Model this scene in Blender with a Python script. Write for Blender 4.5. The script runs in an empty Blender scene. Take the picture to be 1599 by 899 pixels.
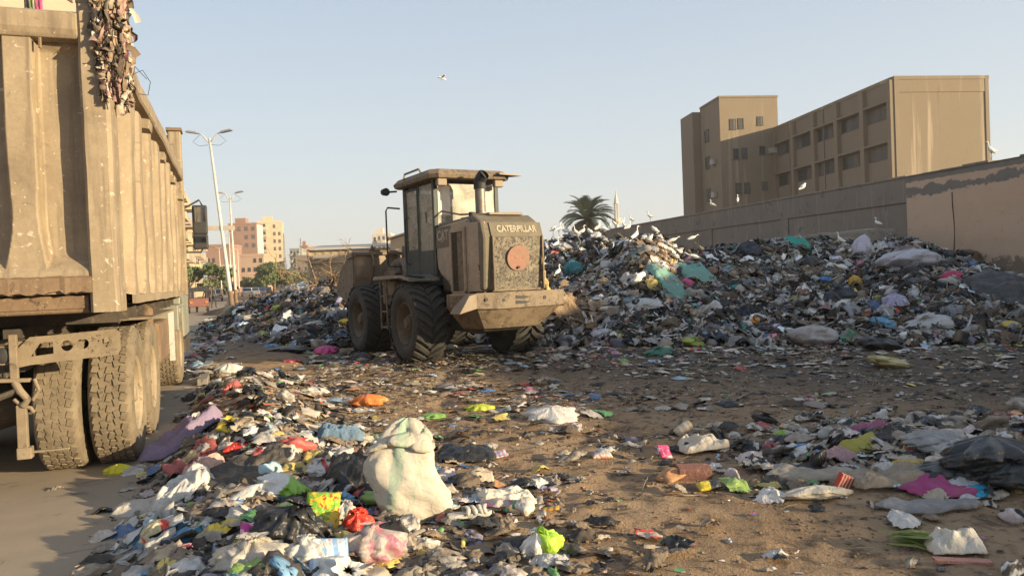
import bpy, bmesh, math, random
import numpy as np
from mathutils import Vector, Matrix, Euler

R_ = math.radians
rnd = random.Random(7)
rng = np.random.default_rng(11)
scene = bpy.context.scene
COL = scene.collection

# ------------------------------------------------------------------ camera
FPX = 1180.0
EYE = Vector((0, 0, 1.6))
PITCH, ROLL = R_(0.85), R_(2.2)
Fw = Vector((0, math.cos(PITCH), -math.sin(PITCH)))
U0 = Vector((0, math.sin(PITCH), math.cos(PITCH)))
R0 = Vector((1, 0, 0))
Rt = R0 * math.cos(ROLL) - U0 * math.sin(ROLL)
Up = R0 * math.sin(ROLL) + U0 * math.cos(ROLL)
cam_data = bpy.data.cameras.new("camera")
cam_data.sensor_width = 36.0
cam_data.lens = 36.0 * FPX / 1599.0
cam_data.clip_start = 0.05
cam_data.clip_end = 9000
cam = bpy.data.objects.new("camera", cam_data)
COL.objects.link(cam)
M = Matrix.Identity(4)
for i in range(3):
    M[i][0], M[i][1], M[i][2], M[i][3] = Rt[i], Up[i], -Fw[i], EYE[i]
cam.matrix_world = M
scene.camera = cam

# ------------------------------------------------------------------ sky + sun
SUN_DIR = Vector((0.925, -0.38, 0.203)).normalized()      # towards the sun
SUN_EL = math.asin(SUN_DIR.z)
SUN_AZ = math.atan2(SUN_DIR.x, SUN_DIR.y)                 # clockwise from +Y
world = bpy.data.worlds.new("World")
scene.world = world
world.use_nodes = True
wn, wl = world.node_tree.nodes, world.node_tree.links
wn.clear()
wo = wn.new("ShaderNodeOutputWorld")
wb = wn.new("ShaderNodeBackground")
sk = wn.new("ShaderNodeTexSky")
sk.sky_type = 'NISHITA'
sk.sun_disc = False
sk.sun_elevation = SUN_EL
sk.sun_rotation = SUN_AZ
sk.altitude = 30
sk.air_density = 1.0
sk.dust_density = 2.2
sk.ozone_density = 1.2
SKY_STRENGTH = 0.097
wb.inputs['Strength'].default_value = SKY_STRENGTH
# dusty evening air: pale veil over the clear-sky colours, thicker towards the horizon
tc = wn.new("ShaderNodeTexCoord"); sp_ = wn.new("ShaderNodeSeparateXYZ"); wl.new(tc.outputs['Generated'], sp_.inputs[0])
vr = wn.new("ShaderNodeValToRGB"); wl.new(sp_.outputs[2], vr.inputs[0])
vr.color_ramp.elements[0].position = 0.0; vr.color_ramp.elements[0].color = (4.5, 4.3, 3.95, 1)
vr.color_ramp.elements[1].position = 0.5; vr.color_ramp.elements[1].color = (2.2, 2.8, 3.75, 1)
e_ = vr.color_ramp.elements.new(0.16); e_.color = (3.6, 3.95, 4.2, 1)
vm = wn.new("ShaderNodeMix"); vm.data_type = 'RGBA'; vm.inputs[0].default_value = 0.8
wl.new(sk.outputs[0], vm.inputs[6]); wl.new(vr.outputs[0], vm.inputs[7]); wl.new(vm.outputs[2], wb.inputs[0])
wl.new(wb.outputs[0], wo.inputs[0])
sun_d = bpy.data.lights.new("sun", 'SUN')
sun_d.energy = 5.0
sun_d.angle = R_(0.6)
sun_d.color = (1.0, 0.82, 0.53)
sun = bpy.data.objects.new("sun", sun_d)
COL.objects.link(sun)
sun.rotation_euler = SUN_DIR.to_track_quat('Z', 'Y').to_euler()
scene.view_settings.view_transform = 'Standard'
scene.view_settings.look = 'None'
scene.view_settings.gamma = 1
scene.view_settings.use_curve_mapping = False
scene.view_settings.exposure = 1.08
scene.cycles.max_bounces = 6
scene.cycles.diffuse_bounces = 3
scene.cycles.transparent_max_bounces = 12

# ------------------------------------------------------------------ pixel helpers (place things at their real distance)
def ray(px, py):
    return (Fw * FPX + Rt * (px - 799.5) - Up * (py - 449.5))

def at(px, py, Y):
    d = ray(px, py)
    return EYE + d * (Y / d.y)

def proj(p):
    q = Vector(p) - EYE
    d = q.dot(Fw)
    return 799.5 + FPX * q.dot(Rt) / d, 449.5 - FPX * q.dot(Up) / d

# ------------------------------------------------------------------ noise
def _hash(ix, iy, s):
    n = (ix.astype(np.int64) * 374761393 + iy.astype(np.int64) * 668265263 + s * 1442695041) & 0xffffffff
    n = ((n ^ (n >> 13)) * 1274126177) & 0xffffffff
    n = n ^ (n >> 16)
    return (n & 0xffff) / 65535.0

def vnoise(x, y, s=0):
    x = np.asarray(x, float); y = np.asarray(y, float)
    ix = np.floor(x); iy = np.floor(y)
    fx = x - ix; fy = y - iy
    fx = fx * fx * (3 - 2 * fx); fy = fy * fy * (3 - 2 * fy)
    a = _hash(ix, iy, s); b = _hash(ix + 1, iy, s); c = _hash(ix, iy + 1, s); d = _hash(ix + 1, iy + 1, s)
    return (a * (1 - fx) + b * fx) * (1 - fy) + (c * (1 - fx) + d * fx) * fy - 0.5

def fbm(x, y, s=0, o=4):
    r = 0; a = 1.0
    for k in range(o):
        r = r + a * vnoise(x * 2 ** k + 17.3 * k, y * 2 ** k - 9.1 * k, s + k); a *= 0.5
    return r

def sstep(t):
    t = np.clip(t, 0, 1)
    return t * t * (3 - 2 * t)

# ------------------------------------------------------------------ ground shape
def kerb_x(Y):
    return -5.7 - 0.364 * (Y - 13.9)

def seg_d(X, Y, ax, ay, bx, by):
    t = np.clip(((X - ax) * (bx - ax) + (Y - ay) * (by - ay)) / ((bx - ax) ** 2 + (by - ay) ** 2), 0, 1)
    return np.hypot(X - ax - t * (bx - ax), Y - ay - t * (by - ay))

def ground_h(X, Y):
    X = np.asarray(X, float); Y = np.asarray(Y, float)
    d = X - kerb_x(Y)
    off = sstep((d - 0.02) / 0.1)
    far = np.exp(-np.maximum(np.hypot(X, Y - 10) - 25, 0) / 15)
    n = 0.05 * fbm(X * 0.5, Y * 0.5, 1, 3) + 0.05 * np.abs(fbm(X * 2.1, Y * 2.1, 5, 3)) + 0.022 * fbm(X * 7, Y * 7, 9, 3)
    h = 0.02 + off * far * (0.0 + n)
    bern = 0.11 * np.exp(-(seg_d(X, Y, -1.25, 3.2, -2.0, 6.2) / 0.75) ** 2) + 0.22 * np.exp(-(seg_d(X, Y, -2.3, 6.6, -3.9, 11.0) / 0.7) ** 2)
    bern += 0.16 * np.exp(-(np.hypot((X - 3.6) / 1.1, (Y - 5.9) / 0.9)) ** 2)
    h = h - 0.028 * off * (np.exp(-((X - 0.9 - 0.25 * np.sin(Y * 0.35)) / 0.16) ** 2) + np.exp(-((X + 0.9 - 0.25 * np.sin(Y * 0.35)) / 0.16) ** 2)) * (Y > 6.5) * (Y < 13) * (1 + 2 * fbm(X * 0 + 3, Y * 3, 12, 2))
    bern = bern * sstep((d + 0.25) / 0.5) * (1 + 0.9 * fbm(X * 2.5, Y * 2.5, 31, 3))
    h = h * off + bern
    return h

# silhouette of the rubbish heaps: direction (px at eye level), foot distance, ridge distance, ridge height
HP = np.array([
    # px   foot  ridge  z
    [300, 21.0, 26, 0.0],
    [340, 20.0, 27, 0.15],
    [380, 19.3, 28, 0.75],
    [430, 18.8, 28, 1.05],
    [480, 18.4, 27, 1.40],
    [540, 18.2, 26, 1.55],
    [600, 18.6, 26, 1.5],
    [700, 18.2, 25, 1.6],
    [800, 17.2, 24, 2.0],
    [850, 16.6, 23, 2.30],
    [900, 16.3, 22.5, 2.42],
    [960, 15.9, 22.5, 2.50],
    [1000, 15.6, 22.0, 2.58],
    [1030, 15.5, 22.0, 2.40],
    [1060, 15.3, 22.5, 1.95],
    [1100, 15.0, 23.0, 1.98],
    [1200, 14.6, 24.0, 2.15],
    [1290, 14.3, 24.5, 2.28],
    [1340, 14.2, 24.0, 2.15],
    [1390, 14.1, 22.5, 2.05],
    [1450, 14.0, 21.0, 1.72],
    [1500, 13.8, 19.5, 1.3],
    [1560, 13.6, 18.5, 0.92],
    [1640, 13.4, 18.0, 0.65],
    [1760, 13.2, 17.0, 0.5],
    [1900, 13.0, 16.5, 0.3],
])

def heap_h(X, Y):
    X = np.asarray(X, float); Y = np.asarray(Y, float)
    p = 800 + FPX * X / np.maximum(Y, 1)
    p = p + 14 * vnoise(X * 0.35, Y * 0.35, 77)
    f = np.interp(p, HP[:, 0], HP[:, 1]); r = np.interp(p, HP[:, 0], HP[:, 2]); z = np.interp(p, HP[:, 0], HP[:, 3])
    f = f + 1.0 * fbm(X * 0.5, Y * 0.2, 3, 3)
    t = (Y - f) / (r - f)
    up = np.clip(t, 0, 1) ** 0.8
    up = up * 0.55 + 0.45 * sstep(t)
    back = 1 - sstep((Y - r - 0.5) / 7.0) * 0.85
    lump = 1 + 0.22 * fbm(X * 0.55, Y * 0.55, 40, 4)
    h = z * up * back * lump
    h = h + np.clip(t * 6, 0, 1) * (0.22 * fbm(X * 1.6, Y * 1.6, 50, 4) * np.clip(z, 0, 1))
    h = h * (p > 300) * (p < 1900)
    return np.where(t > 0, np.maximum(h, 0), 0)

def surf_h(X, Y):
    return ground_h(X, Y) + heap_h(X, Y)

def hit(px, py, y0=2.5, y1=45):
    d = ray(px, py)
    Ys = np.concatenate([np.arange(y0, 14, 0.02), np.arange(14, y1, 0.05)])
    Xs = EYE.x + d.x / d.y * Ys; Zs = EYE.z + d.z / d.y * Ys
    g = Zs - surf_h(Xs, Ys)
    k = np.argmax(g < 0)
    if g[k] >= 0: k = len(Ys) - 1
    return Vector((Xs[k], Ys[k], float(surf_h(Xs[k], Ys[k]))))

# ------------------------------------------------------------------ materials
def new_mat(name):
    m = bpy.data.materials.new(name); m.use_nodes = True
    nt = m.node_tree; b = nt.nodes['Principled BSDF']
    return m, nt, b

def N(nt, t, **kw):
    n = nt.nodes.new(t)
    for k, v in kw.items():
        if k in n.inputs: n.inputs[k].default_value = v
        else: setattr(n, k, v)
    return n

def noise(nt, scale, detail=5, rough=0.55, dist=0.0, vec=None):
    n = nt.nodes.new("ShaderNodeTexNoise")
    n.inputs['Scale'].default_value = scale; n.inputs['Detail'].default_value = detail
    n.inputs['Roughness'].default_value = rough; n.inputs['Distortion'].default_value = dist
    if vec is not None: nt.links.new(vec, n.inputs['Vector'])
    return n.outputs[0]

def ramp(nt, fac, stops, interp='LINEAR'):
    r = nt.nodes.new("ShaderNodeValToRGB"); r.color_ramp.interpolation = interp
    e = r.color_ramp.elements
    while len(e) < len(stops): e.new(0.5)
    for i, (p, c) in enumerate(stops):
        e[i].position = p
        c = c if isinstance(c, (tuple, list)) else (c, c, c)
        e[i].color = (c[0], c[1], c[2], 1)
    nt.links.new(fac, r.inputs[0])
    return r.outputs[0]

def mixc(nt, fac, a, b, mode='MIX'):
    m = nt.nodes.new("ShaderNodeMix"); m.data_type = 'RGBA'; m.blend_type = mode
    for s, v in ((0, fac), (6, a), (7, b)):
        if isinstance(v, (int, float)): m.inputs[s].default_value = v
        elif isinstance(v, (tuple, list)): m.inputs[s].default_value = (v[0], v[1], v[2], 1)
        else: nt.links.new(v, m.inputs[s])
    return m.outputs[2]

def mth(nt, op, a, b=None):
    m = nt.nodes.new("ShaderNodeMath"); m.operation = op
    for s, v in ((0, a), (1, b)):
        if v is None: continue
        if isinstance(v, (int, float)): m.inputs[s].default_value = v
        else: nt.links.new(v, m.inputs[s])
    return m.outputs[0]

def objco(nt, scale=(1, 1, 1), kind='Object'):
    t = nt.nodes.new("ShaderNodeTexCoord"); mp = nt.nodes.new("ShaderNodeMapping")
    mp.inputs['Scale'].default_value = scale
    nt.links.new(t.outputs[kind], mp.inputs[0])
    return mp.outputs[0]

def bump(nt, b, h, strength=0.3, dist=0.02):
    n = nt.nodes.new("ShaderNodeBump"); n.inputs['Strength'].default_value = strength; n.inputs['Distance'].default_value = dist
    nt.links.new(h, n.inputs['Height'])
    nt.links.new(n.outputs[0], b.inputs['Normal'])
    return n

def worn(name, c1, c2, c3=None, scale=2.0, rough=0.8, spots=None, bs=0.3, bd=0.01, streak=None, metal=0.0, sthr=(0.58, 0.64), fine=30):
    """general weathered surface: two colours in clouds, fine grain, optional chips and vertical streaks"""
    m, nt, b = new_mat(name)
    v = objco(nt)
    n1 = noise(nt, scale, 6, 0.6, 0.3, v)
    col = mixc(nt, ramp(nt, n1, [(0.35, 0), (0.68, 1)]), c1, c2)
    nf = noise(nt, fine, 4, 0.7, 0, v)
    col = mixc(nt, 0.5, col, mixc(nt, nf, (0.55, 0.55, 0.55), (1.4, 1.4, 1.4)), 'MULTIPLY')
    if streak:
        vs = objco(nt, (streak[1], streak[1], streak[2]))
        ns = noise(nt, 1.0, 4, 0.6, 0.2, vs)
        col = mixc(nt, ramp(nt, ns, [(streak[3], 0), (streak[4], 1)]), col, streak[0])
    if c3:
        n3 = noise(nt, scale * 3.1, 7, 0.7, 0.8, v)
        col = mixc(nt, ramp(nt, n3, [(sthr[0], 0), (sthr[1], 1)]), col, c3)
    if spots:
        n4 = noise(nt, scale * 9, 5, 0.6, 0.4, v)
        col = mixc(nt, ramp(nt, n4, [(0.63, 0), (0.67, 1)]), col, spots)
    nt.links.new(col, b.inputs['Base Color'])
    b.inputs['Roughness'].default_value = rough
    b.inputs['Metallic'].default_value = metal
    nb = noise(nt, scale * 5, 8, 0.65, 0.2, v)
    bump(nt, b, nb, bs, bd)
    return m

def plain(name, c, rough=0.7, metal=0.0, **kw):
    m, nt, b = new_mat(name)
    v = objco(nt)
    n = noise(nt, 6, 4, 0.6, 0, v)
    col = mixc(nt, n, tuple(x * 0.75 for x in c), tuple(min(1, x * 1.25) for x in c))
    nt.links.new(col, b.inputs['Base Color'])
    b.inputs['Roughness'].default_value = rough; b.inputs['Metallic'].default_value = metal
    for k, val in kw.items(): b.inputs[k].default_value = val
    return m

def glass_mat(name, c, rough=0.15, alpha=0.5):
    m, nt, b = new_mat(name)
    v = objco(nt)
    n = noise(nt, 2.5, 6, 0.6, 0.6, v)
    nt.links.new(mixc(nt, n, tuple(x * 0.6 for x in c), c), b.inputs['Base Color'])
    nt.links.new(ramp(nt, n, [(0.35, alpha * 0.6), (0.65, min(1, alpha * 1.5))]), b.inputs['Alpha'])
    b.inputs['Roughness'].default_value = rough
    return m

MT = {}
# dirt
def dirt_mat():
    m, nt, b = new_mat("dirt")
    v = objco(nt)
    n1 = noise(nt, 0.55, 6, 0.6, 0.4, v)
    n2 = noise(nt, 5, 8, 0.7, 0.3, v)
    n3 = noise(nt, 45, 4, 0.7, 0, v)
    col = mixc(nt, ramp(nt, n1, [(0.35, 0), (0.65, 1)]), (0.30, 0.19, 0.105), (0.44, 0.30, 0.18))
    col = mixc(nt, ramp(nt, n2, [(0.5, 0), (0.62, 0.85)]), col, (0.10, 0.068, 0.045))
    col = mixc(nt, ramp(nt, n3, [(0.62, 0), (0.7, 0.8)]), col, (0.34, 0.27, 0.2))
    vo = nt.nodes.new("ShaderNodeTexVoronoi"); vo.inputs['Scale'].default_value = 28; nt.links.new(v, vo.inputs['Vector'])
    fl = ramp(nt, vo.outputs['Distance'], [(0.18, 1), (0.24, 0)])
    sel = ramp(nt, noise(nt, 3, 3, 0.6, 0, v), [(0.5, 0), (0.6, 0.9)])
    col = mixc(nt, mth(nt, 'MULTIPLY', fl, sel), col, mixc(nt, 0.75, vo.outputs['Color'], (0.25, 0.2, 0.16)))
    # shade painted into the churned earth colour further back, near the heaps
    sep = nt.nodes.new("ShaderNodeSeparateXYZ"); nt.links.new(v, sep.inputs[0])
    yy = mth(nt, 'ADD', sep.outputs[1], mth(nt, 'MULTIPLY', n1, 6))
    yy = mth(nt, 'ADD', yy, mth(nt, 'MULTIPLY', sep.outputs[0], 0.9))
    dk = nt.nodes.new("ShaderNodeMapRange"); dk.inputs[1].default_value = 13.0; dk.inputs[2].default_value = 17.5
    nt.links.new(yy, dk.inputs[0])
    far = nt.nodes.new("ShaderNodeMapRange"); far.inputs[1].default_value = 40; far.inputs[2].default_value = 70; far.inputs[3].default_value = 1; far.inputs[4].default_value = 0
    nt.links.new(sep.outputs[1], far.inputs[0])
    col = mixc(nt, mth(nt, 'MULTIPLY', mth(nt, 'MULTIPLY', dk.outputs[0], far.outputs[0]), 0.8), col, mixc(nt, n2, (0.03, 0.027, 0.023), (0.13, 0.115, 0.1)))
    nt.links.new(col, b.inputs['Base Color'])
    b.inputs['Roughness'].default_value = 0.95; b.inputs['Specular IOR Level'].default_value = 0.2
    hh = mth(nt, 'ADD', n2, mth(nt, 'MULTIPLY', n3, 0.45))
    bump(nt, b, hh, 1.0, 0.06)
    return m
MT['dirt'] = dirt_mat()
MT['asphalt'] = worn("asphalt", (0.34, 0.26, 0.175), (0.25, 0.195, 0.135), (0.17, 0.135, 0.1), 0.8, 0.92, bs=0.5, bd=0.006, fine=90)
MT['kerb'] = worn("kerb_concrete", (0.24, 0.21, 0.17), (0.17, 0.15, 0.12), (0.08, 0.07, 0.06), 2, 0.9)
MT['body'] = worn("dusty_truck_paint", (0.31, 0.237, 0.152), (0.205, 0.152, 0.096), (0.10, 0.077, 0.055), 2.2, 0.72, spots=(0.44, 0.37, 0.28), bs=0.35, bd=0.012,
                  streak=((0.16, 0.118, 0.078), 13, 0.8, 0.50, 0.72), sthr=(0.62, 0.74))
MT['rustbody'] = worn("rust_brown_steel", (0.15, 0.095, 0.055), (0.22, 0.145, 0.085), (0.06, 0.04, 0.028), 3, 0.85, spots=(0.3, 0.22, 0.14), bs=0.6, bd=0.015)
MT['chassis'] = worn("oily_chassis", (0.035, 0.028, 0.022), (0.08, 0.06, 0.042), (0.13, 0.1, 0.07), 4, 0.75, bs=0.5)
MT['bracket'] = worn("muddy_bracket", (0.25, 0.19, 0.12), (0.17, 0.125, 0.08), (0.09, 0.065, 0.045), 5, 0.8)
MT['tyre'] = worn("dusty_tyre", (0.205, 0.158, 0.102), (0.14, 0.106, 0.068), (0.05, 0.042, 0.034), 5, 0.9, bs=0.4, bd=0.006)
MT['tyreside'] = worn("dusty_rim", (0.33, 0.26, 0.17), (0.25, 0.19, 0.12), (0.14, 0.1, 0.065), 3, 0.8)
MT['loader'] = worn("loader_dusty_paint", (0.21, 0.15, 0.092), (0.16, 0.112, 0.07), (0.07, 0.052, 0.036), 2.2, 0.7, spots=(0.05, 0.04, 0.03), bs=0.45, bd=0.012, sthr=(0.52, 0.64), streak=((0.09, 0.066, 0.046), 8, 1.2, 0.55, 0.72))
MT['loaderlight'] = worn("loader_pale_panel", (0.26, 0.19, 0.125), (0.20, 0.145, 0.095), (0.13, 0.1, 0.07), 3, 0.6, spots=(0.12, 0.09, 0.065), bs=0.25, bd=0.006, sthr=(0.64, 0.72))
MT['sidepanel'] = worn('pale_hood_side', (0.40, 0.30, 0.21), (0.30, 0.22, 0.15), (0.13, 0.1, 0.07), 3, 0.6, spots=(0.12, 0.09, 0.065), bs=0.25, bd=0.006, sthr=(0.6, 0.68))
MT['grille'] = worn("oily_mesh_grille", (0.24, 0.19, 0.125), (0.10, 0.078, 0.055), (0.03, 0.026, 0.022), 7, 0.7, spots=(0.28, 0.23, 0.17), bs=0.7, bd=0.012, sthr=(0.5, 0.56))
MT['band'] = worn("faded_band", (0.13, 0.105, 0.07), (0.17, 0.135, 0.09), (0.1, 0.08, 0.055), 4, 0.75)
MT['disc'] = worn("faded_red_disc", (0.32, 0.155, 0.105), (0.25, 0.15, 0.105), (0.2, 0.11, 0.08), 9, 0.8)
MT['letter'] = worn("worn_pale_lettering", (0.50, 0.43, 0.31), (0.36, 0.3, 0.21), (0.14, 0.11, 0.08), 16, 0.8, sthr=(0.52, 0.6))
MT['cabframe'] = worn("cab_dark_green_frame", (0.02, 0.032, 0.03), (0.05, 0.052, 0.045), (0.13, 0.1, 0.07), 4, 0.6, sthr=(0.63, 0.7))
MT['black'] = worn("black_rubber", (0.02, 0.02, 0.02), (0.035, 0.033, 0.03), None, 6, 0.7)
MT['ltyre'] = worn("muddy_black_tyre", (0.03, 0.028, 0.026), (0.055, 0.048, 0.04), (0.13, 0.1, 0.07), 6, 0.85, sthr=(0.6, 0.68), bs=0.5)
MT['lrim'] = worn("muddy_wheel_disc", (0.11, 0.082, 0.055), (0.16, 0.12, 0.08), (0.05, 0.04, 0.03), 4, 0.85)
MT['cabglass'] = glass_mat("dusty_cab_glass", (0.34, 0.31, 0.24), 0.25, 0.6)
MT['cabglassb'] = glass_mat("milky_rear_glass", (0.48, 0.42, 0.31), 0.3, 0.62)
MT['paper'] = plain("pale_sticker", (0.7, 0.62, 0.5), 0.8)
MT['chrome'] = plain("mirror_glass", (0.6, 0.62, 0.65), 0.05, 1.0)
MT['steel'] = worn("worn_steel", (0.22, 0.2, 0.17), (0.13, 0.11, 0.09), (0.3, 0.27, 0.22), 4, 0.5, metal=0.4)
MT['grayplaster'] = worn("grey_cement_wall", (0.245, 0.205, 0.165), (0.20, 0.168, 0.138), (0.16, 0.135, 0.115), 0.6, 0.95, streak=((0.30, 0.26, 0.215), 5, 0.5, 0.55, 0.72), bs=0.35, bd=0.015)
MT['block'] = worn("broken_concrete", (0.3, 0.26, 0.21), (0.22, 0.19, 0.15), (0.14, 0.12, 0.1), 1.6, 0.95, bs=0.7, bd=0.03)
MT['pole'] = worn("pole_white_paint", (0.55, 0.52, 0.47), (0.45, 0.42, 0.37), (0.3, 0.26, 0.2), 1.5, 0.6)
MT['lamp'] = worn("lamp_grey", (0.2, 0.2, 0.2), (0.28, 0.27, 0.25), None, 4, 0.5)
MT['signboard'] = worn("cream_signboard", (0.6, 0.5, 0.38), (0.5, 0.4, 0.3), None, 3, 0.7)
MT['wood'] = worn("dry_branch", (0.33, 0.22, 0.13), (0.22, 0.14, 0.08), None, 8, 0.9)
MT['feather'] = plain("white_feathers", (0.80, 0.76, 0.68), 0.9)
MT['feathergrey'] = plain("dirty_white_feathers", (0.5, 0.44, 0.36), 0.9)
MT['bill'] = plain("yellow_bill", (0.65, 0.38, 0.09), 0.5)
MT['leg'] = plain("dark_bird_legs", (0.08, 0.07, 0.04), 0.7)

# ------------------------------------------------------------------ mesh builder
def tag(o, label=None, cat=None, group=None, kind=None):
    if label: o['label'] = label
    if cat: o['category'] = cat
    if group: o['group'] = group
    if kind: o['kind'] = kind
    return o

def thing(name, label, cat, loc=(0, 0, 0), rz=0.0, group=None):
    o = bpy.data.objects.new(name, None); COL.objects.link(o)
    o.location = loc; o.rotation_euler = (0, 0, rz); o.empty_display_size = 0.2
    return tag(o, label, cat, group)

def link(name, me, mat, parent=None, smooth=False, bevel=0):
    if mat is not None:
        for mm in (mat if isinstance(mat, (list, tuple)) else [mat]): me.materials.append(mm)
    if smooth: me.polygons.foreach_set('use_smooth', [True] * len(me.polygons))
    o = bpy.data.objects.new(name, me); COL.objects.link(o)
    if parent is not None: o.parent = parent
    if bevel:
        b = o.modifiers.new("bevel", 'BEVEL'); b.width = bevel; b.segments = 2; b.limit_method = 'ANGLE'; b.angle_limit = R_(40)
    return o

class MB:
    def __init__(s): s.v = []; s.f = []; s.m = []; s.mi = 0
    def add(s, vs, fs, X=None):
        k = len(s.v)
        for p in vs:
            p = Vector(p)
            s.v.append(tuple(X @ p) if X is not None else tuple(p))
        for f in fs: s.f.append(tuple(i + k for i in f)); s.m.append(s.mi)
        return s
    def box(s, c, d, rot=None, taper=None):
        hx, hy, hz = d[0] / 2, d[1] / 2, d[2] / 2
        vs = [(-hx, -hy, -hz), (hx, -hy, -hz), (hx, hy, -hz), (-hx, hy, -hz), (-hx, -hy, hz), (hx, -hy, hz), (hx, hy, hz), (-hx, hy, hz)]
        if taper: vs = vs[:4] + [(x * taper[0], y * taper[1], z) for x, y, z in vs[4:]]
        X = Matrix.Translation(c)
        if rot: X = X @ Euler(rot).to_matrix().to_4x4()
        return s.add(vs, [(0, 3, 2, 1), (4, 5, 6, 7), (0, 1, 5, 4), (1, 2, 6, 5), (2, 3, 7, 6), (3, 0, 4, 7)], X)
    def bb(s, x0, x1, y0, y1, z0, z1):
        return s.box(((x0 + x1) / 2, (y0 + y1) / 2, (z0 + z1) / 2), (x1 - x0, y1 - y0, z1 - z0))
    def tube(s, pts, r, n=10, cap=True):
        pts = [Vector(p) for p in pts]; rs = r if isinstance(r, (list, tuple)) else [r] * len(pts)
        vs = []; prev = None
        for i, p in enumerate(pts):
            t = (pts[min(i + 1, len(pts) - 1)] - pts[max(i - 1, 0)]).normalized()
            if prev is None:
                a = t.orthogonal().normalized()
            else:
                a = (prev - t * prev.dot(t))
                a = a.normalized() if a.length > 1e-6 else t.orthogonal().normalized()
            prev = a; b = t.cross(a)
            for k in range(n):
                an = 2 * math.pi * k / n
                vs.append(p + (a * math.cos(an) + b * math.sin(an)) * rs[i])
        fs = []
        for i in range(len(pts) - 1):
            for k in range(n):
                k2 = (k + 1) % n
                fs.append((i * n + k, i * n + k2, (i + 1) * n + k2, (i + 1) * n + k))
        if cap:
            fs.append(tuple(reversed(range(n)))); fs.append(tuple(range((len(pts) - 1) * n, len(pts) * n)))
        return s.add(vs, fs)
    def lathe(s, prof, n=32, X=None, closed=False):
        """profile [(along, radius)] about local x axis"""
        vs = []
        for a, r in prof:
            for k in range(n):
                an = 2 * math.pi * k / n
                vs.append((a, r * math.cos(an), r * math.sin(an)))
        fs = []
        P = len(prof)
        for i in range(P if closed else P - 1):
            j = (i + 1) % P
            for k in range(n):
                k2 = (k + 1) % n
                fs.append((i * n + k, j * n + k, j * n + k2, i * n + k2))
        return s.add(vs, fs, X)
    def prism(s, poly, a, b, axis='x', X=None):
        """polygon in the plane across the axis, from a to b along it; axis x: (y,z), y: (x,z), z: (x,y)"""
        def P(u, v, w): return {'x': (w, u, v), 'y': (u, w, v), 'z': (u, v, w)}[axis]
        n = len(poly)
        vs = [P(u, v, a) for u, v in poly] + [P(u, v, b) for u, v in poly]
        fs = [tuple(range(n)), tuple(reversed(range(n, 2 * n)))]
        for i in range(n):
            j = (i + 1) % n
            fs.append((i, i + n, j + n, j))
        return s.add(vs, fs, X)
    def grid(s, P, nu, nv):
        """P: list of nu*nv points, row by row"""
        return s.add(P, [(i * nv + j, i * nv + j + 1, (i + 1) * nv + j + 1, (i + 1) * nv + j) for i in range(nu - 1) for j in range(nv - 1)])
    def mesh(s, name):
        me = bpy.data.meshes.new(name)
        me.from_pydata(s.v, [], s.f)
        if any(s.m): me.polygons.foreach_set('material_index', s.m)
        bm = bmesh.new(); bm.from_mesh(me); bmesh.ops.recalc_face_normals(bm, faces=bm.faces); bm.to_mesh(me); bm.free()
        me.update()
        return me
    def build(s, name, mat, parent=None, smooth=False, bevel=0):
        return link(name, s.mesh(name), mat, parent, smooth, bevel)

def smooth_angle(o, deg=40):
    me = o.data
    bm = bmesh.new(); bm.from_mesh(me)
    for f in bm.faces: f.smooth = True
    for e in bm.edges:
        if len(e.link_faces) == 2 and e.calc_face_angle(0) > R_(deg): e.smooth = False
    bm.to_mesh(me); bm.free()
    return o

def copy_tree(o, parent=None):
    c = o.copy(); COL.objects.link(c)
    if parent is not None: c.parent = parent
    for ch in list(o.children): copy_tree(ch, c)
    return c

def fast_mesh(name, V, Fq, mat, cols=None, parent=None, smooth=False):
    """numpy verts (n,3), quads (m,4), optional point colours (n,4)"""
    me = bpy.data.meshes.new(name)
    V = np.ascontiguousarray(V, np.float32); Fq = np.ascontiguousarray(Fq, np.int32)
    me.vertices.add(len(V)); me.vertices.foreach_set('co', V.ravel())
    me.loops.add(Fq.size); me.loops.foreach_set('vertex_index', Fq.ravel())
    me.polygons.add(len(Fq)); me.polygons.foreach_set('loop_start', np.arange(0, Fq.size, Fq.shape[1], dtype=np.int32))
    if smooth: me.polygons.foreach_set('use_smooth', np.ones(len(Fq), bool))
    me.update(calc_edges=True)
    if cols is not None:
        a = me.color_attributes.new('Col', 'FLOAT_COLOR', 'POINT')
        a.data.foreach_set('color', np.ascontiguousarray(cols, np.float32).ravel())
    me.materials.append(mat)
    o = bpy.data.objects.new(name, me); COL.objects.link(o)
    if parent is not None: o.parent = parent
    return o

# ================================================================== GROUND, ROAD, KERB
def axis(lo, hi, d, lo2, hi2, g=1.16):
    a = list(np.arange(lo, hi + 1e-6, d)); s = d
    while a[-1] < hi2: s *= g; a.append(a[-1] + s)
    s = d
    while a[0] > lo2: s *= g; a.insert(0, a[0] - s)
    return np.array(a)
gx = axis(-6.5, 7.5, 0.055, -4000, 4000); gy = axis(2.2, 17.0, 0.06, -4000, 4000)
GX, GY = np.meshgrid(gx, gy)
GZ = ground_h(GX, GY)
nx = len(gx); ny = len(gy)
idx = np.arange(nx * ny).reshape(ny, nx)
Q = np.stack([idx[:-1, :-1], idx[:-1, 1:], idx[1:, 1:], idx[1:, :-1]], -1).reshape(-1, 4)
tag(fast_mesh('ground', np.stack([GX, GY, GZ], -1).reshape(-1, 3), Q, MT['dirt'], smooth=True), 'trampled brown earth of the dumping ground', kind='structure')
m = MB()
Ys = list(np.arange(-8, 30, 0.5)) + list(np.arange(30, 320, 10))
P = []
for Y in Ys:
    xr = kerb_x(Y) - 0.06
    P += [(xr - 6.2, Y, 0.032), (xr, Y, 0.032)]
m.grid(P, len(Ys), 2)
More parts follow.
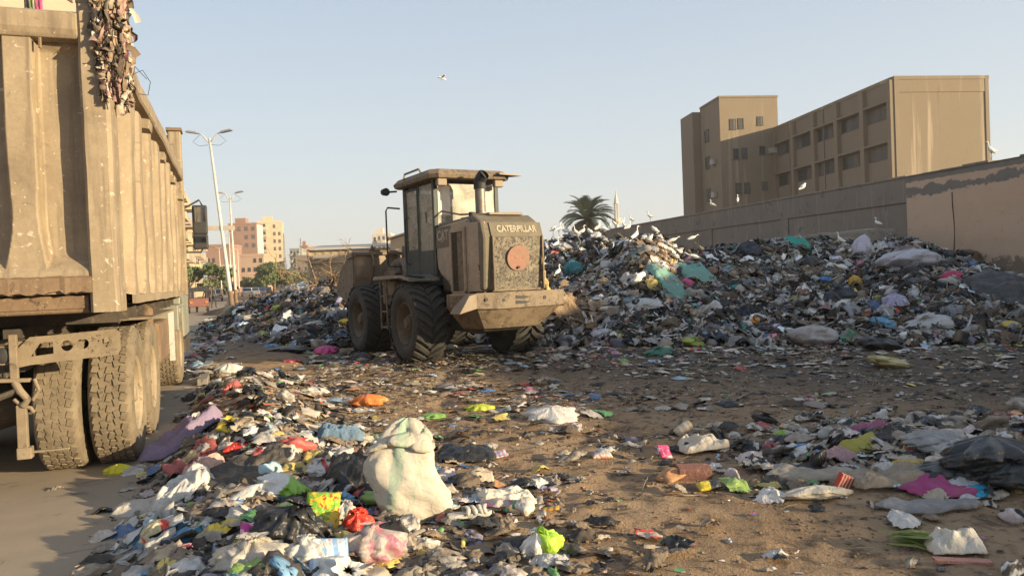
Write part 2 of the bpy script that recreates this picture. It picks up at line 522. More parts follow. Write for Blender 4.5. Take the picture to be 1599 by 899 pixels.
# a thin skirt so that the road is a slab, not a floating sheet
tag(m.build('road', MT['asphalt']), 'dusty asphalt street under the lorry', kind='structure')
m = MB()
Y = 12.2
k = 0
while Y < 130:
    L = 0.98
    a = Vector((kerb_x(Y) + 0.02, Y, 0)); b = Vector((kerb_x(Y + L) + 0.02, Y + L, 0))
    c = (a + b) / 2; c.z = 0.06 + rnd.uniform(-0.012, 0.012)
    m.box(c, (0.16, (b - a).length * 0.985, 0.17), (0, 0, math.atan2(0.364, 1) + rnd.uniform(-0.01, 0.01)))
    Y += 1.0
tag(m.build('kerb', MT['kerb'], bevel=0.012), 'low concrete kerb along the street', kind='structure')
m = MB()   # earth-covered pavement behind the kerb
P = []
Ys = list(np.arange(12, 130, 1.0))
for Y in Ys:
    q = min(1, (Y - 12) / 3) ; q0 = -0.08 * (1 - q)
    P += [(kerb_x(Y) + 0.1, Y, 0.125 * q + q0), (kerb_x(Y) + 0.9, Y, (0.135 + 0.03 * math.sin(Y)) * q + q0), (kerb_x(Y) + 1.7, Y, (0.12 + 0.03 * math.sin(Y * 1.7)) * q + q0), (kerb_x(Y) + 2.3, Y, -0.05)]
m.grid(P, len(Ys), 4)
tag(m.build('pavement', MT['dirt'], smooth=True), 'earth-covered pavement beside the kerb', kind='structure')
# earth bank beyond the left heap
m = MB(); P = []
for j in range(30):
    for i in range(50):
        x = -19 + i * 0.22; y = 42 + j * 0.35
        u = (i - 24.5) / 24.5; v = (j - 14.5) / 14.5
        h = max(0, 1 - u * u - v * v) ** 0.6 * (1.0 + 0.6 * float(fbm(x * 0.6, y * 0.6, 5, 4)))
        P.append((x, y, h - 0.05))
m.grid(P, 30, 50)
tag(m.build('earth_bank', MT['dirt'], smooth=True), 'low bank of reddish earth behind the left rubbish heap', kind='structure')

# ================================================================== PERIMETER WALL
def wall_x(Y): return 14.3 - 0.28 * (Y - 27.2)
WDIR = Vector((0.28, -1, 0)).normalized()      # towards the camera
WANG = math.atan2(WDIR.y, WDIR.x)
WZ = 4.62
def tan_wall_mat():
    m, nt, b = new_mat("tan_painted_wall")
    v = objco(nt)
    sep = N(nt, "ShaderNodeSeparateXYZ"); nt.links.new(v, sep.inputs[0])
    x, z = sep.outputs[0], sep.outputs[2]
    n1 = noise(nt, 0.7, 6, 0.6, 0.3, v); n2 = noise(nt, 3.2, 8, 0.68, 0.6, v); n3 = noise(nt, 25, 4, 0.7, 0, v)
    base = mixc(nt, n1, (0.50, 0.335, 0.22), (0.60, 0.43, 0.30))
    # strip left of the crack is a little paler
    strip = ramp(nt, mth(nt, 'MULTIPLY', x, 0.1), [(0.205, 1), (0.207, 0)])
    base = mixc(nt, mth(nt, 'MULTIPLY', strip, 0.5), base, (0.56, 0.40, 0.29))
    base = mixc(nt, 0.5, base, mixc(nt, n3, (0.7, 0.7, 0.7), (1.25, 1.25, 1.25)), 'MULTIPLY')
    # stain patches
    base = mixc(nt, ramp(nt, n2, [(0.6, 0), (0.68, 0.8)]), base, (0.3, 0.22, 0.16))
    # cement repair run near the top
    nx1 = noise(nt, 0.35, 3, 0.6, 0, objco(nt, (1, 1, 0.01)))
    cen = mth(nt, 'ADD', 3.72, mth(nt, 'MULTIPLY', nx1, 0.7))
    dz = mth(nt, 'ABSOLUTE', mth(nt, 'SUBTRACT', z, cen)); dz = mth(nt, 'ADD', dz, mth(nt, 'MULTIPLY', mth(nt, 'SUBTRACT', noise(nt, 6, 8, 0.8, 0.5, v), 0.5), 0.35))
    wd = mth(nt, 'ADD', mth(nt, 'MULTIPLY', mth(nt, 'SUBTRACT', noise(nt, 0.55, 6, 0.75, 0, v), 0.37), 1.0), 0.0)
    band = ramp(nt, mth(nt, 'SUBTRACT', wd, dz), [(0.0, 0), (0.02, 1)])
    cem = mixc(nt, n2, (0.14, 0.125, 0.11), (0.25, 0.22, 0.19))
    base = mixc(nt, band, base, cem)
    cap = ramp(nt, mth(nt, 'SUBTRACT', z, mth(nt, 'ADD', 4.30, mth(nt, 'MULTIPLY', n2, 0.2))), [(0.0, 0), (0.02, 1)])
    base = mixc(nt, cap, base, cem)
    # rising dirt with ragged edge
    low = ramp(nt, mth(nt, 'SUBTRACT', mth(nt, 'ADD', 0.85, mth(nt, 'MULTIPLY', n2, 1.6)), z), [(0.0, 0), (0.12, 1)])
    base = mixc(nt, mth(nt, 'MULTIPLY', low, 0.8), base, (0.15, 0.11, 0.075))
    nt.links.new(base, b.inputs['Base Color']); b.inputs['Roughness'].default_value = 0.95
    hh = mth(nt, 'ADD', mth(nt, 'MULTIPLY', n2, 0.6), mth(nt, 'MULTIPLY', mth(nt, 'ADD', band, low), 0.5))
    bump(nt, b, hh, 0.6, 0.03)
    return m
def make_wall():
    # grey part: from the junction J away from the camera
    J = Vector((wall_x(27.2), 27.2, 0))
    g = MB(); L = 56.0
    g.bb(-L, 0, 0.06, 0.30, -0.3, WZ - 0.02)           # local x towards the camera, y outwards (behind)
    g.bb(-L, 0, 0.0, 0.06, 3.72, WZ - 0.02)            # plain band along the top
    xs = [0]; x = 0
    seq = [6.9, 0.5, 6.0, 0.45, 5.5, 0.5, 6.2, 0.4, 5.6, 0.5, 6.2, 0.5, 6.0, 0.5]
    x = 0
    for i, w in enumerate(seq):
        if i % 2 == 1 or True:
            if i % 2 == 1: g.bb(x - w, x, 0.0, 0.06, -0.3, 3.72)
            else: g.bb(x - w + 0.03, x - 0.03, 0.035, 0.06, -0.3, 3.66)
        x -= w
    ow = thing('boundary_wall', 'long tall grey cement boundary wall with recessed panels behind the main heap', 'wall', J, WANG)
    ow.rotation_euler = (0, 0, WANG)
    def fix(o):  # local frame: x along WDIR; +y must point away from the yard
        return o
    # WDIR rotated +90deg points to +X side (outside the yard)? check and mirror when needed
    body = g.build('wall_panel', MT['grayplaster'], ow, bevel=0.01)
    c = MB(); c.bb(-L - 0.1, 0.0, -0.035, 0.34, WZ - 0.02, WZ + 0.07)
    c.build('coping', MT['grayplaster'], ow, bevel=0.02)
    t = thing('painted_wall', 'tan painted boundary wall with ragged cement repairs at the right edge', 'wall', J, WANG)
    g = MB(); P = []
    nxx = 220; nzz = 50
    for i in range(nxx + 1):
        for j in range(nzz + 1):
            xx = 0.03 + 40 * i / nxx; zz = -0.3 + (WZ + 0.3) * j / nzz
            d = 0.03 * float(fbm(xx * 0.5, zz * 0.8, 8, 4))
            P.append((xx, -0.05 + d, zz))
    g.grid(P, nxx + 1, nzz + 1)
    g.build('wall_face', None, t, smooth=True).data.materials.append(tan_wall_mat())
    g = MB(); g.bb(0.03, 40, 0.0, 0.3, -0.3, WZ - 0.01)
    g.build('wall_core', MT['grayplaster'], t)
    g = MB()
    x = 0.03
    while x < 40:
        w = rnd.uniform(0.5, 1.6); h = rnd.uniform(0.02, 0.09)
        g.box((x + w / 2, 0.12, WZ + h / 2 - 0.01), (w, 0.44 + rnd.uniform(-0.04, 0.03), h), (0, rnd.uniform(-.01, .01), 0)); x += w
    g.build('coping', MT['grayplaster'], t, bevel=0.015)
    # cracks between the panels (open joints)
    g = MB()
    for xc in (2.05,):
        pts = [(xc + 0.03 * math.sin(z * 3), -0.062, z) for z in np.arange(1.6, 4.0, 0.15)]
        for a, b_ in zip(pts[:-1], pts[1:]): g.box(((a[0] + b_[0]) / 2, -0.066, (a[2] + b_[2]) / 2), (0.022, 0.02, 0.16), (0, (b_[0] - a[0]) * 3, 0))
    g.build('open_joint', MT['chassis'], t)
    return ow, t
make_wall()

def rough_block(name, label, cat, c, dims, rz, mat, seed=0, amp=0.08, n=14, parent=None):
    """broken masonry: a subdivided box whose faces are knocked about"""
    bm = bmesh.new(); bmesh.ops.create_cube(bm, size=1)
    bmesh.ops.subdivide_edges(bm, edges=bm.edges[:], cuts=n, use_grid_fill=True)
    for v in bm.verts:
        p = Vector((v.co.x * dims[0], v.co.y * dims[1], v.co.z * dims[2]))
        dn = v.co.normalized()
        e = sum(abs(q) > 0.46 for q in v.co)
        k = float(fbm(p.x * 2.2 + seed, p.y * 2.2 + p.z * 3.1, seed, 4)) * amp
        p += dn * k - dn * (0.03 * (e >= 2))
        v.co = p
    me = bpy.data.meshes.new(name); bm.to_mesh(me); bm.free()
    o = link(name, me, mat, parent); o.location = c; o.rotation_euler = (0, 0, rz)
    return tag(o, label, cat)
p1 = Vector((12.2, 27.3, 0)); 
rough_block('concrete_ledge', 'broken grey concrete ledge half buried in rubbish before the grey wall', 'ledge', (11.6, 29.0, 2.0), (7.2, 1.1, 1.5), WANG, MT['block'], 3, 0.1)
du = rough_block('masonry_block', 'crumbling brown masonry block with two pipe holes at the foot of the tan wall', 'masonry block', (14.0, 25.2, 1.0), (2.6, 1.3, 1.75), WANG, MT['rustbody'], 9, 0.14)
for k in (-0.35, 0.45):
    g = MB(); g.tube([(k, -0.78, 0.33), (k, -0.2, 0.33)], 0.15, 16)
    g.tube([(k, -0.785, 0.33), (k, -0.6, 0.33)], 0.11, 16)
    g.build('pipe_end', MT['black'], du)

# ================================================================== SCHOOL-LIKE BLOCK BEHIND THE WALL
def plaster_mat(name, c1, c2, streaks=True):
    m, nt, b = new_mat(name)
    v = objco(nt)
    n1 = noise(nt, 0.35, 6, 0.6, 0.4, v); n2 = noise(nt, 4, 6, 0.7, 0, v)
    col = mixc(nt, n1, c1, c2)
    col = mixc(nt, 0.5, col, mixc(nt, n2, (0.75, 0.75, 0.75), (1.2, 1.2, 1.2)), 'MULTIPLY')
    if streaks:
        vs = objco(nt, (1.1, 1.1, 0.05))
        ns = noise(nt, 1.0, 5, 0.65, 0.15, vs)
        col = mixc(nt, ramp(nt, ns, [(0.56, 0), (0.68, 0.75)]), col, tuple(min(1, x * 1.75) for x in c2))
        ns2 = noise(nt, 1.7, 4, 0.6, 0.1, objco(nt, (1.3, 1.3, 0.07)))
        col = mixc(nt, ramp(nt, ns2, [(0.6, 0), (0.75, 0.5)]), col, tuple(x * 0.6 for x in c1))
    nt.links.new(col, b.inputs['Base Color']); b.inputs['Roughness'].default_value = 0.95
    bump(nt, b, n2, 0.25, 0.02)
    return m
MT['school'] = plaster_mat("brown_plaster", (0.21, 0.162, 0.108), (0.25, 0.195, 0.135))
MT['schoolside'] = plaster_mat("brown_plaster_plain", (0.205, 0.16, 0.115), (0.24, 0.188, 0.138), False)
MT['dark'] = plain("dark_opening", (0.03, 0.028, 0.026), 0.4)
MT['shutter'] = worn("faded_shutter", (0.13, 0.115, 0.1), (0.09, 0.08, 0.07), None, 2, 0.8)
MT['ac'] = worn("ac_unit_grey", (0.4, 0.37, 0.33), (0.3, 0.27, 0.24), None, 3, 0.6)

def win_unit(parent, loc, rz, w, h, hood=0.0, shut=0, bars=3, frame=None, pane=None, hoodmat=None, depth=0.12):
    """window with its own frame; local y- is outward"""
    f = MB()
    f.bb(-w / 2 - .05, -w / 2, -0.05, depth, -h / 2, h / 2); f.bb(w / 2, w / 2 + .05, -0.05, depth, -h / 2, h / 2)
    f.bb(-w / 2 - .05, w / 2 + .05, -0.05, depth, h / 2, h / 2 + .05); f.bb(-w / 2 - .09, w / 2 + .09, -0.09, depth, -h / 2 - .07, -h / 2)
    for i in range(1, bars): f.bb(-w / 2 + i * w / bars - .025, -w / 2 + i * w / bars + .025, -0.02, 0.02, -h / 2, h / 2)
    if bars > 1: f.bb(-w / 2, w / 2, -0.018, 0.018, -0.02, 0.02)
    o = f.build('window', frame or MT['shutter'], parent); o.location = loc; o.rotation_euler = (0, 0, rz)
    p = MB(); p.bb(-w / 2, w / 2, -0.012, 0.012, -h / 2, h / 2)
    p.build('pane', pane or MT['dark'], o)
    if shut:
        s = MB()
        for i in range(bars):
            if rnd.random() < shut: s.bb(-w / 2 + i * w / bars + .03, -w / 2 + (i + 1) * w / bars - .03, -0.035, -0.014, -h / 2 + .03, h / 2 - .03)
        if s.v: s.build('shutter', MT['shutter'], o)
    if hood:
        s = MB(); s.bb(-w / 2 - .35, w / 2 + .35, -hood, 0.0, h / 2 + .12, h / 2 + .3)
        s.build('window_hood', hoodmat or MT['schoolside'], o)
    return o

def school():
    # local frame: origin near corner; x along the gable (to the right), y along the facade (away); facade on local x=0
    fa = math.atan2(0.123, 1)
    ox = at(1404, 409, 60.0); O = Vector((ox.x, ox.y, 0))
    t = thing('school_block', 'long brown plastered block with two visible rows of hooded windows and a streaked gable end', 'building', O, fa)
    L, W, H = 20.0, 8.1, 16.0
    g = MB(); g.bb(0.25, W, 0, L, 0, H); g.build('wall', MT['school'], t)
    par = MB()
    par.bb(0.0, W + 0.1, -0.08, 0.32, H, H + 0.28); par.bb(-0.06, 0.3, 0.32, L, H, H + 0.28); par.bb(W - 0.2, W + 0.1, 0.32, L, H, H + 0.28); par.bb(0.3, W - 0.2, L - 0.3, L, H, H + 0.28)
    par.build('parapet', MT['school'], t)
    # gable frame lines
    fr = MB(); fr.bb(0.0, 0.42, -0.07, 0.0, 0, H); fr.bb(W - 0.25, W + 0.06, -0.07, 0.0, 0, H); fr.bb(0.42, W - 0.25, -0.045, 0.0, H - 1.0, H - 0.0)
    fr.build('gable_band', MT['school'], t)
    nb = 5; bay = L / nb
    for k in range(nb + 1):
        p = MB(); y = k * bay
        w = 0.55
        y0 = max(0, y - w / 2); y1 = min(L, y + w / 2)
        if k == 0: y0, y1 = 0, 0.5
        p.bb(-0.35, 0.25, y0, y1, 0, H); p.build('pilaster', MT['school'], t)
    for k in range(nb):
        y0 = k * bay + 0.3; y1 = (k + 1) * bay - 0.3
        p = MB(); p.bb(0.0, 0.25, y0, y1, 14.35, H)
        for zz in (11.15, 7.95, 4.75, 1.55): p.bb(0.0, 0.25, y0, y1, zz, zz + 1.95)
        p.build('infill_wall', MT['schoolside'], t)
        for r, zc in enumerate((13.73, 10.53, 7.33, 4.13)):
            win_unit(t, (0.16, (y0 + y1) / 2, zc), -math.pi / 2, bay * 0.82, 1.05, 0.5, 0.55, 4)
    g = MB(); g.tube([(4, 9, H), (4, 9, H + 1.5)], 0.75, 14); g.build('water_tank', MT['conc'] if 'conc' in MT else MT['block'], t)
    for y in (3.1, 9.7, 16.2):
        g = MB(); g.tube([(-0.06, y + 0.75, H), (-0.06, y + 0.75, 0)], 0.055, 6); g.build('downpipe', MT['schoolside'], t)
    # tower
    T = thing('stair_tower', 'tall brown plastered tower at the far end of the school block with small paired windows', 'building', O, fa)
    TW, TD, TH = 6.4, 9.2, 19.4
    tx0 = 0.0 - TW + 0.35; ty = L + 0.02
    m_ = MB(); m_.bb(tx0, 0.35, ty, ty + 5.4, 0, TH); m_.build('wall', MT['school'], T)
    m_ = MB(); m_.bb(tx0 - 0.9, 0.3, ty + 5.402, ty + TD, 0, TH - 0.3); m_.build('rear_wall', MT['schoolside'], T)
    m_ = MB(); m_.bb(tx0 - 0.06, 0.41, ty - 0.06, ty + 5.4, TH, TH + 0.2); m_.build('parapet', MT['school'], T)
    sc = TW / (403 - 182)
    ztop = TH
    def Z(zy): return TH - (zy - 160) * sc * 1.02
    for (a, b, y0, y1, s) in [(222, 244, 235, 272, .5), (253, 273, 233, 270, 0), (326, 347, 228, 258, .4), (230, 250, 340, 377, 0), (262, 283, 338, 375, .6), (330, 352, 333, 362, .6),
                              (235, 256, 462, 499, 1), (268, 290, 461, 499, 1), (336, 356, 460, 488, 1)]:
        win_unit(T, (tx0 + ((a + b) / 2 - 184) * sc, ty - 0.03, Z((y0 + y1) / 2)), 0, (b - a) * sc * 0.85, (y1 - y0) * sc * 0.95, 0, s, 2)
    def acu(x, y, z, rz):
        a = MB(); a.box((0, -0.2, 0), (0.85, 0.35, 0.55)); a.tube([(-.1, -0.39, 0), (-.1, -0.375, 0)], 0.2, 16)
        o = a.build('air_conditioner', MT['ac'], T, bevel=0.02); o.location = (x, y, z); o.rotation_euler = (0, 0, rz)
    acu(tx0 + (378 - 184) * sc, ty - 0.03, Z(350), 0)
    for zc, ya in ((283, 3.6), (382, 3.6), (500, 3.6)):
        win_unit(T, (tx0 - 0.03, ty + ya, Z(zc - 12)), -math.pi / 2, 1.0, 1.2, 0, .4, 2)
        if zc > 290: acu(tx0 - 0.03, ty + 1.7, Z(zc - 5), -math.pi / 2)
school()

# ================================================================== FAR BUILDINGS
def brickmat(name, c1, c2, mortar, s=1.0):
    m, nt, b = new_mat(name)
    v = objco(nt)
    n1 = noise(nt, 0.3, 5, 0.6, 0.3, v); n2 = noise(nt, 5, 5, 0.7, 0, v)
    br = N(nt, "ShaderNodeTexBrick"); br.inputs['Scale'].default_value = 4 * s
    mp = N(nt, "ShaderNodeMapping"); mp.inputs['Rotation'].default_value = (math.pi / 2, 0, 0); nt.links.new(v, mp.inputs[0]); nt.links.new(mp.outputs[0], br.inputs[0])
    br.inputs['Color1'].default_value = (*c1, 1); br.inputs['Color2'].default_value = (*c2, 1); br.inputs['Mortar'].default_value = (*mortar, 1)
    col = mixc(nt, ramp(nt, n1, [(0.4, 0), (0.65, 0.6)]), br.outputs[0], mixc(nt, n2, c1, mortar))
    nt.links.new(col, b.inputs['Base Color']); b.inputs['Roughness'].default_value = 0.95
    return m
MT['brick'] = brickmat("red_brick", (0.30, 0.155, 0.10), (0.24, 0.12, 0.08), (0.33, 0.24, 0.18))
MT['brickpale'] = brickmat("pale_brick", (0.42, 0.27, 0.18), (0.36, 0.22, 0.14), (0.42, 0.33, 0.25))
MT['cream'] = worn("cream_render", (0.56, 0.43, 0.28), (0.48, 0.36, 0.235), (0.34, 0.26, 0.18), 0.3, 0.9)
MT['pink'] = worn("pink_render", (0.5, 0.34, 0.26), (0.44, 0.29, 0.21), None, 0.4, 0.9)
MT['greyren'] = worn("grey_green_render", (0.3, 0.3, 0.27), (0.25, 0.25, 0.22), None, 0.4, 0.9)
MT['white'] = worn("white_render", (0.6, 0.53, 0.44), (0.5, 0.44, 0.36), None, 0.4, 0.9)
MT['conc'] = worn("balcony_slab", (0.4, 0.33, 0.26), (0.3, 0.25, 0.2), None, 0.6, 0.9)

def apartment(label, px0, px1, Y, top, wall, side=None, rz=0.0, depth=12, floors=None, cols=5, balc=(), name='apartment_block', open_=0.6, z0=-0.5, rooftop=True, scols=0, frame_cols=False):
    """front face spans px0..px1 at distance Y, roof at height top; local x along front, y back"""
    a = at(px0, 450, Y); xw = (px1 - px0) / FPX * Y / max(0.3, math.cos(rz) )
    t = thing(name, label, 'building', (a.x, a.y, 0), rz)
    w = xw; H = top
    floors = floors or max(2, int(round(H / 3.0)))
    fh = H / floors
    g = MB(); g.bb(0, w, 0, depth, z0, H); g.build('wall', wall, t)
    if side is not None:
        s = MB(); s.bb(w, w + 0.15, 0.0, depth, z0, H + 0.05); s.build('side_wall', side, t)
        s = MB(); s.bb(-0.15, -0.0, 0.0, depth, z0, H + 0.05); s.build('side_wall', side, t)
    g = MB(); g.bb(-0.1, w + 0.1, -0.12, 0.15, H, H + 0.7); g.bb(-0.1, 0.15, 0.15, depth, H, H + 0.7); g.bb(w - 0.15, w + 0.1, 0.15, depth, H, H + 0.7)
    g.build('parapet', wall, t)
    if rooftop:
        g = MB(); rw = min(3.5, w * 0.4); x = rnd.uniform(0.1, 0.6) * (w - rw)
        g.bb(x, x + rw, 3, 3 + rw, H, H + 2.6); g.build('stair_head', wall, t)
        g = MB(); g.tube([(x + rw * 0.5, 3.5 + rw, H + 0.3), (x + rw * 0.5, 3.5 + rw, H + 1.9)], 0.6, 12); g.build('water_tank', MT['conc'], t, smooth=False)
    cw = w / cols
    protos = {}
    n = 0
    for f in range(floors):
        z = f * fh + fh * 0.55
        for c in range(cols):
            x = (c + 0.5) * cw
            if c in balc:
                b = MB(); b.bb(x - cw * 0.46, x + cw * 0.46, -1.2, -0.01, z - fh * 0.5, z - fh * 0.5 + 0.18)
                b.bb(x - cw * 0.46, x + cw * 0.46, -1.2, -1.1, z - fh * 0.5 + 0.18, z - fh * 0.5 + 1.05)
                b.bb(x - cw * 0.46, x - cw * 0.46 + 0.1, -1.1, -0.01, z - fh * 0.5 + 0.18, z - fh * 0.5 + 1.05)
                b.bb(x + cw * 0.46 - 0.1, x + cw * 0.46, -1.1, -0.01, z - fh * 0.5 + 0.18, z - fh * 0.5 + 1.05)
                b.build('balcony', [MT['conc'], wall][(f + c) % 2], t)
            if rnd.random() < open_ or c in balc:
                ww = min(cw * 0.42, 1.5); hh = fh * (0.62 if c in balc else 0.42)
                key = (c in balc)
                if key not in protos:
                    o = win_unit(t, (x, -0.03, z), 0, ww, hh, 0, 0.3, 2, depth=0.02)
                    protos[key] = o
                else:
                    if n > 90: continue
                    o = copy_tree(protos[key], t); o.location = (x, -0.03, z)
                n += 1
        for c in range(scols):
            if rnd.random() < open_ and n < 95:
                key = 's'
                o = None
                src = protos.get(False) or protos.get(True)
                if src is None: continue
                o = copy_tree(src, t); o.location = (w + (0.18 if side is not None else 0.03), (c + 0.5) * depth / scols, z); o.rotation_euler = (0, 0, math.pi / 2); n += 1
    return t

STREET = math.atan2(0.364, 1)
# buildings lining the far side of the street: their long faces look at the street (local x runs away along it)
def street_face(label, px, Y, length, top, wall, **kw):
    a = at(px, 450, Y)
    t = apartment(label, 0, 10, 100, top, wall, rz=0, **kw, ) if False else None
def along(label, X, Y, length, depth, top, wall, cols, balc=(), open_=0.7, side=None, floors=None, scols=0, rooftop=True):
    """block whose front looks towards +x across the street; corner nearest the camera at (X,Y)"""
    # use px trick-free construction: build with apartment at the origin then move it
    t = apartment(label, 0, FPX * length / 100.0, 100.0, top, wall, side, 0.0, depth, floors, cols, balc, open_=open_, scols=scols, rooftop=rooftop)
    t.location = (X, Y, 0); t.rotation_euler = (0, 0, math.pi / 2 + STREET)
    return t
# the one right above the lorry body
bl = along('brown brick apartment house with laundry on its balcony, rising above the lorry tailgate', -28.6, 47.0, 16, 14, 29, MT['brickpale'], 4, (1, 3), 0.8, floors=9, scols=4)
bl.location = (-48.5, 48.0, 0); bl.rotation_euler = (0, 0, 0.0)
# laundry: hung on the balcony railing, moves on its own -> own things
a1 = at(290, 410, 120)
along('sunlit cream apartment row with many balconies behind the lorry mirror', -40.2, 88, 46, 14, 17.6, MT['cream'], 14, (0, 2, 3, 5, 7, 8, 10, 12, 13), 0.8, floors=6, scols=0)
a2 = at(312, 410, 160)
along('lower cream apartment row further down the street beyond the mirror', -57.6, 137, 42, 12, 12.5, MT['cream'], 12, (1, 3, 5, 6, 9, 11), 0.8, floors=5)
apartment('low red brick block with blank wall left of the leaning lamp pole', 324, 362, 230, 14.2, MT['brick'], None, 0.08, 12, 5, 5, (), open_=0.15, rooftop=False)
apartment('tall bare red brick block behind the street lamps', 361, 404, 255, 22.5, MT['brick'], MT['white'], 0.05, 7, 8, 4, (), open_=0.35)
apartment('tall cream tower with shaded balconies on its left half', 405, 441, 275, 24.6, MT['cream'], MT['cream'], 0.25, 12, 9, 5, (0, 1), open_=0.8)
apartment('short brick house with small windows in front of the tall brick block', 377, 413, 205, 9.8, MT['brickpale'], None, 0.05, 9, 4, 4, (), open_=0.5, rooftop=False)
apartment('low pink house half hidden behind the lamp poles', 331, 352, 190, 6.8, MT['pink'], None, 0.05, 9, 3, 3, (1,), open_=0.7, rooftop=False)
apartment('low pale pink house right of the lamp poles', 388, 402, 180, 4.4, MT['pink'], None, 0.05, 8, 2, 2, (), open_=0.9, rooftop=False)
apartment('narrow grey green apartment block left of the beige shed', 455, 470, 300, 15.5, MT['greyren'], None, 0.0, 10, 6, 3, (0, 2), open_=0.8, rooftop=False)
apartment('reddish brick block beside the grey green one', 471, 483, 310, 17.0, MT['brick'], None, 0.0, 10, 6, 2, (), open_=0.5)
apartment('grey windowless lower block in front of the reddish brick block', 466, 482, 270, 11.5, MT['schoolside'], None, 0.0, 10, 4, 3, (), open_=0.25, rooftop=False)
apartment('small white apartment block peeping over the sheds beside the loader cab', 585, 613, 260, 17.6, MT['white'], MT['pink'], 0.0, 8, 6, 4, (1, 2), open_=0.8)

# sheds
MT['shed'] = worn("beige_corrugated_wall", (0.46, 0.36, 0.23), (0.4, 0.31, 0.2), None, 0.3, 0.8)
MT['shedroof'] = worn("shed_roof", (0.5, 0.42, 0.32), (0.4, 0.33, 0.26), None, 0.3, 0.6)
def shed():
    a = at(482, 441, 95.0)
    t = thing('storage_shed', 'long low beige shed with two awnings behind the left heap', 'shed', (a.x, a.y, 0), 0.03)
    L = 17.5
    g = MB(); 
    x = 0
    while x < L: g.bb(x, min(L, x + 0.5), 0, 8, 0, 5.9); g.bb(x + .5, min(L, x + 1.0), 0.06, 8, 0, 5.9); x += 1.0
    g.build('wall', MT['shed'], t)
    for xx in (0, 5.2, 10.4, 15.8):
        p = MB(); p.bb(xx, xx + 0.3, -0.16, -0.01, 0, 5.95); p.build('pilaster', MT['shedroof'], t)
    p = MB(); p.add([(-.3, -0.7, 5.95), (L + .3, -0.7, 5.95), (L + .3, 9, 6.7), (-.3, 9, 6.7), (-.3, -0.7, 6.12), (L + .3, -0.7, 6.12), (L + .3, 9, 6.87), (-.3, 9, 6.87)],
                    [(0, 3, 2, 1), (4, 5, 6, 7), (0, 1, 5, 4), (1, 2, 6, 5), (2, 3, 7, 6), (3, 0, 4, 7)]); p.build('roof', MT['shedroof'], t)
    p = MB(); p.bb(-.2, L, -0.5, -0.02, 4.2, 4.38); p.build('ledge', MT['shedroof'], t)
    for xx in (0.9, 6.6):
        p = MB(); p.prism([(-1.5, 4.75), (-0.17, 5.2), (-0.17, 5.28), (-1.5, 4.88)], xx, xx + 2.3, 'x'); p.build('awning', MT['shedroof'], t)
shed()
def shed2():
    a = at(612, 438, 80.0)
    t = thing('gabled_shed', 'pale gabled shed seen through the loader cab handrail', 'shed', (a.x, a.y, 0), -0.15)
    g = MB(); g.prism([(0, 0), (12, 0), (12, 6.2), (5.2, 7.4), (0, 6.0)], 0, 14, 'y'); g.build('wall', MT['shed'], t)
    g = MB(); g.prism([(-0.3, 6.02), (5.2, 7.45), (12.3, 6.2), (12.3, 6.35), (5.2, 7.62), (-0.3, 6.17)], -0.3, 14.3, 'y'); g.build('roof', MT['shedroof'], t)
    a = at(562, 440, 70.0)
    t = thing('panel_wall', 'beige wall of upright panels between the shed and the loader', 'wall', (a.x, a.y, 0), 0)
    for k in range(9):
        g = MB(); g.bb(k * 0.95, k * 0.95 + 0.85, 0.0, 0.15, 0, 3.9 + k * 0.14); g.build('wall_panel', MT['shed'], t).location = (0, -k * 0.6, 0)
        g = MB(); g.bb(k * 0.95 + 0.85, k * 0.95 + 0.95, -0.08, 0.2, 0, 4.05 + k * 0.14); g.build('post', MT['shedroof'], t).location = (0, -k * 0.6, 0)
shed2()

# minaret and masts
def minaret():
    a = at(966, 427, 230)
    t = thing('minaret', 'slender pale minaret with a balcony ring beyond the palm', 'minaret', (a.x, a.y, 0))
    g = MB(); g.tube([(0, 0, 0), (0, 0, 16.5)], [0.8, 0.62], 8); g.build('shaft', MT['white'], t)
    g = MB(); g.tube([(0, 0, 16.2), (0, 0, 17.0), (0, 0, 17.2), (0, 0, 18.0)], [0.7, 1.4, 1.45, 1.45], 12); g.build('balcony', MT['white'], t)
    g = MB()
    for k in range(6):
        an = k * math.pi / 3; g.tube([(0.6 * math.cos(an), 0.6 * math.sin(an), 18), (0.6 * math.cos(an), 0.6 * math.sin(an), 22.5)], 0.12, 6)
    g.build('column', MT['white'], t)
    g = MB(); g.tube([(0, 0, 22.5), (0, 0, 23.2), (0, 0, 24), (0, 0, 25), (0, 0, 26.5)], [0.8, 0.6, 0.5, 0.25, 0.05], 12); g.build('finial', MT['white'], t)
minaret()
def mast(px, Y, h, label):
    a = at(px, 445, Y); t = thing('radio_mast', label, 'mast', (a.x, a.y, 0)); g = MB()
    for k in range(3):
        an = k * 2.1; g.tube([(0.7 * math.cos(an), 0.7 * math.sin(an), 0), (0.15 * math.cos(an), 0.15 * math.sin(an), h)], 0.09, 4)
    z = 0
    while z < h - 1:
        q = 0.7 - 0.55 * z / h
        for k in range(3): g.tube([(q * math.cos(k * 2.1), q * math.sin(k * 2.1), z), (q * math.cos(k * 2.1 + 2.1), q * math.sin(k * 2.1 + 2.1), z + 1.2)], 0.05, 4)
        z += 1.2
    g.build('lattice', MT['lamp'], t)
mast(446, 280, 21, 'thin lattice mast right of the cream tower')
mast(472, 290, 19.5, 'thin lattice mast above the grey green block')

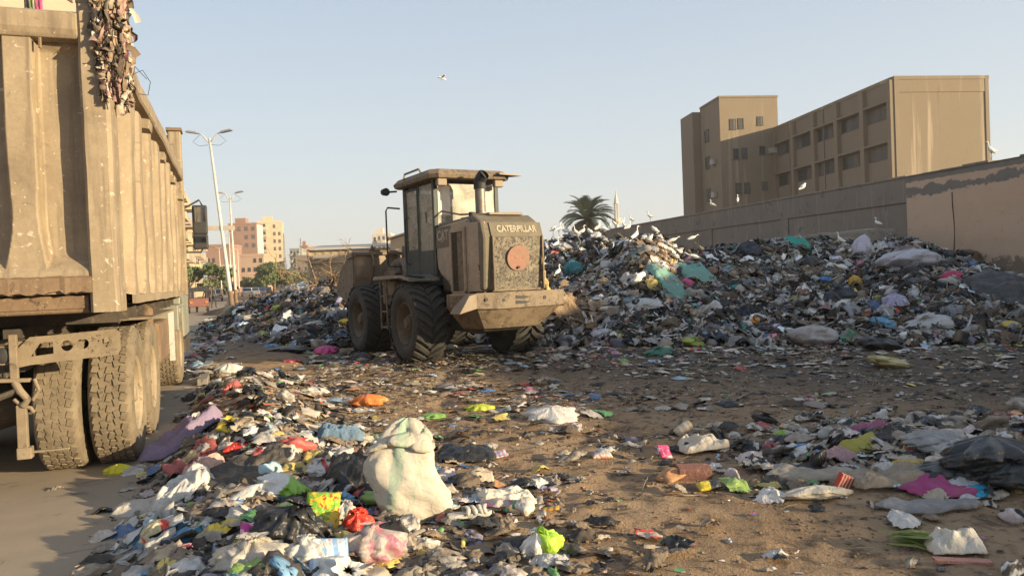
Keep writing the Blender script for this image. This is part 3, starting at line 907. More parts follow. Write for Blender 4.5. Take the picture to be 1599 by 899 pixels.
# ================================================================== STREET LAMPS
def street_lamp(label, px, py, Y, H, lean=(0, 0), arm=1.9, boards=False, rz=0.0):
    b = at(px, py, Y); b.z = 0.1
    t = thing('street_lamp', label, 'street lamp', b, rz, 'street lamps along the kerb')
    lx, ly = lean
    top = Vector((lx, ly, H))
    g = MB(); g.tube([(0, 0, -0.2), (lx * .1, ly * .1, H * .1), top], [0.13, 0.12, 0.065], 12)
    o = g.build('pole', MT['pole'], t, smooth=True)
    g = MB(); g.tube([(0, 0, -0.1), (lx * .03, ly * .03, 0.35)], 0.2, 12); g.tube([(0, 0, -0.1), (lx * .13, 0, 1.3)], 0.145, 12); g.build('base', MT['rustbody'], t)
    for s in (-1, 1):
        g = MB(); g.tube([top + Vector((0, 0, -0.3)), top + Vector((s * 0.25, 0, -0.02)), top + Vector((s * arm * 0.6, 0, 0.22)), top + Vector((s * arm, 0, 0.33))], [0.05, 0.045, 0.04, 0.035], 8)
        o = g.build('arm', MT['pole'], t, smooth=True)
        h = MB(); c = top + Vector((s * (arm + 0.38), 0, 0.42))
        h.box(c - Vector((s * 0.08, 0, 0.03)), (0.75, 0.3, 0.13), (0, -s * 0.17, 0), (0.8, 0.7)); h.build('lamp_head', MT['lamp'], o, bevel=0.04)
        w = MB(); w.tube([top + Vector((s * 0.1, 0, -0.4)), top + Vector((s * 0.6, 0, -0.45)), top + Vector((s * 1.0, 0, -0.2)), top + Vector((s * arm * 0.8, 0, 0.2))], 0.012, 5); w.build('cable', MT['black'], t)
    if boards:
        for s, w_ in ((-1, 0.72), (1, 0.62)):
            z = H * 0.485; cx = lx * 0.455
            g = MB(); g.box((cx + s * (w_ / 2 + 0.12), -0.03, z + (0.0 if s > 0 else 0.02)), (w_, 0.05, 0.27), (0, 0.04, 0)); g.build('sign_board', MT['signboard'], t, bevel=0.01)
    return t
street_lamp('tall leaning double street lamp with two cream boards, nearest the lorry', 364, 491, 45, 10.4, (-0.95, 0), 0.72, True)
street_lamp('upright double street lamp close behind the leaning one', 369, 479, 66, 9.4, (-0.15, 0), 0.55)
street_lamp('distant double street lamp between the two nearer poles', 362, 468, 103, 9.0, (0, 0), 1.0)
street_lamp('short far lamp pole left of the leaning pole', 347, 463, 140, 9.0, (-0.2, 0), 1.2)
street_lamp('faint far lamp pole right of the upright pole', 374, 461, 150, 9.0, (0, 0), 1.2)

# ================================================================== TREES
def leafmat(name, c1, c2):
    m, nt, b = new_mat(name); v = objco(nt)
    n = noise(nt, 0.8, 5, 0.7, 0, v)
    nt.links.new(mixc(nt, ramp(nt, n, [(0.35, 0), (0.65, 1)]), c1, c2), b.inputs['Base Color']); b.inputs['Roughness'].default_value = 0.7
    return m
MT['leaf'] = leafmat("dusty_foliage", (0.07, 0.1, 0.03), (0.13, 0.155, 0.05))
MT['leaf2'] = leafmat("olive_foliage", (0.08, 0.1, 0.04), (0.15, 0.16, 0.065))
MT['palm'] = leafmat("palm_fronds", (0.25, 0.27, 0.15), (0.4, 0.4, 0.25))
MT['palmdry'] = leafmat("dry_palm_fronds", (0.25, 0.19, 0.1), (0.35, 0.26, 0.14))
MT['bark'] = worn("bark", (0.16, 0.115, 0.07), (0.1, 0.07, 0.045), None, 6, 0.95, bs=0.8, bd=0.04)
def tree(label, px, Y, w, H, seed, mat, nl=2600, leaf=0.3):
    a = at(px, 447, Y); rr = np.random.default_rng(seed)
    t = thing('street_tree', label, 'tree', (a.x, a.y, 0), 0, 'trees along the far street')
    g = MB(); g.tube([(0, 0, -0.2), (0.1, 0, H * 0.3), (0.2, 0.1, H * 0.6)], [w * 0.05, w * 0.035, w * 0.02], 8)
    for k in range(5):
        an = k * 1.3 + seed; g.tube([(0.1, 0, H * 0.3), (w * 0.2 * math.cos(an), w * 0.2 * math.sin(an), H * 0.55), (w * 0.33 * math.cos(an), w * 0.33 * math.sin(an), H * 0.75)], [w * 0.025, w * 0.015, w * 0.006], 6)
    g.build('trunk', MT['bark'], t, smooth=True)
    nc = 16
    cc = np.stack([rr.normal(0, 0.24, nc) * w, rr.normal(0, 0.24, nc) * w, H * (0.58 + rr.uniform(-0.2, 0.2, nc))], 1)
    cr = rr.uniform(0.13, 0.24, nc) * w
    ci = rr.integers(0, nc, nl)
    d = rr.normal(size=(nl, 3)); d /= np.linalg.norm(d, axis=1)[:, None]
    r = rr.uniform(0.6, 1.08, nl)[:, None]
    C = cc[ci] + d * r * cr[ci][:, None] * np.array([1, 1, 0.75])
    u = rr.normal(size=(nl, 3)); u /= np.linalg.norm(u, axis=1)[:, None]
    v = np.cross(d + rr.normal(size=(nl, 3)) * 0.6, u); v /= np.linalg.norm(v, axis=1)[:, None]
    s = leaf * rr.uniform(0.5, 1.2, nl)[:, None]
    V = np.stack([C - u * s, C - v * s * 0.6, C + u * s, C + v * s * 0.6], 1).reshape(-1, 3)
    fast_mesh('crown', V, np.arange(nl * 4).reshape(-1, 4), mat, parent=t)
tree('dense dark green tree just right of the lorry front', 291, 84, 5.2, 4.9, 3, MT['leaf'], 4000, 0.28)
tree('smaller olive tree left of the leaning lamp pole', 327, 150, 6.5, 4.3, 5, MT['leaf2'], 2500, 0.3)
tree('broad rounded green tree right of the lamp poles', 428, 160, 8.5, 7.4, 7, MT['leaf'], 6000, 0.3)
tree('low green tree touching the broad one on its left', 401, 170, 5.5, 4.2, 8, MT['leaf2'], 2500, 0.3)
tree('low spreading tree between the broad tree and the shed', 452, 165, 7.0, 5.2, 9, MT['leaf'], 3500, 0.3)
tree('small dark tree behind the lamp poles', 350, 170, 5.0, 3.6, 12, MT['leaf2'], 1800, 0.3)

def palm():
    a = at(919, 429, 88); rr = random.Random(5)
    t = thing('date_palm', 'bushy date palm rising behind the egrets on the main heap', 'palm', (a.x, a.y, 0))
    Hc = 7.9
    g = MB(); pts = [(0.02 * math.sin(z), 0, z) for z in np.arange(0, Hc, 0.35)]
    g.tube(pts, [0.34 + 0.05 * (i % 2) for i in range(len(pts))], 10); g.build('trunk', MT['bark'], t)
    for dry in (0, 1):
        V = []; F = []
        nf = 54 if not dry else 16
        for k in range(nf):
            az = rr.uniform(0, 2 * math.pi); el = rr.uniform(0.05, 1.45) if not dry else rr.uniform(-0.9, -0.1)
            L = rr.uniform(2.9, 3.8) * (1 if not dry else 0.75)
            dh = Vector((math.cos(az), math.sin(az), 0)); side = Vector((-math.sin(az), math.cos(az), 0))
            p = Vector((0, 0, Hc)); n = 15; prev = None
            for i in range(n):
                e = el - 1.25 * (i / n) ** 1.5
                d = dh * math.cos(e) + Vector((0, 0, 1)) * math.sin(e)
                q = p + d * L / n
                up = d.cross(side)
                for s in (-1, 1):
                    ll = 0.8 * math.sin(math.pi * (0.12 + 0.86 * i / n)) + 0.05
                    for h_ in (0, 0.5):
                        b0 = p + (q - p) * h_
                        tip = b0 + (side * s * 0.75 + d * 0.75 + up * 0.25).normalized() * ll
                        w = d * 0.075
                        kx = len(V); V += [b0 - w, b0 + w, tip + w * 0.3, tip - w * 0.3]; F.append((kx, kx + 1, kx + 2, kx + 3))
                w = side * 0.03
                kx = len(V); V += [p - w, p + w, q + w, q - w]; F.append((kx, kx + 1, kx + 2, kx + 3))
                p = q
        fast_mesh('dry_fronds' if dry else 'crown', np.array([tuple(v) for v in V]), np.array(F), MT['palmdry' if dry else 'palm'], parent=t)
palm()

# ================================================================== WHEELS
def disc_wheel(parent, loc, R, W, rimR, side, tread, tm, rm, drum=True, twin=False):
    """axle along local x; side=+1: outer face towards +x"""
    hub = MB(); hub.tube([(-W * 0.3, 0, 0), (W * 0.34 * 1, 0, 0)], rimR * 0.34, 16)
    hub.tube([(side * W * 0.28, 0, 0), (side * W * 0.42, 0, 0)], [rimR * 0.3, rimR * 0.22], 16)
    w = hub.build('wheel', rm, parent); w.location = loc
    t = MB(); hw = W / 2; RC = R * (0.945 if tread == 'lug' else 1.0)
    prof = [(-hw * 0.72, rimR), (-hw * 0.95, rimR * 1.08), (-hw * 1.06, (rimR + R) / 2), (-hw * 0.98, RC * 0.93), (-hw * 0.86, RC * 0.975), (-hw * 0.4, RC * 0.985), (0, RC * 0.988),
            (hw * 0.4, RC * 0.985), (hw * 0.86, RC * 0.975), (hw * 0.98, RC * 0.93), (hw * 1.06, (rimR + R) / 2), (hw * 0.95, rimR * 1.08), (hw * 0.72, rimR)]
    t.lathe(prof, 64)
    smooth_n = len(t.f)
    if tread == 'lug':
        n = 24
        for k in range(n):
            for s in (-1, 1):
                a0 = 2 * math.pi * (k + (0.5 if s > 0 else 0)) / n
                segs = 4; P = []
                for i in range(segs + 1):
                    u = i / segs; x = s * hw * (0.04 + 1.0 * u); an = a0 + s * 0 + 0.30 * (1 - u) ** 1.3
                    rr = R * (1.0 if u < 0.9 else 0.97)
                    P.append((x, an, rr))
                half = math.pi / n * 0.58
                vs = []; fs = []
                for (x, an, rr) in P:
                    for (da, r_) in ((-half, R * 0.91), (-half * 0.82, rr), (half * 0.82, rr), (half, R * 0.91)):
                        vs.append((x, r_ * math.sin(an + da), r_ * math.cos(an + da)))
                for i in range(segs):
                    for j in range(3): fs.append((i * 4 + j, i * 4 + j + 1, i * 4 + j + 5, i * 4 + j + 4))
                fs += [(0, 3, 2, 1), (segs * 4, segs * 4 + 1, segs * 4 + 2, segs * 4 + 3)]
                t.add(vs, fs)
    else:
        n = 46; rows = 5
        for k in range(n):
            for r in range(rows):
                xc = (-0.80 + 1.6 * (r + 0.5) / rows) * hw
                an = 2 * math.pi * (k + (0.5 if r % 2 else 0) + 0.12 * math.sin(k * 3 + r)) / n
                bw = 1.6 * hw / rows * 0.86; bl = 2 * math.pi * R / n * 0.80
                if tread == 'worn': bl *= 0.95; bw *= 0.97
                hgt = 0.012 if tread != 'worn' else 0.006
                if r in (0, rows - 1): bw *= 1.15
                X = Matrix.Rotation(an, 4, 'X') @ Matrix.Translation((xc, 0, R * 0.985)) @ Matrix.Rotation(0.25 * (1 if r % 2 else -1), 4, 'Z')
                h = bw / 2; l = bl / 2
                t.add([(-h, -l, -0.01), (h, -l, -0.01), (h, l, -0.01), (-h, l, -0.01), (-h * .9, -l * .9, hgt), (h * .9, -l * .9, hgt), (h * .9, l * .9, hgt), (-h * .9, l * .9, hgt)],
                      [(4, 5, 6, 7), (0, 1, 5, 4), (1, 2, 6, 5), (2, 3, 7, 6), (3, 0, 4, 7)], X)
    ty = t.build('tyre', tm, w)
    ty.data.polygons.foreach_set('use_smooth', [i < smooth_n for i in range(len(ty.data.polygons))])
    r_ = MB(); s = side
    deep = hw * (0.15 if not twin else 0.1)
    r_.lathe([(s * hw * 0.86, rimR * 1.03), (s * hw * 0.92, rimR * 1.0), (s * hw * 0.80, rimR * 0.93), (s * deep, rimR * 0.84), (s * deep * 0.7, rimR * 0.5), (s * hw * 0.5, rimR * 0.42), (s * hw * 0.55, 0.001)], 40)
    r_.lathe([(-s * hw * 0.86, rimR * 1.03), (-s * hw * 0.5, rimR * 0.9), (-s * hw * 0.2, 0.001)], 32)
    for k in range(10):
        an = 2 * math.pi * k / 10
        y, z = rimR * 0.6 * math.cos(an), rimR * 0.6 * math.sin(an)
        r_.tube([(s * deep * 0.6, y, z), (s * (deep + 0.045), y, z)], 0.018, 6)
    rr = r_.build('rim', rm, w); smooth_angle(rr, 30)
    return w

# ================================================================== DUMP LORRY
def lorry():
    T = thing('dump_lorry', 'high sided beige dump lorry with ribbed dusty tipper body standing on the street', 'lorry', (-4.275, 5.57, 0), math.atan2(0.342, 0.94))
    BODY = MT['body']
    # --- tailgate as a dented pressed sheet: ribs, flare, ledge
    nxg, nzg = 260, 210
    xs = np.linspace(-1.07, 1.07, nxg); zs = np.linspace(1.60, 3.62, nzg)
    XX, ZZ = np.meshgrid(xs, zs, indexing='ij')
    d = np.zeros_like(XX)
    dent = 0.018 * fbm(XX * 1.7, ZZ * 1.3, 4, 4)
    for rc in (-0.66, 0.0, 0.645):
        flare = np.clip((2.12 - ZZ) / 0.33, 0, 1)
        hw = 0.105 + 0.05 * flare ** 1.6 + 0.012 * fbm(ZZ * 2.2, ZZ * 0 + rc, 6, 3)
        edge = 0.03
        prof = np.clip((hw - np.abs(XX - rc - 0.015 * fbm(ZZ * 1.1, ZZ * 0 + rc * 3, 14, 3))) / edge + 0.5, 0, 1)
        d = np.maximum(d, 0.13 * prof * (1 - 0.12 * vnoise(ZZ * 1.5, XX * 0 + rc, 9)))
    ledge = np.clip((1.93 - ZZ) / 0.18, 0, 1)
    d = np.maximum(d, 0.15 * sstep(ledge))
    topl = np.clip((ZZ - 3.46) / 0.05, 0, 1) * 0.04
    d = np.maximum(d, topl) + dent
    V = np.stack([XX, -d, ZZ], -1).reshape(-1, 3)
    ii = np.arange(nxg * nzg).reshape(nxg, nzg)
    Qg = np.stack([ii[:-1, :-1], ii[1:, :-1], ii[1:, 1:], ii[:-1, 1:]], -1).reshape(-1, 4)
    tg = fast_mesh('tailgate', V, Qg, BODY, parent=T, smooth=True)
    g = MB(); g.bb(-1.07, 1.07, 0.045, 0.10, 1.5, 3.6); g.build('tailgate_inner', BODY, T)
    g = MB()
    g.prism([(-0.165, 3.56), (-0.15, 3.535), (-0.1, 3.525), (0.06, 3.525), (0.06, 3.74), (-0.15, 3.74), (-0.175, 3.72), (-0.18, 3.6)], -1.06, 1.055, 'x')
    g.build('header_beam', BODY, T, bevel=0.008)
    g = MB(); g.tube([(0.80, -0.15, 3.53), (0.80, -0.15, 3.45)], 0.012, 6); g.build('hook', MT['rustbody'], T)
    g = MB()
    P = []
    for i in range(60):
        x = -1.08 + 2.16 * i / 59
        w = 0.008 * math.sin(i * 1.7) + 0.012 * rnd.uniform(-1, 1)
        P += [(x, -0.15, 1.735 + w * .3), (x, -0.19 + w * .3, 1.72), (x, -0.195 + w * .4, 1.61 + w), (x, -0.06, 1.595 + w), (x, 0.04, 1.60)]
    g.grid(P, 60, 5); g.build('lower_beam', MT['rustbody'], T, smooth=False)
    g = MB(); g.bb(-1.02, 1.04, -0.11, 0.1, 1.48, 1.585); g.tube([(-1.02, -0.07, 1.475), (1.04, -0.07, 1.475)], 0.03, 8); g.build('lower_lip', MT['rustbody'], T, bevel=0.01)
    # --- corner posts
    for s in (-1, 1):
        P = []; n = 40
        for i in range(n):
            z = 1.45 + (3.80 - 1.45) * i / (n - 1)
            a = 0.008 * float(fbm(z * 2.5, s, 3, 4)); b = 0.012 * float(fbm(z * 1.5, s + 5, 7, 4))
            ring = [(1.055 + a, 0.06), (1.055 + a, -0.155 + b), (1.075 + a, -0.175 + b), (1.23 + b, -0.175 + a), (1.26 + b, -0.15 + a), (1.27 + b, 0.10 + a), (1.245 + b, 0.14), (1.20, 0.14)]
            P += [(s * x, y, z) for x, y in ring] + [(s * ring[0][0], ring[0][1], z)]
        g = MB(); g.grid(P, n, 9); o = g.build('corner_post', BODY, T, smooth=False)
        g = MB(); g.bb(s * 1.16 - 0.115, s * 1.16 + 0.115, -0.16, 0.12, 3.80, 3.98); g.build('hinge_block', BODY, T, bevel=0.015)
    # --- sides with vertical ribs
    ribs = np.arange(0.62, 6.9, 0.80)
    for s in (-1, 1):
        ny_, nz_ = (560, 90) if s > 0 else (220, 30)
        ys = np.linspace(0.10, 6.95, ny_); zs = np.linspace(1.52, 3.42, nz_)
        YY, ZZ = np.meshgrid(ys, zs, indexing='ij')
        d = np.zeros_like(YY)
        for k, rc in enumerate(ribs):
            c = rc + 0.03 * fbm(ZZ * 1.0, ZZ * 0 + k * 2.3, 60 + k, 3)
            hw = 0.135 + 0.02 * fbm(ZZ * 1.7, ZZ * 0 + k, 21 + k, 3) + 0.10 * np.clip((1.75 - ZZ) / 0.2, 0, 1)
            d = np.maximum(d, (0.115 + 0.02 * vnoise(ZZ * 2, ZZ * 0 + k, 5)) * np.clip((hw - np.abs(YY - c)) / 0.05 + 0.5, 0, 1))
        d = d * np.clip((3.36 - ZZ) / 0.05, 0, 1)
        d = d + 0.03 * fbm(YY * 1.2, ZZ * 1.2, 8, 4)
        V = np.stack([s * (1.19 + d), YY, ZZ], -1).reshape(-1, 3)
        ii = np.arange(ny_ * nz_).reshape(ny_, nz_)
        Qg = np.stack([ii[:-1, :-1], ii[1:, :-1], ii[1:, 1:], ii[:-1, 1:]], -1).reshape(-1, 4)
        fast_mesh('side_panel', V, Qg if s > 0 else Qg[:, ::-1], BODY, parent=T, smooth=True)
        g = MB(); g.bb(s * 1.16 - 0.02, s * 1.16 + 0.02, 0.14, 6.95, 1.5, 3.45); g.build('inner_panel', BODY, T)
        g = MB(); P = []
        for i in range(50):
            y = 0.12 + 6.83 * i / 49; w = 0.02 * float(fbm(y * 0.8, 0.2, 70, 4)); u = 0.02 * float(fbm(y * 1.1, 5.2, 71, 4))
            P += [(s * (1.15), y, 3.40 + w), (s * (1.33 + u), y, 3.40 + w), (s * (1.345 + u), y, 3.42 + w), (s * (1.345 + u), y, 3.555 + w), (s * (1.33 + u), y, 3.575 + w), (s * 1.14, y, 3.575 + w)]
        g.grid(P, 50, 6); g.build('top_rail', BODY, T, smooth=False)
        g = MB(); P = []
        for i in range(50):
            y = 0.12 + 6.83 * i / 49; w = 0.012 * float(fbm(y * 1.8, 0.2, 80, 4))
            P += [(s * (1.18), y, 1.60 + w), (s * (1.31 + w), y, 1.57 + w), (s * (1.31 + w), y, 1.50 + w), (s * 1.12, y, 1.50)]
        g.grid(P, 50, 4); g.build('bottom_rail', BODY, T)
        for k, rc in enumerate(ribs[1::2]):
            g = MB(); g.box((s * 1.31, rc + 0.38, 3.27 - 0.06 * k), (0.1, 0.28, 0.1), (0, 0.1, 0)); g.build('rail_bracket', BODY, T, bevel=0.01)
        g = MB(); g.bb(s * 1.25 - 0.11, s * 1.25 + 0.09, 6.95, 7.2, 1.5, 4.22); g.build('front_post', BODY, T, bevel=0.02)
        g = MB(); g.bb(s * 1.25 - 0.13, s * 1.25 + 0.11, 6.92, 7.26, 4.22, 4.27); g.build('post_cap', MT['rustbody'], T)
    g = MB(); g.bb(-1.14, 1.14, 6.98, 7.1, 1.5, 4.15); g.build('front_wall', BODY, T)
    g = MB(); g.bb(-1.1, 1.1, 0.1, 6.98, 1.47, 1.52); g.build('body_floor', MT['rustbody'], T)
    for y in np.arange(0.6, 6.8, 0.6):
        g = MB(); g.bb(-1.14, 1.14, y, y + 0.08, 1.34, 1.468); g.build('cross_bearer', MT['chassis'], T)
    # --- chassis
    for s in (-1, 1):
        g = MB(); g.bb(s * 0.42 - 0.04, s * 0.42 + 0.04, 0.45, 9.0, 0.98, 1.26); g.build('chassis_rail', MT['chassis'], T)
        g = MB(); g.bb(s * 0.42 - 0.06, s * 0.42 + 0.06, 0.3, 6.9, 1.262, 1.338); g.build('subframe', MT['chassis'], T)
    g = MB(); g.bb(-0.37, 0.37, 0.45, 0.55, 0.95, 1.25); g.build('rear_crossmember', MT['chassis'], T)
    for y in (1.30, 2.70):
        g = MB(); g.tube([(-0.95, y, 0.62), (0.95, y, 0.62)], 0.085, 10); g.lathe([(-0.28, 0.05), (-0.22, 0.2), (0, 0.26), (0.22, 0.2), (0.28, 0.05)], 20, Matrix.Translation((0, y, 0.64)))
        g.build('axle', MT['chassis'], T)
    for s in (-1, 1):
        g = MB(); P = []
        for i in range(13):
            y = 0.95 + 2.1 * i / 12; z = 0.95 - 0.3 * (abs(i - 6) / 6) ** 1.5
            P += [(s * 0.48, y, z), (s * 0.58, y, z), (s * 0.58, y, z - 0.18), (s * 0.48, y, z - 0.18), (s * 0.48, y, z)]
        g.grid(P, 13, 5); g.build('leaf_spring', MT['chassis'], T)
    # suspension lumps, air tank, hoses
    g = MB(); g.tube([(0.15, 0.7, 1.12), (0.15, 1.1, 1.12)], 0.13, 12); g.tube([(-0.2, 0.5, 1.05), (-0.25, 0.6, 0.8), (0.1, 0.7, 0.72), (0.35, 0.9, 0.8)], 0.03, 6); g.tube([(0.3, 0.5, 1.2), (0.33, 0.45, 0.95), (0.1, 0.6, 0.85)], 0.02, 6)
    g.build('air_tank', MT['chassis'], T)
    # --- perforated underrun plate
    cu = bpy.data.curves.new('plate', 'CURVE'); cu.dimensions = '2D'; cu.fill_mode = 'BOTH'; cu.extrude = 0.006
    def spl(pts):
        sp = cu.splines.new('POLY'); sp.points.add(len(pts) - 1)
        for p, q in zip(sp.points, pts): p.co = (q[0], q[1], 0, 1)
        sp.use_cyclic_u = True
    spl([(0, 0), (0.12, 0.02), (0.74, 0.06), (0.76, 0.10), (0.76, 0.24), (0.72, 0.27), (0.4, 0.25), (0.12, 0.24), (0.0, 0.12)])
    def circ(cx, cy, r): spl([(cx + r * math.cos(a), cy + r * math.sin(a)) for a in [2 * math.pi * k / 20 for k in range(20)]])
    circ(0.375, 0.155, 0.042); circ(0.49, 0.165, 0.042); circ(0.66, 0.165, 0.04)
    spl([(0.12, 0.085), (0.28, 0.10), (0.28, 0.20), (0.19, 0.19)])
    for cx in (0.56, 0.58, 0.6): circ(cx, 0.1 + (cx - .56) * 2, 0.007)
    tmp = bpy.data.objects.new('t', cu); COL.objects.link(tmp); bpy.context.view_layer.update()
    me = bpy.data.meshes.new_from_object(tmp.evaluated_get(bpy.context.evaluated_depsgraph_get())); bpy.data.objects.remove(tmp)
    for s in (1, -1):
        o = link('underrun_plate', me if s > 0 else me.copy(), None, T, bevel=0)
        o.data.materials.clear(); o.data.materials.append(MT['bracket'])
        o.matrix_local = Matrix.Translation((0.44 if s > 0 else -0.44, 0.22, 1.03)) @ (Matrix.Rotation(R_(90), 4, 'X') if s > 0 else Matrix.Rotation(R_(180), 4, 'Z') @ Matrix.Rotation(R_(90), 4, 'X'))
        g = MB(); g.bb(s * 0.48 - 0.01, s * 0.48 + 0.05, 0.24, 0.55, 1.05, 1.24); g.bb(s * 1.0, s * 1.0 + 0.06, 0.24, 0.6, 1.18, 1.24); g.bb(s*0.5, s*1.0+0.03, 0.5, 0.56, 1.2, 1.24)
        g.build('plate_mount', MT['bracket'], T)
    # towing coupling: hanger, hook and foot
    g = MB(); g.box((0.46, 0.16, 1.12), (0.055, 0.05, 0.36)); g.box((0.44, 0.15, 0.945), (0.26, 0.05, 0.03), (0, 0.05, 0))
    g.tube([(0.46, 0.15, 0.93), (0.50, 0.12, 0.86), (0.55, 0.12, 0.79), (0.51, 0.13, 0.74)], 0.03, 8); g.tube([(0.60, 0.12, 0.95), (0.63, 0.11, 0.86), (0.58, 0.12, 0.78)], 0.016, 6)
    g.tube([(0.45, 0.15, 0.80), (0.5, 0.15, 0.74), (0.56, 0.15, 0.72), (0.58, 0.15, 0.68)], 0.018, 6)
    g.box((0.50, 0.15, 0.56), (0.07, 0.06, 0.38)); g.box((0.51, 0.15, 0.375), (0.1, 0.09, 0.09)); g.box((0.66, 0.18, 0.37), (0.3, 0.04, 0.018))
    g.build('tow_coupling', MT['bracket'], T, bevel=0.006)
    g = MB(); g.tube([(0.385, 0.17, 1.14), (0.385, 0.24, 1.14)], [0.075, 0.07], 20); l_ = g.build('rear_light', MT['rustbody'], T)
    g = MB(); g.lathe([(0, 0.062), (0.012, 0.055), (0.02, 0.03), (0.022, 0.001)], 20, Matrix.Translation((0.385, 0.168, 1.14)) @ Matrix.Rotation(R_(-90), 4, 'Z')); g.build('lens', MT['black'], l_)
    # wheels
    w1 = disc_wheel(T, (1.03, 1.30, 0.635), 0.635, 0.345, 0.345, 1, 'block', MT['tyre'], MT['tyreside'])
    w2 = disc_wheel(T, (0.625, 1.22, 0.622), 0.62, 0.345, 0.345, 1, 'worn', MT['tyre'], MT['tyreside'], twin=True)
    for (src, x, y, rz) in ((w1, 1.03, 2.70, 0), (w2, 0.65, 2.70, 0), (w1, -1.03, 1.30, math.pi), (w2, -0.65, 1.30, math.pi), (w1, -1.03, 2.70, math.pi), (w2, -0.65, 2.70, math.pi), (w1, 1.02, 7.15, 0), (w1, -1.02, 7.15, math.pi)):
        c = copy_tree(src, T); c.location = (x, y, 0.635 if src is w1 else 0.62); c.rotation_euler = (rnd.uniform(0, 6), 0, rz)
    g = MB(); g.tube([(-0.9, 7.15, 0.62), (0.9, 7.15, 0.62)], 0.07, 8); g.build('front_axle', MT['chassis'], T)
    # fuel tank with strap, pipe, side lockers
    g = MB(); g.bb(0.72, 1.18, 3.75, 5.1, 0.66, 1.2); g.build('fuel_tank', MT['rustbody'], T, bevel=0.05)
    g = MB(); g.bb(1.185, 1.25, 5.0, 5.1, 0.6, 1.32); g.build('mudguard_edge', MT['pole'], T)
    g = MB(); g.bb(0.66, 1.26, 2.1, 5.12, 1.30, 1.325); g.build('guard_strip', MT['bracket'], T)
    g = MB(); g.tube([(0.75, 3.2, 1.34), (1.05, 3.0, 1.42), (1.14, 2.8, 1.36), (1.14, 2.75, 1.2)], 0.07, 10); g.build('exhaust_pipe', MT['rustbody'], T, smooth=True)
    g = MB(); g.bb(-1.18, -0.72, 3.75, 5.1, 0.66, 1.2); g.build('battery_box', MT['rustbody'], T, bevel=0.05)
    # cab
    cabm = worn("cab_grey_green", (0.24, 0.24, 0.19), (0.2, 0.19, 0.15), (0.3, 0.25, 0.17), 2, 0.6)
    g = MB(); g.prism([(7.3, 1.0), (7.3, 3.0), (7.5, 3.15), (9.1, 3.1), (9.45, 2.2), (9.5, 0.75), (8.0, 0.75), (7.9, 1.35), (7.75, 1.45), (7.35, 1.45)], -1.2, 1.2, 'x'); cab = g.build('cab', cabm, T, bevel=0.03)
    for s in (-1, 1):
        g = MB(); g.bb(s * 1.205 - 0.004, s * 1.205 + 0.008, 8.0, 9.15, 2.15, 2.85); g.build('cab_window', MT['cabglass'], cab)
        g = MB(); g.bb(s * 0.98 - 0.24, s * 0.98 + 0.25, 6.35, 7.9, 1.30, 1.36); g.bb(s * 0.98 - 0.24, s * 0.98 + 0.25, 6.32, 6.38, 0.95, 1.36); g.build('wing', cabm, T, bevel=0.02)
        g = MB(); g.tube([(s * 1.18, 8.9, 3.1), (s * 1.5, 9.0, 3.3), (s * 1.55, 9.0, 3.2)], 0.018, 8); g.tube([(s * 1.18, 8.9, 2.3), (s * 1.5, 9.0, 2.30), (s * 1.55, 9.0, 2.42)], 0.018, 8)
        mm = g.build('mirror_arm', MT['black'], T)
        g = MB(); g.box((s * 1.50, 9.0, 2.92), (0.27, 0.10, 0.56)); g.box((s * 1.50, 9.0, 2.50), (0.27, 0.12, 0.29)); g.build('mirror_housing', MT['black'], mm, bevel=0.03)
        g = MB(); g.box((s * 1.50, 8.944, 2.92), (0.21, 0.006, 0.48), (0.2, 0, 0)); g.box((s * 1.50, 8.934, 2.50), (0.2, 0.006, 0.2), (0.35, 0, 0)); g.build('mirror_glass', MT['chrome'], mm)
    g = MB(); g.bb(0.9, 1.22, 7.9, 9.3, 0.45, 0.72); g.build('step', MT['chassis'], T, bevel=0.03)
    g = MB(); g.bb(-1.15, 1.15, 9.5, 9.62, 0.55, 0.95); g.build('bumper', cabm, T, bevel=0.03)
    g = MB(); g.bb(-1.05, 1.05, 9.35, 9.42, 2.2, 2.2 + 0.01); g.bb(-0.95, 0.95, 9.502, 9.52, 1.2, 1.8); g.build('radiator_grille', MT['black'], T)
    return T
LORRY = lorry()

# ================================================================== WHEEL LOADER
def text_mesh(body, size, depth=0.003):
    cu = bpy.data.curves.new('txt', 'FONT'); cu.body = body; cu.size = size; cu.extrude = depth; cu.align_x = 'CENTER'; cu.align_y = 'CENTER'; cu.offset = size * 0.03
    o = bpy.data.objects.new('t', cu); COL.objects.link(o); bpy.context.view_layer.update()
    me = bpy.data.meshes.new_from_object(o.evaluated_get(bpy.context.evaluated_depsgraph_get())); bpy.data.objects.remove(o)
    return me

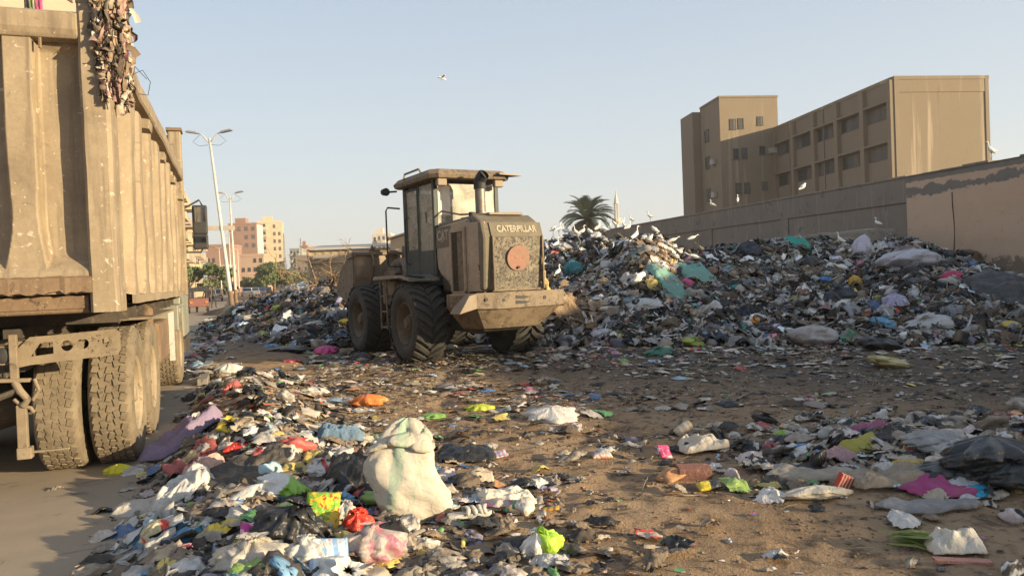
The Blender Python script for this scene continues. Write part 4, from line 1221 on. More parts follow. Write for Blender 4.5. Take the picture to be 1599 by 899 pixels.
def loader():
    T = thing('wheel_loader', 'dusty brown wheel loader with raised bucket seen from its rear corner between the heaps', 'wheel loader', (-0.92, 15.0, 0.03), math.atan2(0.49, 0.87))
    L, LL = MT['loader'], MT['loaderlight']
    # wheels
    w = disc_wheel(T, (1.05, 0, 0.76), 0.77, 0.60, 0.40, 1, 'lug', MT['ltyre'], MT['lrim'])
    for (x, y, rz) in ((-1.05, 0, math.pi), (1.05, 2.8, 0), (-1.05, 2.8, math.pi)):
        c = copy_tree(w, T); c.location = (x, y, 0.76); c.rotation_euler = (0.9 + y, 0, rz)
    # rear frame and belly
    g = MB(); g.prism([(-1.55, 0.62), (-1.25, 0.56), (1.1, 0.6), (1.3, 0.8), (1.3, 1.25), (-1.5, 1.25)], -0.42, 0.42, 'x'); g.build('rear_frame', MT['chassis'], T, bevel=0.02)
    # counterweight: front beam with cut corners, sloping sides, tapered belly
    g = MB()
    top = [(-1.02, -1.30), (-1.02, -1.48), (-0.72, -1.86), (-0.3, -1.93), (0.8, -1.93), (1.12, -1.80), (1.22, -1.5), (1.22, -1.30)]
    n = len(top)
    vs = [(x, y, 1.30) for x, y in top] + [(x, y, 1.06) for x, y in top] + [(x * 0.62, y * 0.9 + 0.05, 0.66) for x, y in top]
    fs = [tuple(range(n)), tuple(reversed(range(2 * n, 3 * n)))]
    for r in (0, 1):
        for i in range(n):
            j = (i + 1) % n; fs.append((r * n + i, r * n + j, (r + 1) * n + j, (r + 1) * n + i))
    g.add(vs, fs); cw = g.build('counterweight', L, T, bevel=0.02)
    g = MB(); g.add([(-0.72, -1.90, 1.31), (1.10, -1.86, 1.31), (1.10, -1.86, 1.04), (-0.72, -1.90, 1.04), (-0.3, -1.955, 1.31), (0.8, -1.955, 1.31), (0.8, -1.955, 1.03), (-0.3, -1.955, 1.02)],
                    [(0, 3, 7, 4), (4, 7, 6, 5), (5, 6, 2, 1)]); g.build('bumper_face', L, cw)
    for (x, z, r, y) in ((-0.22, 1.17, 0.028, -1.958), (0.62, 1.18, 0.034, -1.958), (-0.55, 1.19, 0.03, -1.94), (1.18, 1.17, 0.05, -1.72)):
        g = MB(); g.tube([(x, y - 0.004, z), (x, y + 0.02, z)], r, 16); g.build('bolt_hole', MT['black'], cw)
    for z in (1.21, 1.12):
        g = MB(); g.add([(0.02, -1.96, z - 0.03), (0.02, -1.96, z + 0.035), (0.34, -1.96, z - 0.0), (0.2, -1.96, z - 0.03)], [(0, 3, 2, 1)]); g.build('slot', MT['black'], cw)
    for x in (1.2,):
        g = MB(); g.lathe([(-0.035, 0.06), (-0.035, 0.12), (0.035, 0.12), (0.035, 0.06)], 20, Matrix.Translation((x, -1.62, 1.12)), closed=True); g.build('lifting_ring', LL, cw)
    g = MB(); g.prism([(-1.06, 0.96), (-0.68, 1.05), (-0.72, 1.30), (-0.86, 1.27)], -1.9, -1.5, 'y'); g.build('bent_corner_plate', MT['loaderlight'], cw, bevel=0.01)
    # hood: rear grille frame, sides, top
    hw = 0.60
    g = MB()
    g.prism([(-1.74, 1.36), (-1.80, 2.28), (-1.70, 2.55), (-1.42, 2.70), (0.0, 2.66), (0.0, 1.32), (-1.6, 1.32)], -0.50, 0.70, 'x'); g.build('engine_hood', MT['band'], T, bevel=0.05)
    g = MB(); g.add([(-0.31, -1.762, 1.36), (0.67, -1.762, 1.36), (0.67, -1.822, 2.28), (-0.31, -1.822, 2.28)], [(0, 1, 2, 3)])
    gr = g.build('radiator_grille', MT['grille'], T)
    g = MB()
    for x in (-0.34, 0.675): g.bb(x, x + 0.035, -1.85, -1.77, 1.34, 2.3)
    g.bb(-0.34, 0.71, -1.80, -1.755, 1.32, 1.36); g.build('grille_frame', L, T, bevel=0.008)
    g = MB(); g.add([(-0.34, -1.828, 2.285), (0.715, -1.828, 2.285), (0.715, -1.728, 2.545), (-0.34, -1.728, 2.545), (-0.34, -1.80, 2.27), (0.715, -1.80, 2.27), (0.715, -1.70, 2.53), (-0.34, -1.70, 2.53)],
                    [(0, 1, 2, 3), (0, 4, 5, 1), (1, 5, 6, 2), (2, 6, 7, 3), (3, 7, 4, 0)]); bd = g.build('name_band', MT['band'], T)
    me = text_mesh("CATERPILLAR", 0.175); o = link('lettering', me, MT['letter'], bd); o.data.materials.clear(); o.data.materials.append(MT['letter'])
    o.matrix_local = Matrix.Translation((0.19, -1.782, 2.42)) @ Matrix.Rotation(R_(90) - math.atan2(0.10, 0.26), 4, 'X') @ Matrix.Diagonal((0.76, 1.0, 1, 1))
    g = MB(); g.tube([(0.18, -1.835, 1.90), (0.18, -1.80, 1.905)], 0.225, 40); dk = g.build('red_disc', MT['disc'], T)
    for (x, z, r) in ((0.18, 1.735, 0.026), (0.105, 1.93, 0.007), (0.105, 1.96, 0.007), (0.105, 1.90, 0.007), (0.26, 1.93, 0.007), (0.26, 1.96, 0.007), (0.26, 1.90, 0.007), (0.18, 1.97, 0.007)):
        g = MB(); g.tube([(x, -1.84, z), (x, -1.82, z)], r, 10); g.build('hole', MT['black'], dk)
    # left side door of the hood (pale, with tall recess), standing a little proud, rounded upper rear corner
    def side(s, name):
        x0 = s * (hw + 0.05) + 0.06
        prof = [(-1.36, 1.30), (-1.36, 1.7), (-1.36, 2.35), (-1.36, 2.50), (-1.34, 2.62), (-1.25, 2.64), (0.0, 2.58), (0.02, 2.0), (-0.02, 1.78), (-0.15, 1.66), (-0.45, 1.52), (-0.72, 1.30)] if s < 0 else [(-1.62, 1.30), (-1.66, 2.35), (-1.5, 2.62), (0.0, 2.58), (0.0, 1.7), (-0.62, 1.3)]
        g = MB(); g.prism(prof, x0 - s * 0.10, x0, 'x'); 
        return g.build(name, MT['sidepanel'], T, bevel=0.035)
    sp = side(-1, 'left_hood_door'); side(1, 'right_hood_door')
    x = -(hw + 0.05) + 0.06
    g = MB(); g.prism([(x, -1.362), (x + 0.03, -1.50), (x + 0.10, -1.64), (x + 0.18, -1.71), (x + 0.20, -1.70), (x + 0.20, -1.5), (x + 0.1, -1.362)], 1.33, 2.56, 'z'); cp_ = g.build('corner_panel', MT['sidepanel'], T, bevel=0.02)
    g = MB(); g.box((x + 0.115, -1.655, 1.75), (0.10, 0.005, 0.10), (0, 0, -0.72)); g.build('small_label', MT['chassis'], cp_)
    # recess: dark back, pale reveals drawn as real inset box frame
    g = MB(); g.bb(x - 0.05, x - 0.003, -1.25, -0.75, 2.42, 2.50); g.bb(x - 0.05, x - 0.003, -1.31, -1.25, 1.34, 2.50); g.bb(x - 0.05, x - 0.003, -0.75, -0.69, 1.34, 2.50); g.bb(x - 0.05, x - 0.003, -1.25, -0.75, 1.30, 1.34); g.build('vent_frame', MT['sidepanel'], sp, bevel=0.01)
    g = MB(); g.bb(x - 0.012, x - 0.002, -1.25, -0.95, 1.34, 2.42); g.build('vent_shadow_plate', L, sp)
    g = MB()
    for k in range(22): g.box((x - 0.02, -0.85, 1.38 + k * 0.047), (0.02, 0.19, 0.012), (0, -0.5, 0))
    g.bb(x - 0.008, x - 0.001, -0.95, -0.75, 1.34, 2.42)
    g.build('vent_louvre', MT['chassis'], sp)
    g = MB(); g.bb(x - 0.012, x - 0.001, -0.66, -0.02, 2.18, 2.57); fl = g.build('emblem_panel', MT['band'], sp)
    me = text_mesh("CAT", 0.26); o = link('lettering', me, None, fl); o.data.materials.append(MT['letter'])
    o.matrix_local = Matrix.Translation((x - 0.016, -0.33, 2.40)) @ Matrix.Rotation(R_(-90), 4, 'Z') @ Matrix.Rotation(R_(90), 4, 'X')
    g = MB(); g.prism([(0, 0), (0.16, 0), (0.08, 0.13)], 0, 0.004, 'x'); o = g.build('emblem', MT['loaderlight'], fl); o.location = (x - 0.019, -0.41, 2.27)
    # dark gap with hanging rubber between hood door and grille
    g = MB(); g.prism([(-1.72, 1.34), (-1.76, 1.9), (-1.75, 2.42), (-1.62, 2.56), (-1.5, 2.5), (-1.5, 1.34)], -0.44, -0.33, 'x'); g.build('rubber_seal', MT['black'], T)
    # top plate, cap and exhaust
    g = MB(); g.bb(-0.2, 0.5, -1.5, -0.3, 2.70, 2.745); g.build('hood_top_plate', LL, T, bevel=0.01)
    g = MB(); g.tube([(-0.25, -0.9, 2.66), (-0.25, -0.9, 2.8)], 0.06, 12); g.build('filler_cap', MT['black'], T)
    g = MB(); g.tube([(0.12, -0.55, 2.6), (0.12, -0.55, 3.32)], 0.10, 20); g.tube([(0.12, -0.55, 2.66), (0.12, -0.55, 2.82)], 0.15, 20); st = g.build('exhaust_stack', MT['steel'], T, smooth=False); smooth_angle(st)
    g = MB(); g.tube([(0.12, -0.55, 3.28), (0.12, -0.55, 3.42), (0.135, -0.60, 3.49), (0.15, -0.68, 3.55)], [0.12, 0.12, 0.115, 0.11], 20, cap=False); g.tube([(0.15, -0.67, 3.54), (0.152, -0.672, 3.542)], 0.10, 16); ct = g.build('stack_outlet', MT['black'], st); smooth_angle(ct)
    g = MB(); g.tube([(-0.5, 0.4, 3.0), (-0.45, 0.0, 2.9), (-0.35, -0.6, 2.78), (-0.3, -0.9, 2.76), (-0.1, -1.0, 2.74)], 0.018, 6); g.tube([(-0.5, 0.4, 3.0), (-0.62, 0.42, 2.9), (-0.6, 0.42, 2.7), (-0.5, 0.38, 2.66)], 0.014, 6); g.build('hose', MT['rustbody'], T)
    # ---- cab
    n0 = set(T.children)
    C = MT['cabframe']; cx = 0.72; y0, y1, z0, z1 = 0.42, 2.02, 1.62, 3.52
    def post(x, y, w=0.09, z0_=z0, z1_=z1, m_=C, lx=0, ly=0):
        g = MB(); g.box((x, y, (z0_ + z1_) / 2), (w, w, z1_ - z0_)); g.build('cab_post', m_, T, bevel=0.012)
    for sx in (-1, 1):
        post(sx * (cx - 0.045), y0 + 0.045, 0.09, m_=C if sx < 0 else MT['cabframe']); post(sx * (cx - 0.05), y1 - 0.05, 0.11)
        post(sx * (cx - 0.035), y0 + 0.78, 0.06)
    g = MB(); g.bb(-cx, cx, y0, y1, 1.45, 1.62); g.build('cab_floor', C, T, bevel=0.02)
    g = MB(); g.bb(-cx, cx, y0 + 0.001, y0 + 0.06, 1.62, 2.35); g.build('cab_rear_panel', L, T)
    for sx in (-1, 1):
        dr = MB(); xx = sx * (cx - 0.02)
        dr.bb(xx - 0.015, xx + 0.015, y0 + 0.82, y1 - 0.11, 1.64, 2.2)
        for (a, b, c, d) in ((y0 + 0.82, y0 + 0.87, 2.2, 3.46), (y1 - 0.16, y1 - 0.11, 2.2, 3.46), (y0 + 0.87, y1 - 0.16, 3.41, 3.46)): dr.bb(xx - 0.02, xx + 0.02, a, b, c, d)
        d_ = dr.build('cab_door', C, T, bevel=0.006)
        g = MB(); g.bb(xx - 0.004, xx + 0.004, y0 + 0.87, y1 - 0.16, 2.2, 3.41); g.build('door_glass', MT['cabglass'], d_)
        g = MB(); g.tube([(xx + sx * 0.02, y1 - 0.25, 1.9), (xx + sx * 0.09, y1 - 0.25, 1.95), (xx + sx * 0.09, y1 - 0.25, 2.85), (xx + sx * 0.02, y1 - 0.25, 2.9)], 0.016, 8); g.build('door_handrail', MT['black'], d_)
        g = MB(); g.bb(xx - 0.004, xx + 0.004, y0 + 0.09, y0 + 0.75, 2.15, 3.46); g.build('side_glass', MT['cabglass'], T)
        g = MB(); g.bb(xx - 0.02, xx + 0.02, y0 + 0.09, y0 + 0.75, 1.62, 2.15); g.build('side_panel', C if sx < 0 else C, T)
    g = MB(); g.bb(-cx + 0.09, cx - 0.09, y0 + 0.02, y0 + 0.03, 2.35, 3.44); rg = g.build('rear_glass', MT['cabglassb'], T)
    g = MB(); g.bb(-cx + 0.10, -cx + 0.36, y0 + 0.008, y0 + 0.016, 2.83, 3.40); g.build('window_sticker', MT['paper'], rg)
    g = MB(); g.bb(-cx + 0.11, cx - 0.11, y1 - 0.04, y1 - 0.03, 1.75, 3.42); g.build('windscreen', MT['cabglass'], T)
    g = MB(); g.bb(-0.25, 0.25, 0.95, 1.4, 1.62, 2.1); g.bb(-0.25, 0.25, 0.82, 0.96, 2.05, 2.85); g.bb(-0.14, 0.14, 0.84, 0.93, 2.86, 3.05); g.build('seat', MT['black'], T, bevel=0.04)
    g = MB(); g.tube([(0, 1.85, 1.62), (0, 1.65, 2.3)], 0.05, 8); g.lathe([(-0.012, 0.19), (0, 0.2), (0.012, 0.19), (0, 0.18)], 20, Matrix.Translation((0, 1.64, 2.32)) @ Matrix.Rotation(R_(65), 4, 'Y'), closed=True); g.build('steering_wheel', MT['black'], T)
    # roof
    g = MB()
    oc = [(-0.86, 0.30), (-0.70, 0.16), (0.72, 0.16), (0.88, 0.30), (0.88, 2.1), (0.74, 2.24), (-0.74, 2.24), (-0.86, 2.1)]
    vs = [(x, y, 3.52) for x, y in oc] + [(x * 1.03, (y - 1.2) * 1.03 + 1.2, 3.60) for x, y in oc] + [(x * 0.93, (y - 1.2) * 0.93 + 1.2, 3.70) for x, y in oc]
    n = 8; fs = [tuple(reversed(range(n))), tuple(range(2 * n, 3 * n))]
    for r in (0, 1):
        for i in range(n): j = (i + 1) % n; fs.append((r * n + i, r * n + j, (r + 1) * n + j, (r + 1) * n + i))
    g.add(vs, fs); rf = g.build('cab_roof', L, T, bevel=0.01)
    g = MB(); g.add([(0.55, 0.02, 3.60), (1.08, 0.06, 3.585), (1.05, 0.5, 3.62), (0.6, 0.45, 3.66), (0.55, 0.02, 3.63), (1.08, 0.06, 3.61), (1.05, 0.5, 3.65), (0.6, 0.45, 3.69)], [(0, 1, 2, 3), (7, 6, 5, 4), (0, 4, 5, 1), (1, 5, 6, 2), (2, 6, 7, 3), (3, 7, 4, 0)]); g.build('roof_visor', LL, rf)
    g = MB(); g.tube([(-0.86, 1.6, 3.62), (-0.84, 1.55, 3.76), (-0.80, 0.9, 3.78), (-0.78, 0.8, 3.66)], 0.022, 8); g.build('roof_rail', LL, rf)
    for x in (-0.62, 0.62):
        g = MB(); g.box((x, 0.24, 3.44), (0.2, 0.12, 0.14)); g.build('rear_work_light', MT['loaderlight'], rf, bevel=0.02)
    g = MB(); g.tube([(-0.86, 2.0, 3.46), (-1.04, 2.16, 3.46)], 0.02, 6); g.tube([(-1.05, 2.12, 3.46), (-1.06, 2.26, 3.47)], [0.085, 0.07], 14); g.build('front_work_light', MT['black'], rf)
    g = MB(); g.tube([(-0.80, 2.02, 3.10), (-1.06, 2.05, 3.12), (-1.10, 2.05, 3.05), (-1.10, 2.05, 1.95), (-1.06, 2.05, 1.88), (-0.8, 2.02, 1.88)], 0.018, 8); g.build('grab_rail', MT['black'], T)
    for ch in T.children:
        if ch not in n0: ch.location = ch.location + Vector((0.10, -0.42, 0))
    # fenders / platforms / steps
    for s in (-1, 1):
        g = MB(); g.prism([(-0.35, 1.60), (0.1, 1.68), (1.6, 1.68), (1.66, 1.63), (1.66, 1.60), (0.1, 1.62), (-0.35, 1.55)], s * 0.70, s * 1.34, 'x'); g.build('rear_fender', MT['steel'] if s < 0 else L, T, bevel=0.008)
        g = MB()
        for k in range(3): g.bb(s * 1.12 - 0.12, s * 1.12 + 0.12, 1.12, 1.5, 0.62 + k * 0.32, 0.65 + k * 0.32)
        for yy in (1.12, 1.48): g.tube([(s * 1.0, yy, 0.6), (s * 1.0, yy, 1.62)], 0.022, 6); g.tube([(s * 1.24, yy, 0.6), (s * 1.24, yy, 1.62)], 0.022, 6)
        g.build('ladder', L, T)
        g = MB(); g.bb(s * 0.9 - 0.25, s * 0.9 + 0.2, 0.92, 1.62, 1.1, 1.58); g.build('tool_box', L, T, bevel=0.03)
    g = MB(); g.box((-1.3, 0.02, 1.64), (0.06, 0.06, 0.06)); g.tube([(-1.0, -0.3, 1.62), (-1.32, -0.3, 1.66), (-1.38, -0.3, 1.66)], 0.022, 8); g.build('reflector_stalk', MT['black'], T)
    # articulation, front frame
    g = MB(); g.tube([(0, 1.40, 0.6), (0, 1.40, 1.5)], 0.16, 14); g.build('articulation_joint', MT['chassis'], T)
    g = MB(); g.prism([(1.5, 0.62), (3.4, 0.55), (3.7, 0.8), (3.5, 1.5), (3.2, 2.0), (2.6, 2.1), (2.2, 1.8), (1.5, 1.4)], -0.40, 0.40, 'x'); g.build('front_frame', L, T, bevel=0.03)
    g = MB(); g.tube([(-0.9, 2.8, 0.76), (0.9, 2.8, 0.76)], 0.14, 12); g.tube([(-0.9, 0, 0.76), (0.9, 0, 0.76)], 0.14, 12); g.build('axle', MT['chassis'], T)
    # lift arms, tilt linkage
    for s in (-1, 1):
        g = MB(); g.prism([(2.35, 1.75), (2.5, 2.0), (3.2, 1.75), (3.75, 1.30), (3.95, 1.20), (3.95, 1.0), (3.6, 1.02), (3.1, 1.4), (2.6, 1.62)], s * 0.5 - 0.07, s * 0.5 + 0.07, 'x'); g.build('lift_arm', L, T, bevel=0.01)
        g = MB(); g.tube([(s * 0.5, 2.1, 0.95), (s * 0.5, 2.9, 1.25)], 0.075, 12); g.tube([(s * 0.5, 2.9, 1.25), (s * 0.5, 3.5, 1.5)], 0.045, 10); g.build('lift_cylinder', MT['steel'], T)
    g = MB(); g.prism([(2.9, 2.35), (3.15, 2.4), (3.45, 1.3), (3.25, 1.22)], -0.08, 0.08, 'x'); g.build('tilt_lever', L, T, bevel=0.01)
    g = MB(); g.tube([(0, 2.4, 1.95), (0, 2.9, 2.15)], 0.08, 12); g.tube([(0, 2.9, 2.15), (0, 3.0, 2.32)], 0.045, 10); g.tube([(0, 3.35, 1.3), (0, 3.8, 1.75)], 0.05, 10); g.build('tilt_cylinder', MT['steel'], T)
    # bucket: curved shell open to the front/up, cheeks, gussets, cutting edge
    X = Matrix.Translation((0.18, 3.65, 1.05)) @ Matrix.Rotation(R_(16), 4, 'X')
    th = 0.03; prof = []
    # side profile (y fwd, z up): back upper lip -> back -> curve -> floor -> edge
    pr = [(0.10, 1.22), (0.0, 0.95), (-0.06, 0.7), (-0.07, 0.45), (-0.02, 0.22), (0.10, 0.06), (0.28, 0.0), (0.6, -0.02), (1.0, -0.03), (1.25, -0.03)]
    hwid = 1.36
    g = MB(); nn = 13
    P = []
    for (y, z) in pr: P += [tuple(X @ Vector((x, y, z))) for x in (-hwid, -hwid * .5, 0, hwid * .5, hwid)]
    g.grid(P, len(pr), 5); bk = g.build('bucket', LL, T); sm = bk.modifiers.new('s', 'SOLIDIFY'); sm.thickness = 0.035; sm.offset = 1  # paler paint stands in for sunlight on the bucket shell
    for s in (-1, 1):
        g = MB(); g.prism([p for p in pr[:9]] + [(1.22, 0.06), (0.95, 0.55), (0.45, 1.02)], s * hwid - 0.02, s * hwid + 0.02, 'x', X); g.build('bucket_cheek', L, bk)
        g = MB(); g.prism([(0.04, 1.26), (0.5, 1.06), (0.42, 0.99), (0.03, 1.15)], s * hwid - 0.05, s * hwid + 0.05, 'x', X); g.build('cheek_edge', LL, bk)
    g = MB(); g.bb(-hwid, hwid, -0.02, 0.12, 1.20, 1.26)
    g2 = MB(); [g2.add([X @ Vector(p) for p in g.v], g.f)]; g2.build('upper_lip', LL, bk)
    for xg in (-0.95, -0.3, 0.3, 0.95):
        g = MB(); g.prism([(0.06, 1.24), (-0.10, 1.18), (-0.20, 1.0), (-0.14, 0.5), (-0.08, 0.45), (-0.06, 0.7), (0.0, 0.95)], xg - 0.02, xg + 0.02, 'x', X); g.build('gusset', L, bk)
    g = MB(); g.prism([(1.2, -0.06), (1.42, -0.05), (1.42, -0.03), (1.2, 0.02)], -hwid, hwid, 'x', X); g.build('cutting_edge', MT['steel'], bk)
    # a jagged spill guard on the upper lip
    g = MB(); g.prism([(-1.0, 0), (-0.93, 0.15), (-0.86, 0.02), (-0.3, -0.0), (-0.3, -0.05), (-1.0, -0.05)], -0.01, 0.01, 'y', X @ Matrix.Translation((0, 0.05, 1.28))); g.build('bent_guard', L, bk)
    # rag trailing from the right rear corner
    g = MB(); P = []
    for i in range(24):
        z = 1.95 - 0.72 * i / 23; w = 0.02 + 0.05 * (i / 23) ** 2
        for j in range(4):
            P.append((0.66 + j * w * 0.6 + 0.1 * (i / 23) ** 2, -1.82 + 0.03 * math.sin(i * 1.1 + j * 2), z))
    g.grid(P, 24, 4); o = g.build('yellow_rag', plain('yellow_rag', (0.45, 0.33, 0.12), 0.9), T, smooth=True); sm = o.modifiers.new('s', 'SOLIDIFY'); sm.thickness = 0.01
    return T
LOADER = loader()

# ================================================================== RUBBISH
def heap_mat():
    m, nt, b = new_mat("compacted_rubbish"); v = objco(nt)
    vo = nt.nodes.new("ShaderNodeTexVoronoi"); vo.inputs['Scale'].default_value = 6; nt.links.new(v, vo.inputs['Vector'])
    n = noise(nt, 3, 6, 0.7, 0.5, v); n2 = noise(nt, 14, 6, 0.7, 0.5, v)
    col = mixc(nt, ramp(nt, n, [(0.35, 0), (0.7, 1)]), (0.03, 0.027, 0.024), (0.12, 0.09, 0.065))
    col = mixc(nt, ramp(nt, n2, [(0.5, 0), (0.62, 0.5)]), col, mixc(nt, 0.7, vo.outputs['Color'], (0.2, 0.18, 0.16)))
    nt.links.new(col, b.inputs['Base Color']); b.inputs['Roughness'].default_value = 0.85
    bump(nt, b, n2, 1.0, 0.06)
    return m
MT['heap'] = heap_mat()
def crease(nt, v, scale, detail=4):
    n = nt.nodes.new("ShaderNodeTexNoise"); n.noise_type = 'RIDGED_MULTIFRACTAL'
    n.inputs['Scale'].default_value = scale; n.inputs['Detail'].default_value = detail; n.inputs['Roughness'].default_value = 0.55
    n.inputs['Distortion'].default_value = 0.6
    nt.links.new(v, n.inputs['Vector']); return n.outputs[0]
def litter_mat(name, bscale=14, bstr=0.6, bdist=0.02, dust=0.35, spec=0.22):
    m, nt, b = new_mat(name); v = objco(nt)
    a = nt.nodes.new("ShaderNodeAttribute"); a.attribute_name = 'Col'
    n1 = noise(nt, 4, 5, 0.65, 0.3, v); n2 = noise(nt, bscale, 6, 0.65, 1.2, v)
    col = mixc(nt, ramp(nt, n1, [(0.45, 0), (0.75, dust)]), a.outputs['Color'], (0.19, 0.145, 0.1))
    nt.links.new(col, b.inputs['Base Color'])
    nt.links.new(a.outputs['Alpha'], b.inputs['Roughness']); b.inputs['Specular IOR Level'].default_value = spec
    bump(nt, b, mth(nt, 'ADD', n2, mth(nt, 'MULTIPLY', crease(nt, v, bscale * 0.4), 0.5)), bstr, bdist)
    return m
MT['litter'] = litter_mat("crumpled_litter", dust=0.2)
MT['litternear'] = litter_mat("crumpled_litter_near", 26, 0.8, 0.012, 0.4, 0.4)
MT['clod'] = worn("earth_clods", (0.2, 0.135, 0.082), (0.13, 0.088, 0.054), None, 3, 0.95)
MT['straw'] = worn("dry_straw", (0.34, 0.25, 0.14), (0.2, 0.14, 0.08), None, 3, 0.9)

def nq(nu, nv, wrap=False):
    i = np.arange(nu * nv).reshape(nu, nv)
    if wrap: i = np.concatenate([i, i[:, :1]], 1)
    return np.stack([i[:-1, :-1], i[:-1, 1:], i[1:, 1:], i[1:, :-1]], -1).reshape(-1, 4)

def proto_sheet(n, seed, flat=1.0):
    r = np.random.default_rng(seed)
    u, w = np.meshgrid(np.linspace(-.5, .5, n), np.linspace(-.5, .5, n), indexing='ij')
    asp = r.uniform(0.45, 1.0)
    m_ = np.maximum(np.abs(u), np.abs(w)); l_ = np.sqrt(u * u + w * w) + 1e-6
    q = m_ / l_ * 0.75 + 0.25                     # square -> nearly round outline
    x = u * q; y = w * q
    x = x * (1 + 0.7 * fbm(y * 2.4 + seed, x * 2.4, seed, 2)) + 0.10 * fbm(u * 3, w * 3, seed + 1, 2); y = (y * (1 + 0.7 * fbm(x * 2.4, y * 2.4 + seed, seed + 9, 2)) + 0.10 * fbm(u * 3, w * 3, seed + 2, 2)) * asp
    a1 = r.uniform(0, 6)
    ridge = np.abs(np.sin((u * math.cos(a1) + w * math.sin(a1)) * r.uniform(4, 8) + 2.5 * fbm(u * 2, w * 2, seed + 3, 2)))
    ridge2 = np.abs(fbm(u * 4 + 3, w * 4, seed + 5, 3))
    jag = (m_ > 0.42) * r.normal(size=u.shape) * 0.05; x = x * (1 + jag * 2.2); y = y * (1 - jag * 2.2)
    dome = np.clip(1 - (2 * m_) ** 2, 0, 1)
    z = flat * (0.10 * ridge + 0.30 * ridge2) * (0.35 + 0.65 * dome) + flat * r.uniform(0.0, 0.22) * dome + flat * 0.035 * r.normal(size=u.shape) * (7 / n) ** 0.5
    if r.random() < 0.4:                       # folded over
        k = u > r.uniform(0.0, 0.2)
        x = np.where(k, 0.2 - (x - 0.2) * 0.9, x); z = np.where(k, z + 0.05 * flat, z)
    return np.stack([x, y, z], -1).reshape(-1, 3), nq(n, n), np.stack([u, w], -1).reshape(-1, 2)

def proto_lump(n, seed):
    r = np.random.default_rng(seed)
    th, ph = np.meshgrid(np.linspace(0.02, math.pi - 0.02, n), np.linspace(0, 2 * math.pi, int(n * 1.6), endpoint=False), indexing='ij')
    d = np.stack([np.sin(th) * np.cos(ph), np.sin(th) * np.sin(ph), np.cos(th)], -1)
    rid = 1 - 2.2 * np.abs(fbm(d[..., 0] * 2.3 + seed, d[..., 1] * 2.3 + d[..., 2] * 1.9, seed, 3))
    k = 0.85 + 0.28 * rid + 0.6 * vnoise(d[..., 0] * 1.3 + seed * 3, d[..., 1] * 1.3 + d[..., 2], seed + 4) + 0.06 * np.sin(ph * r.integers(3, 7) + 5 * d[..., 2])
    d = d * k[..., None] * np.array([0.5, r.uniform(0.28, 0.48), r.uniform(0.16, 0.3)])
    return d.reshape(-1, 3), nq(n, int(n * 1.6), True)[:, ::1], np.stack([th / math.pi - .5, ph / 6.28 - .5], -1).reshape(-1, 2)

def proto_rag(n, seed):
    r = np.random.default_rng(seed)
    t = np.linspace(-0.5, 0.5, n)
    cx = t + 0.06 * r.normal(size=n); cy = 0.25 * fbm(t * 3, t * 0 + seed, seed, 2); cz = 0.3 * np.abs(fbm(t * 3.5, t * 0 + seed, seed + 4, 2))
    w = 0.07 + 0.05 * r.random(n)
    V = []
    for j, s in enumerate((-1, 0, 1)):
        V.append(np.stack([cx, cy + s * w, cz + (0.05 if s == 0 else 0)], -1))
    V = np.stack(V, 1)
    return V.reshape(-1, 3), nq(n, 3), np.stack([np.repeat(t, 3), np.tile([-.4, 0, .4], n)], -1)

def proto_card(seed):
    r = np.random.default_rng(seed); n = 3
    u, w = np.meshgrid(np.linspace(-.5, .5, n), np.linspace(-.5, .5, n), indexing='ij')
    z = 0.12 * (u > 0.2) * r.uniform(-1, 1) + 0.05 * r.normal(size=u.shape)
    return np.stack([u, w * r.uniform(0.4, 0.9), z], -1).reshape(-1, 3), nq(n, n), np.stack([u, w], -1).reshape(-1, 2)

def proto_bottle(seed):
    prof = [(-.5, .02), (-.5, .13), (-.1, .15), (0.15, .14), (0.32, .05), (0.42, .045), (.43, .01)]
    a = np.linspace(0, 2 * math.pi, 8, endpoint=False)
    V = np.array([[(x, r * math.cos(t), r * math.sin(t)) for t in a] for x, r in prof])
    return V.reshape(-1, 3), nq(7, 8, True), np.stack([V[..., 0], V[..., 1]], -1).reshape(-1, 2)

PAL_SHADE = [((.62, .60, .56), .4, 15), ((.42, .40, .37), .45, 8), ((.22, .21, .2), .5, 5), ((.014, .014, .015), .4, 24), ((.035, .033, .03), .6, 20), ((.02, .03, .06), .8, 4),
             ((.2, .14, .085), .9, 9), ((.10, .07, .045), .9, 7), ((.40, .33, .24), .8, 7), ((.33, .27, .22), .85, 4), ((.07, .18, .38), .4, 1.6), ((.28, .42, .52), .4, 2.2), ((.5, .14, .22), .5, 1.1),
             ((.42, .05, .04), .4, 1.3), ((.6, .44, .06), .4, 1.3), ((.08, .3, .16), .5, 1.5), ((.05, .28, .28), .6, 1.2), ((.38, .32, .45), .7, 1.8), ((.26, .27, .12), .7, 1.5), ((.6, .25, .08), .5, 1.0), ((.62, .5, .5), .5, 2)]
PAL_NEAR = [((.60, .55, .48), .4, 10), ((.48, .40, .31), .5, 12), ((.33, .26, .19), .6, 9), ((.016, .016, .016), .25, 14), ((.045, .04, .034), .6, 12), ((.24, .165, .10), .9, 12), ((.14, .095, .06), .9, 10), ((.46, .36, .24), .8, 9),
            ((.08, .2, .42), .35, 1.5), ((.3, .45, .55), .4, 1.8), ((.6, .16, .3), .35, 1.5), ((.6, .05, .03), .3, 2.0), ((.7, .5, .05), .35, 1.8), ((.12, .38, .1), .35, 1.6), ((.3, .5, .05), .35, 1.0),
            ((.35, .28, .4), .8, 1.2), ((.7, .28, .06), .4, 1.6), ((.65, .5, .45), .6, 4)]
PAL_BROWN = [((.36, .24, .13), .9, 10), ((.28, .18, .1), .9, 10), ((.46, .33, .2), .85, 9), ((.16, .1, .06), .9, 8), ((.5, .46, .42), .5, 5), ((.03, .03, .03), .4, 3), ((.42, .26, .2), .8, 4)]

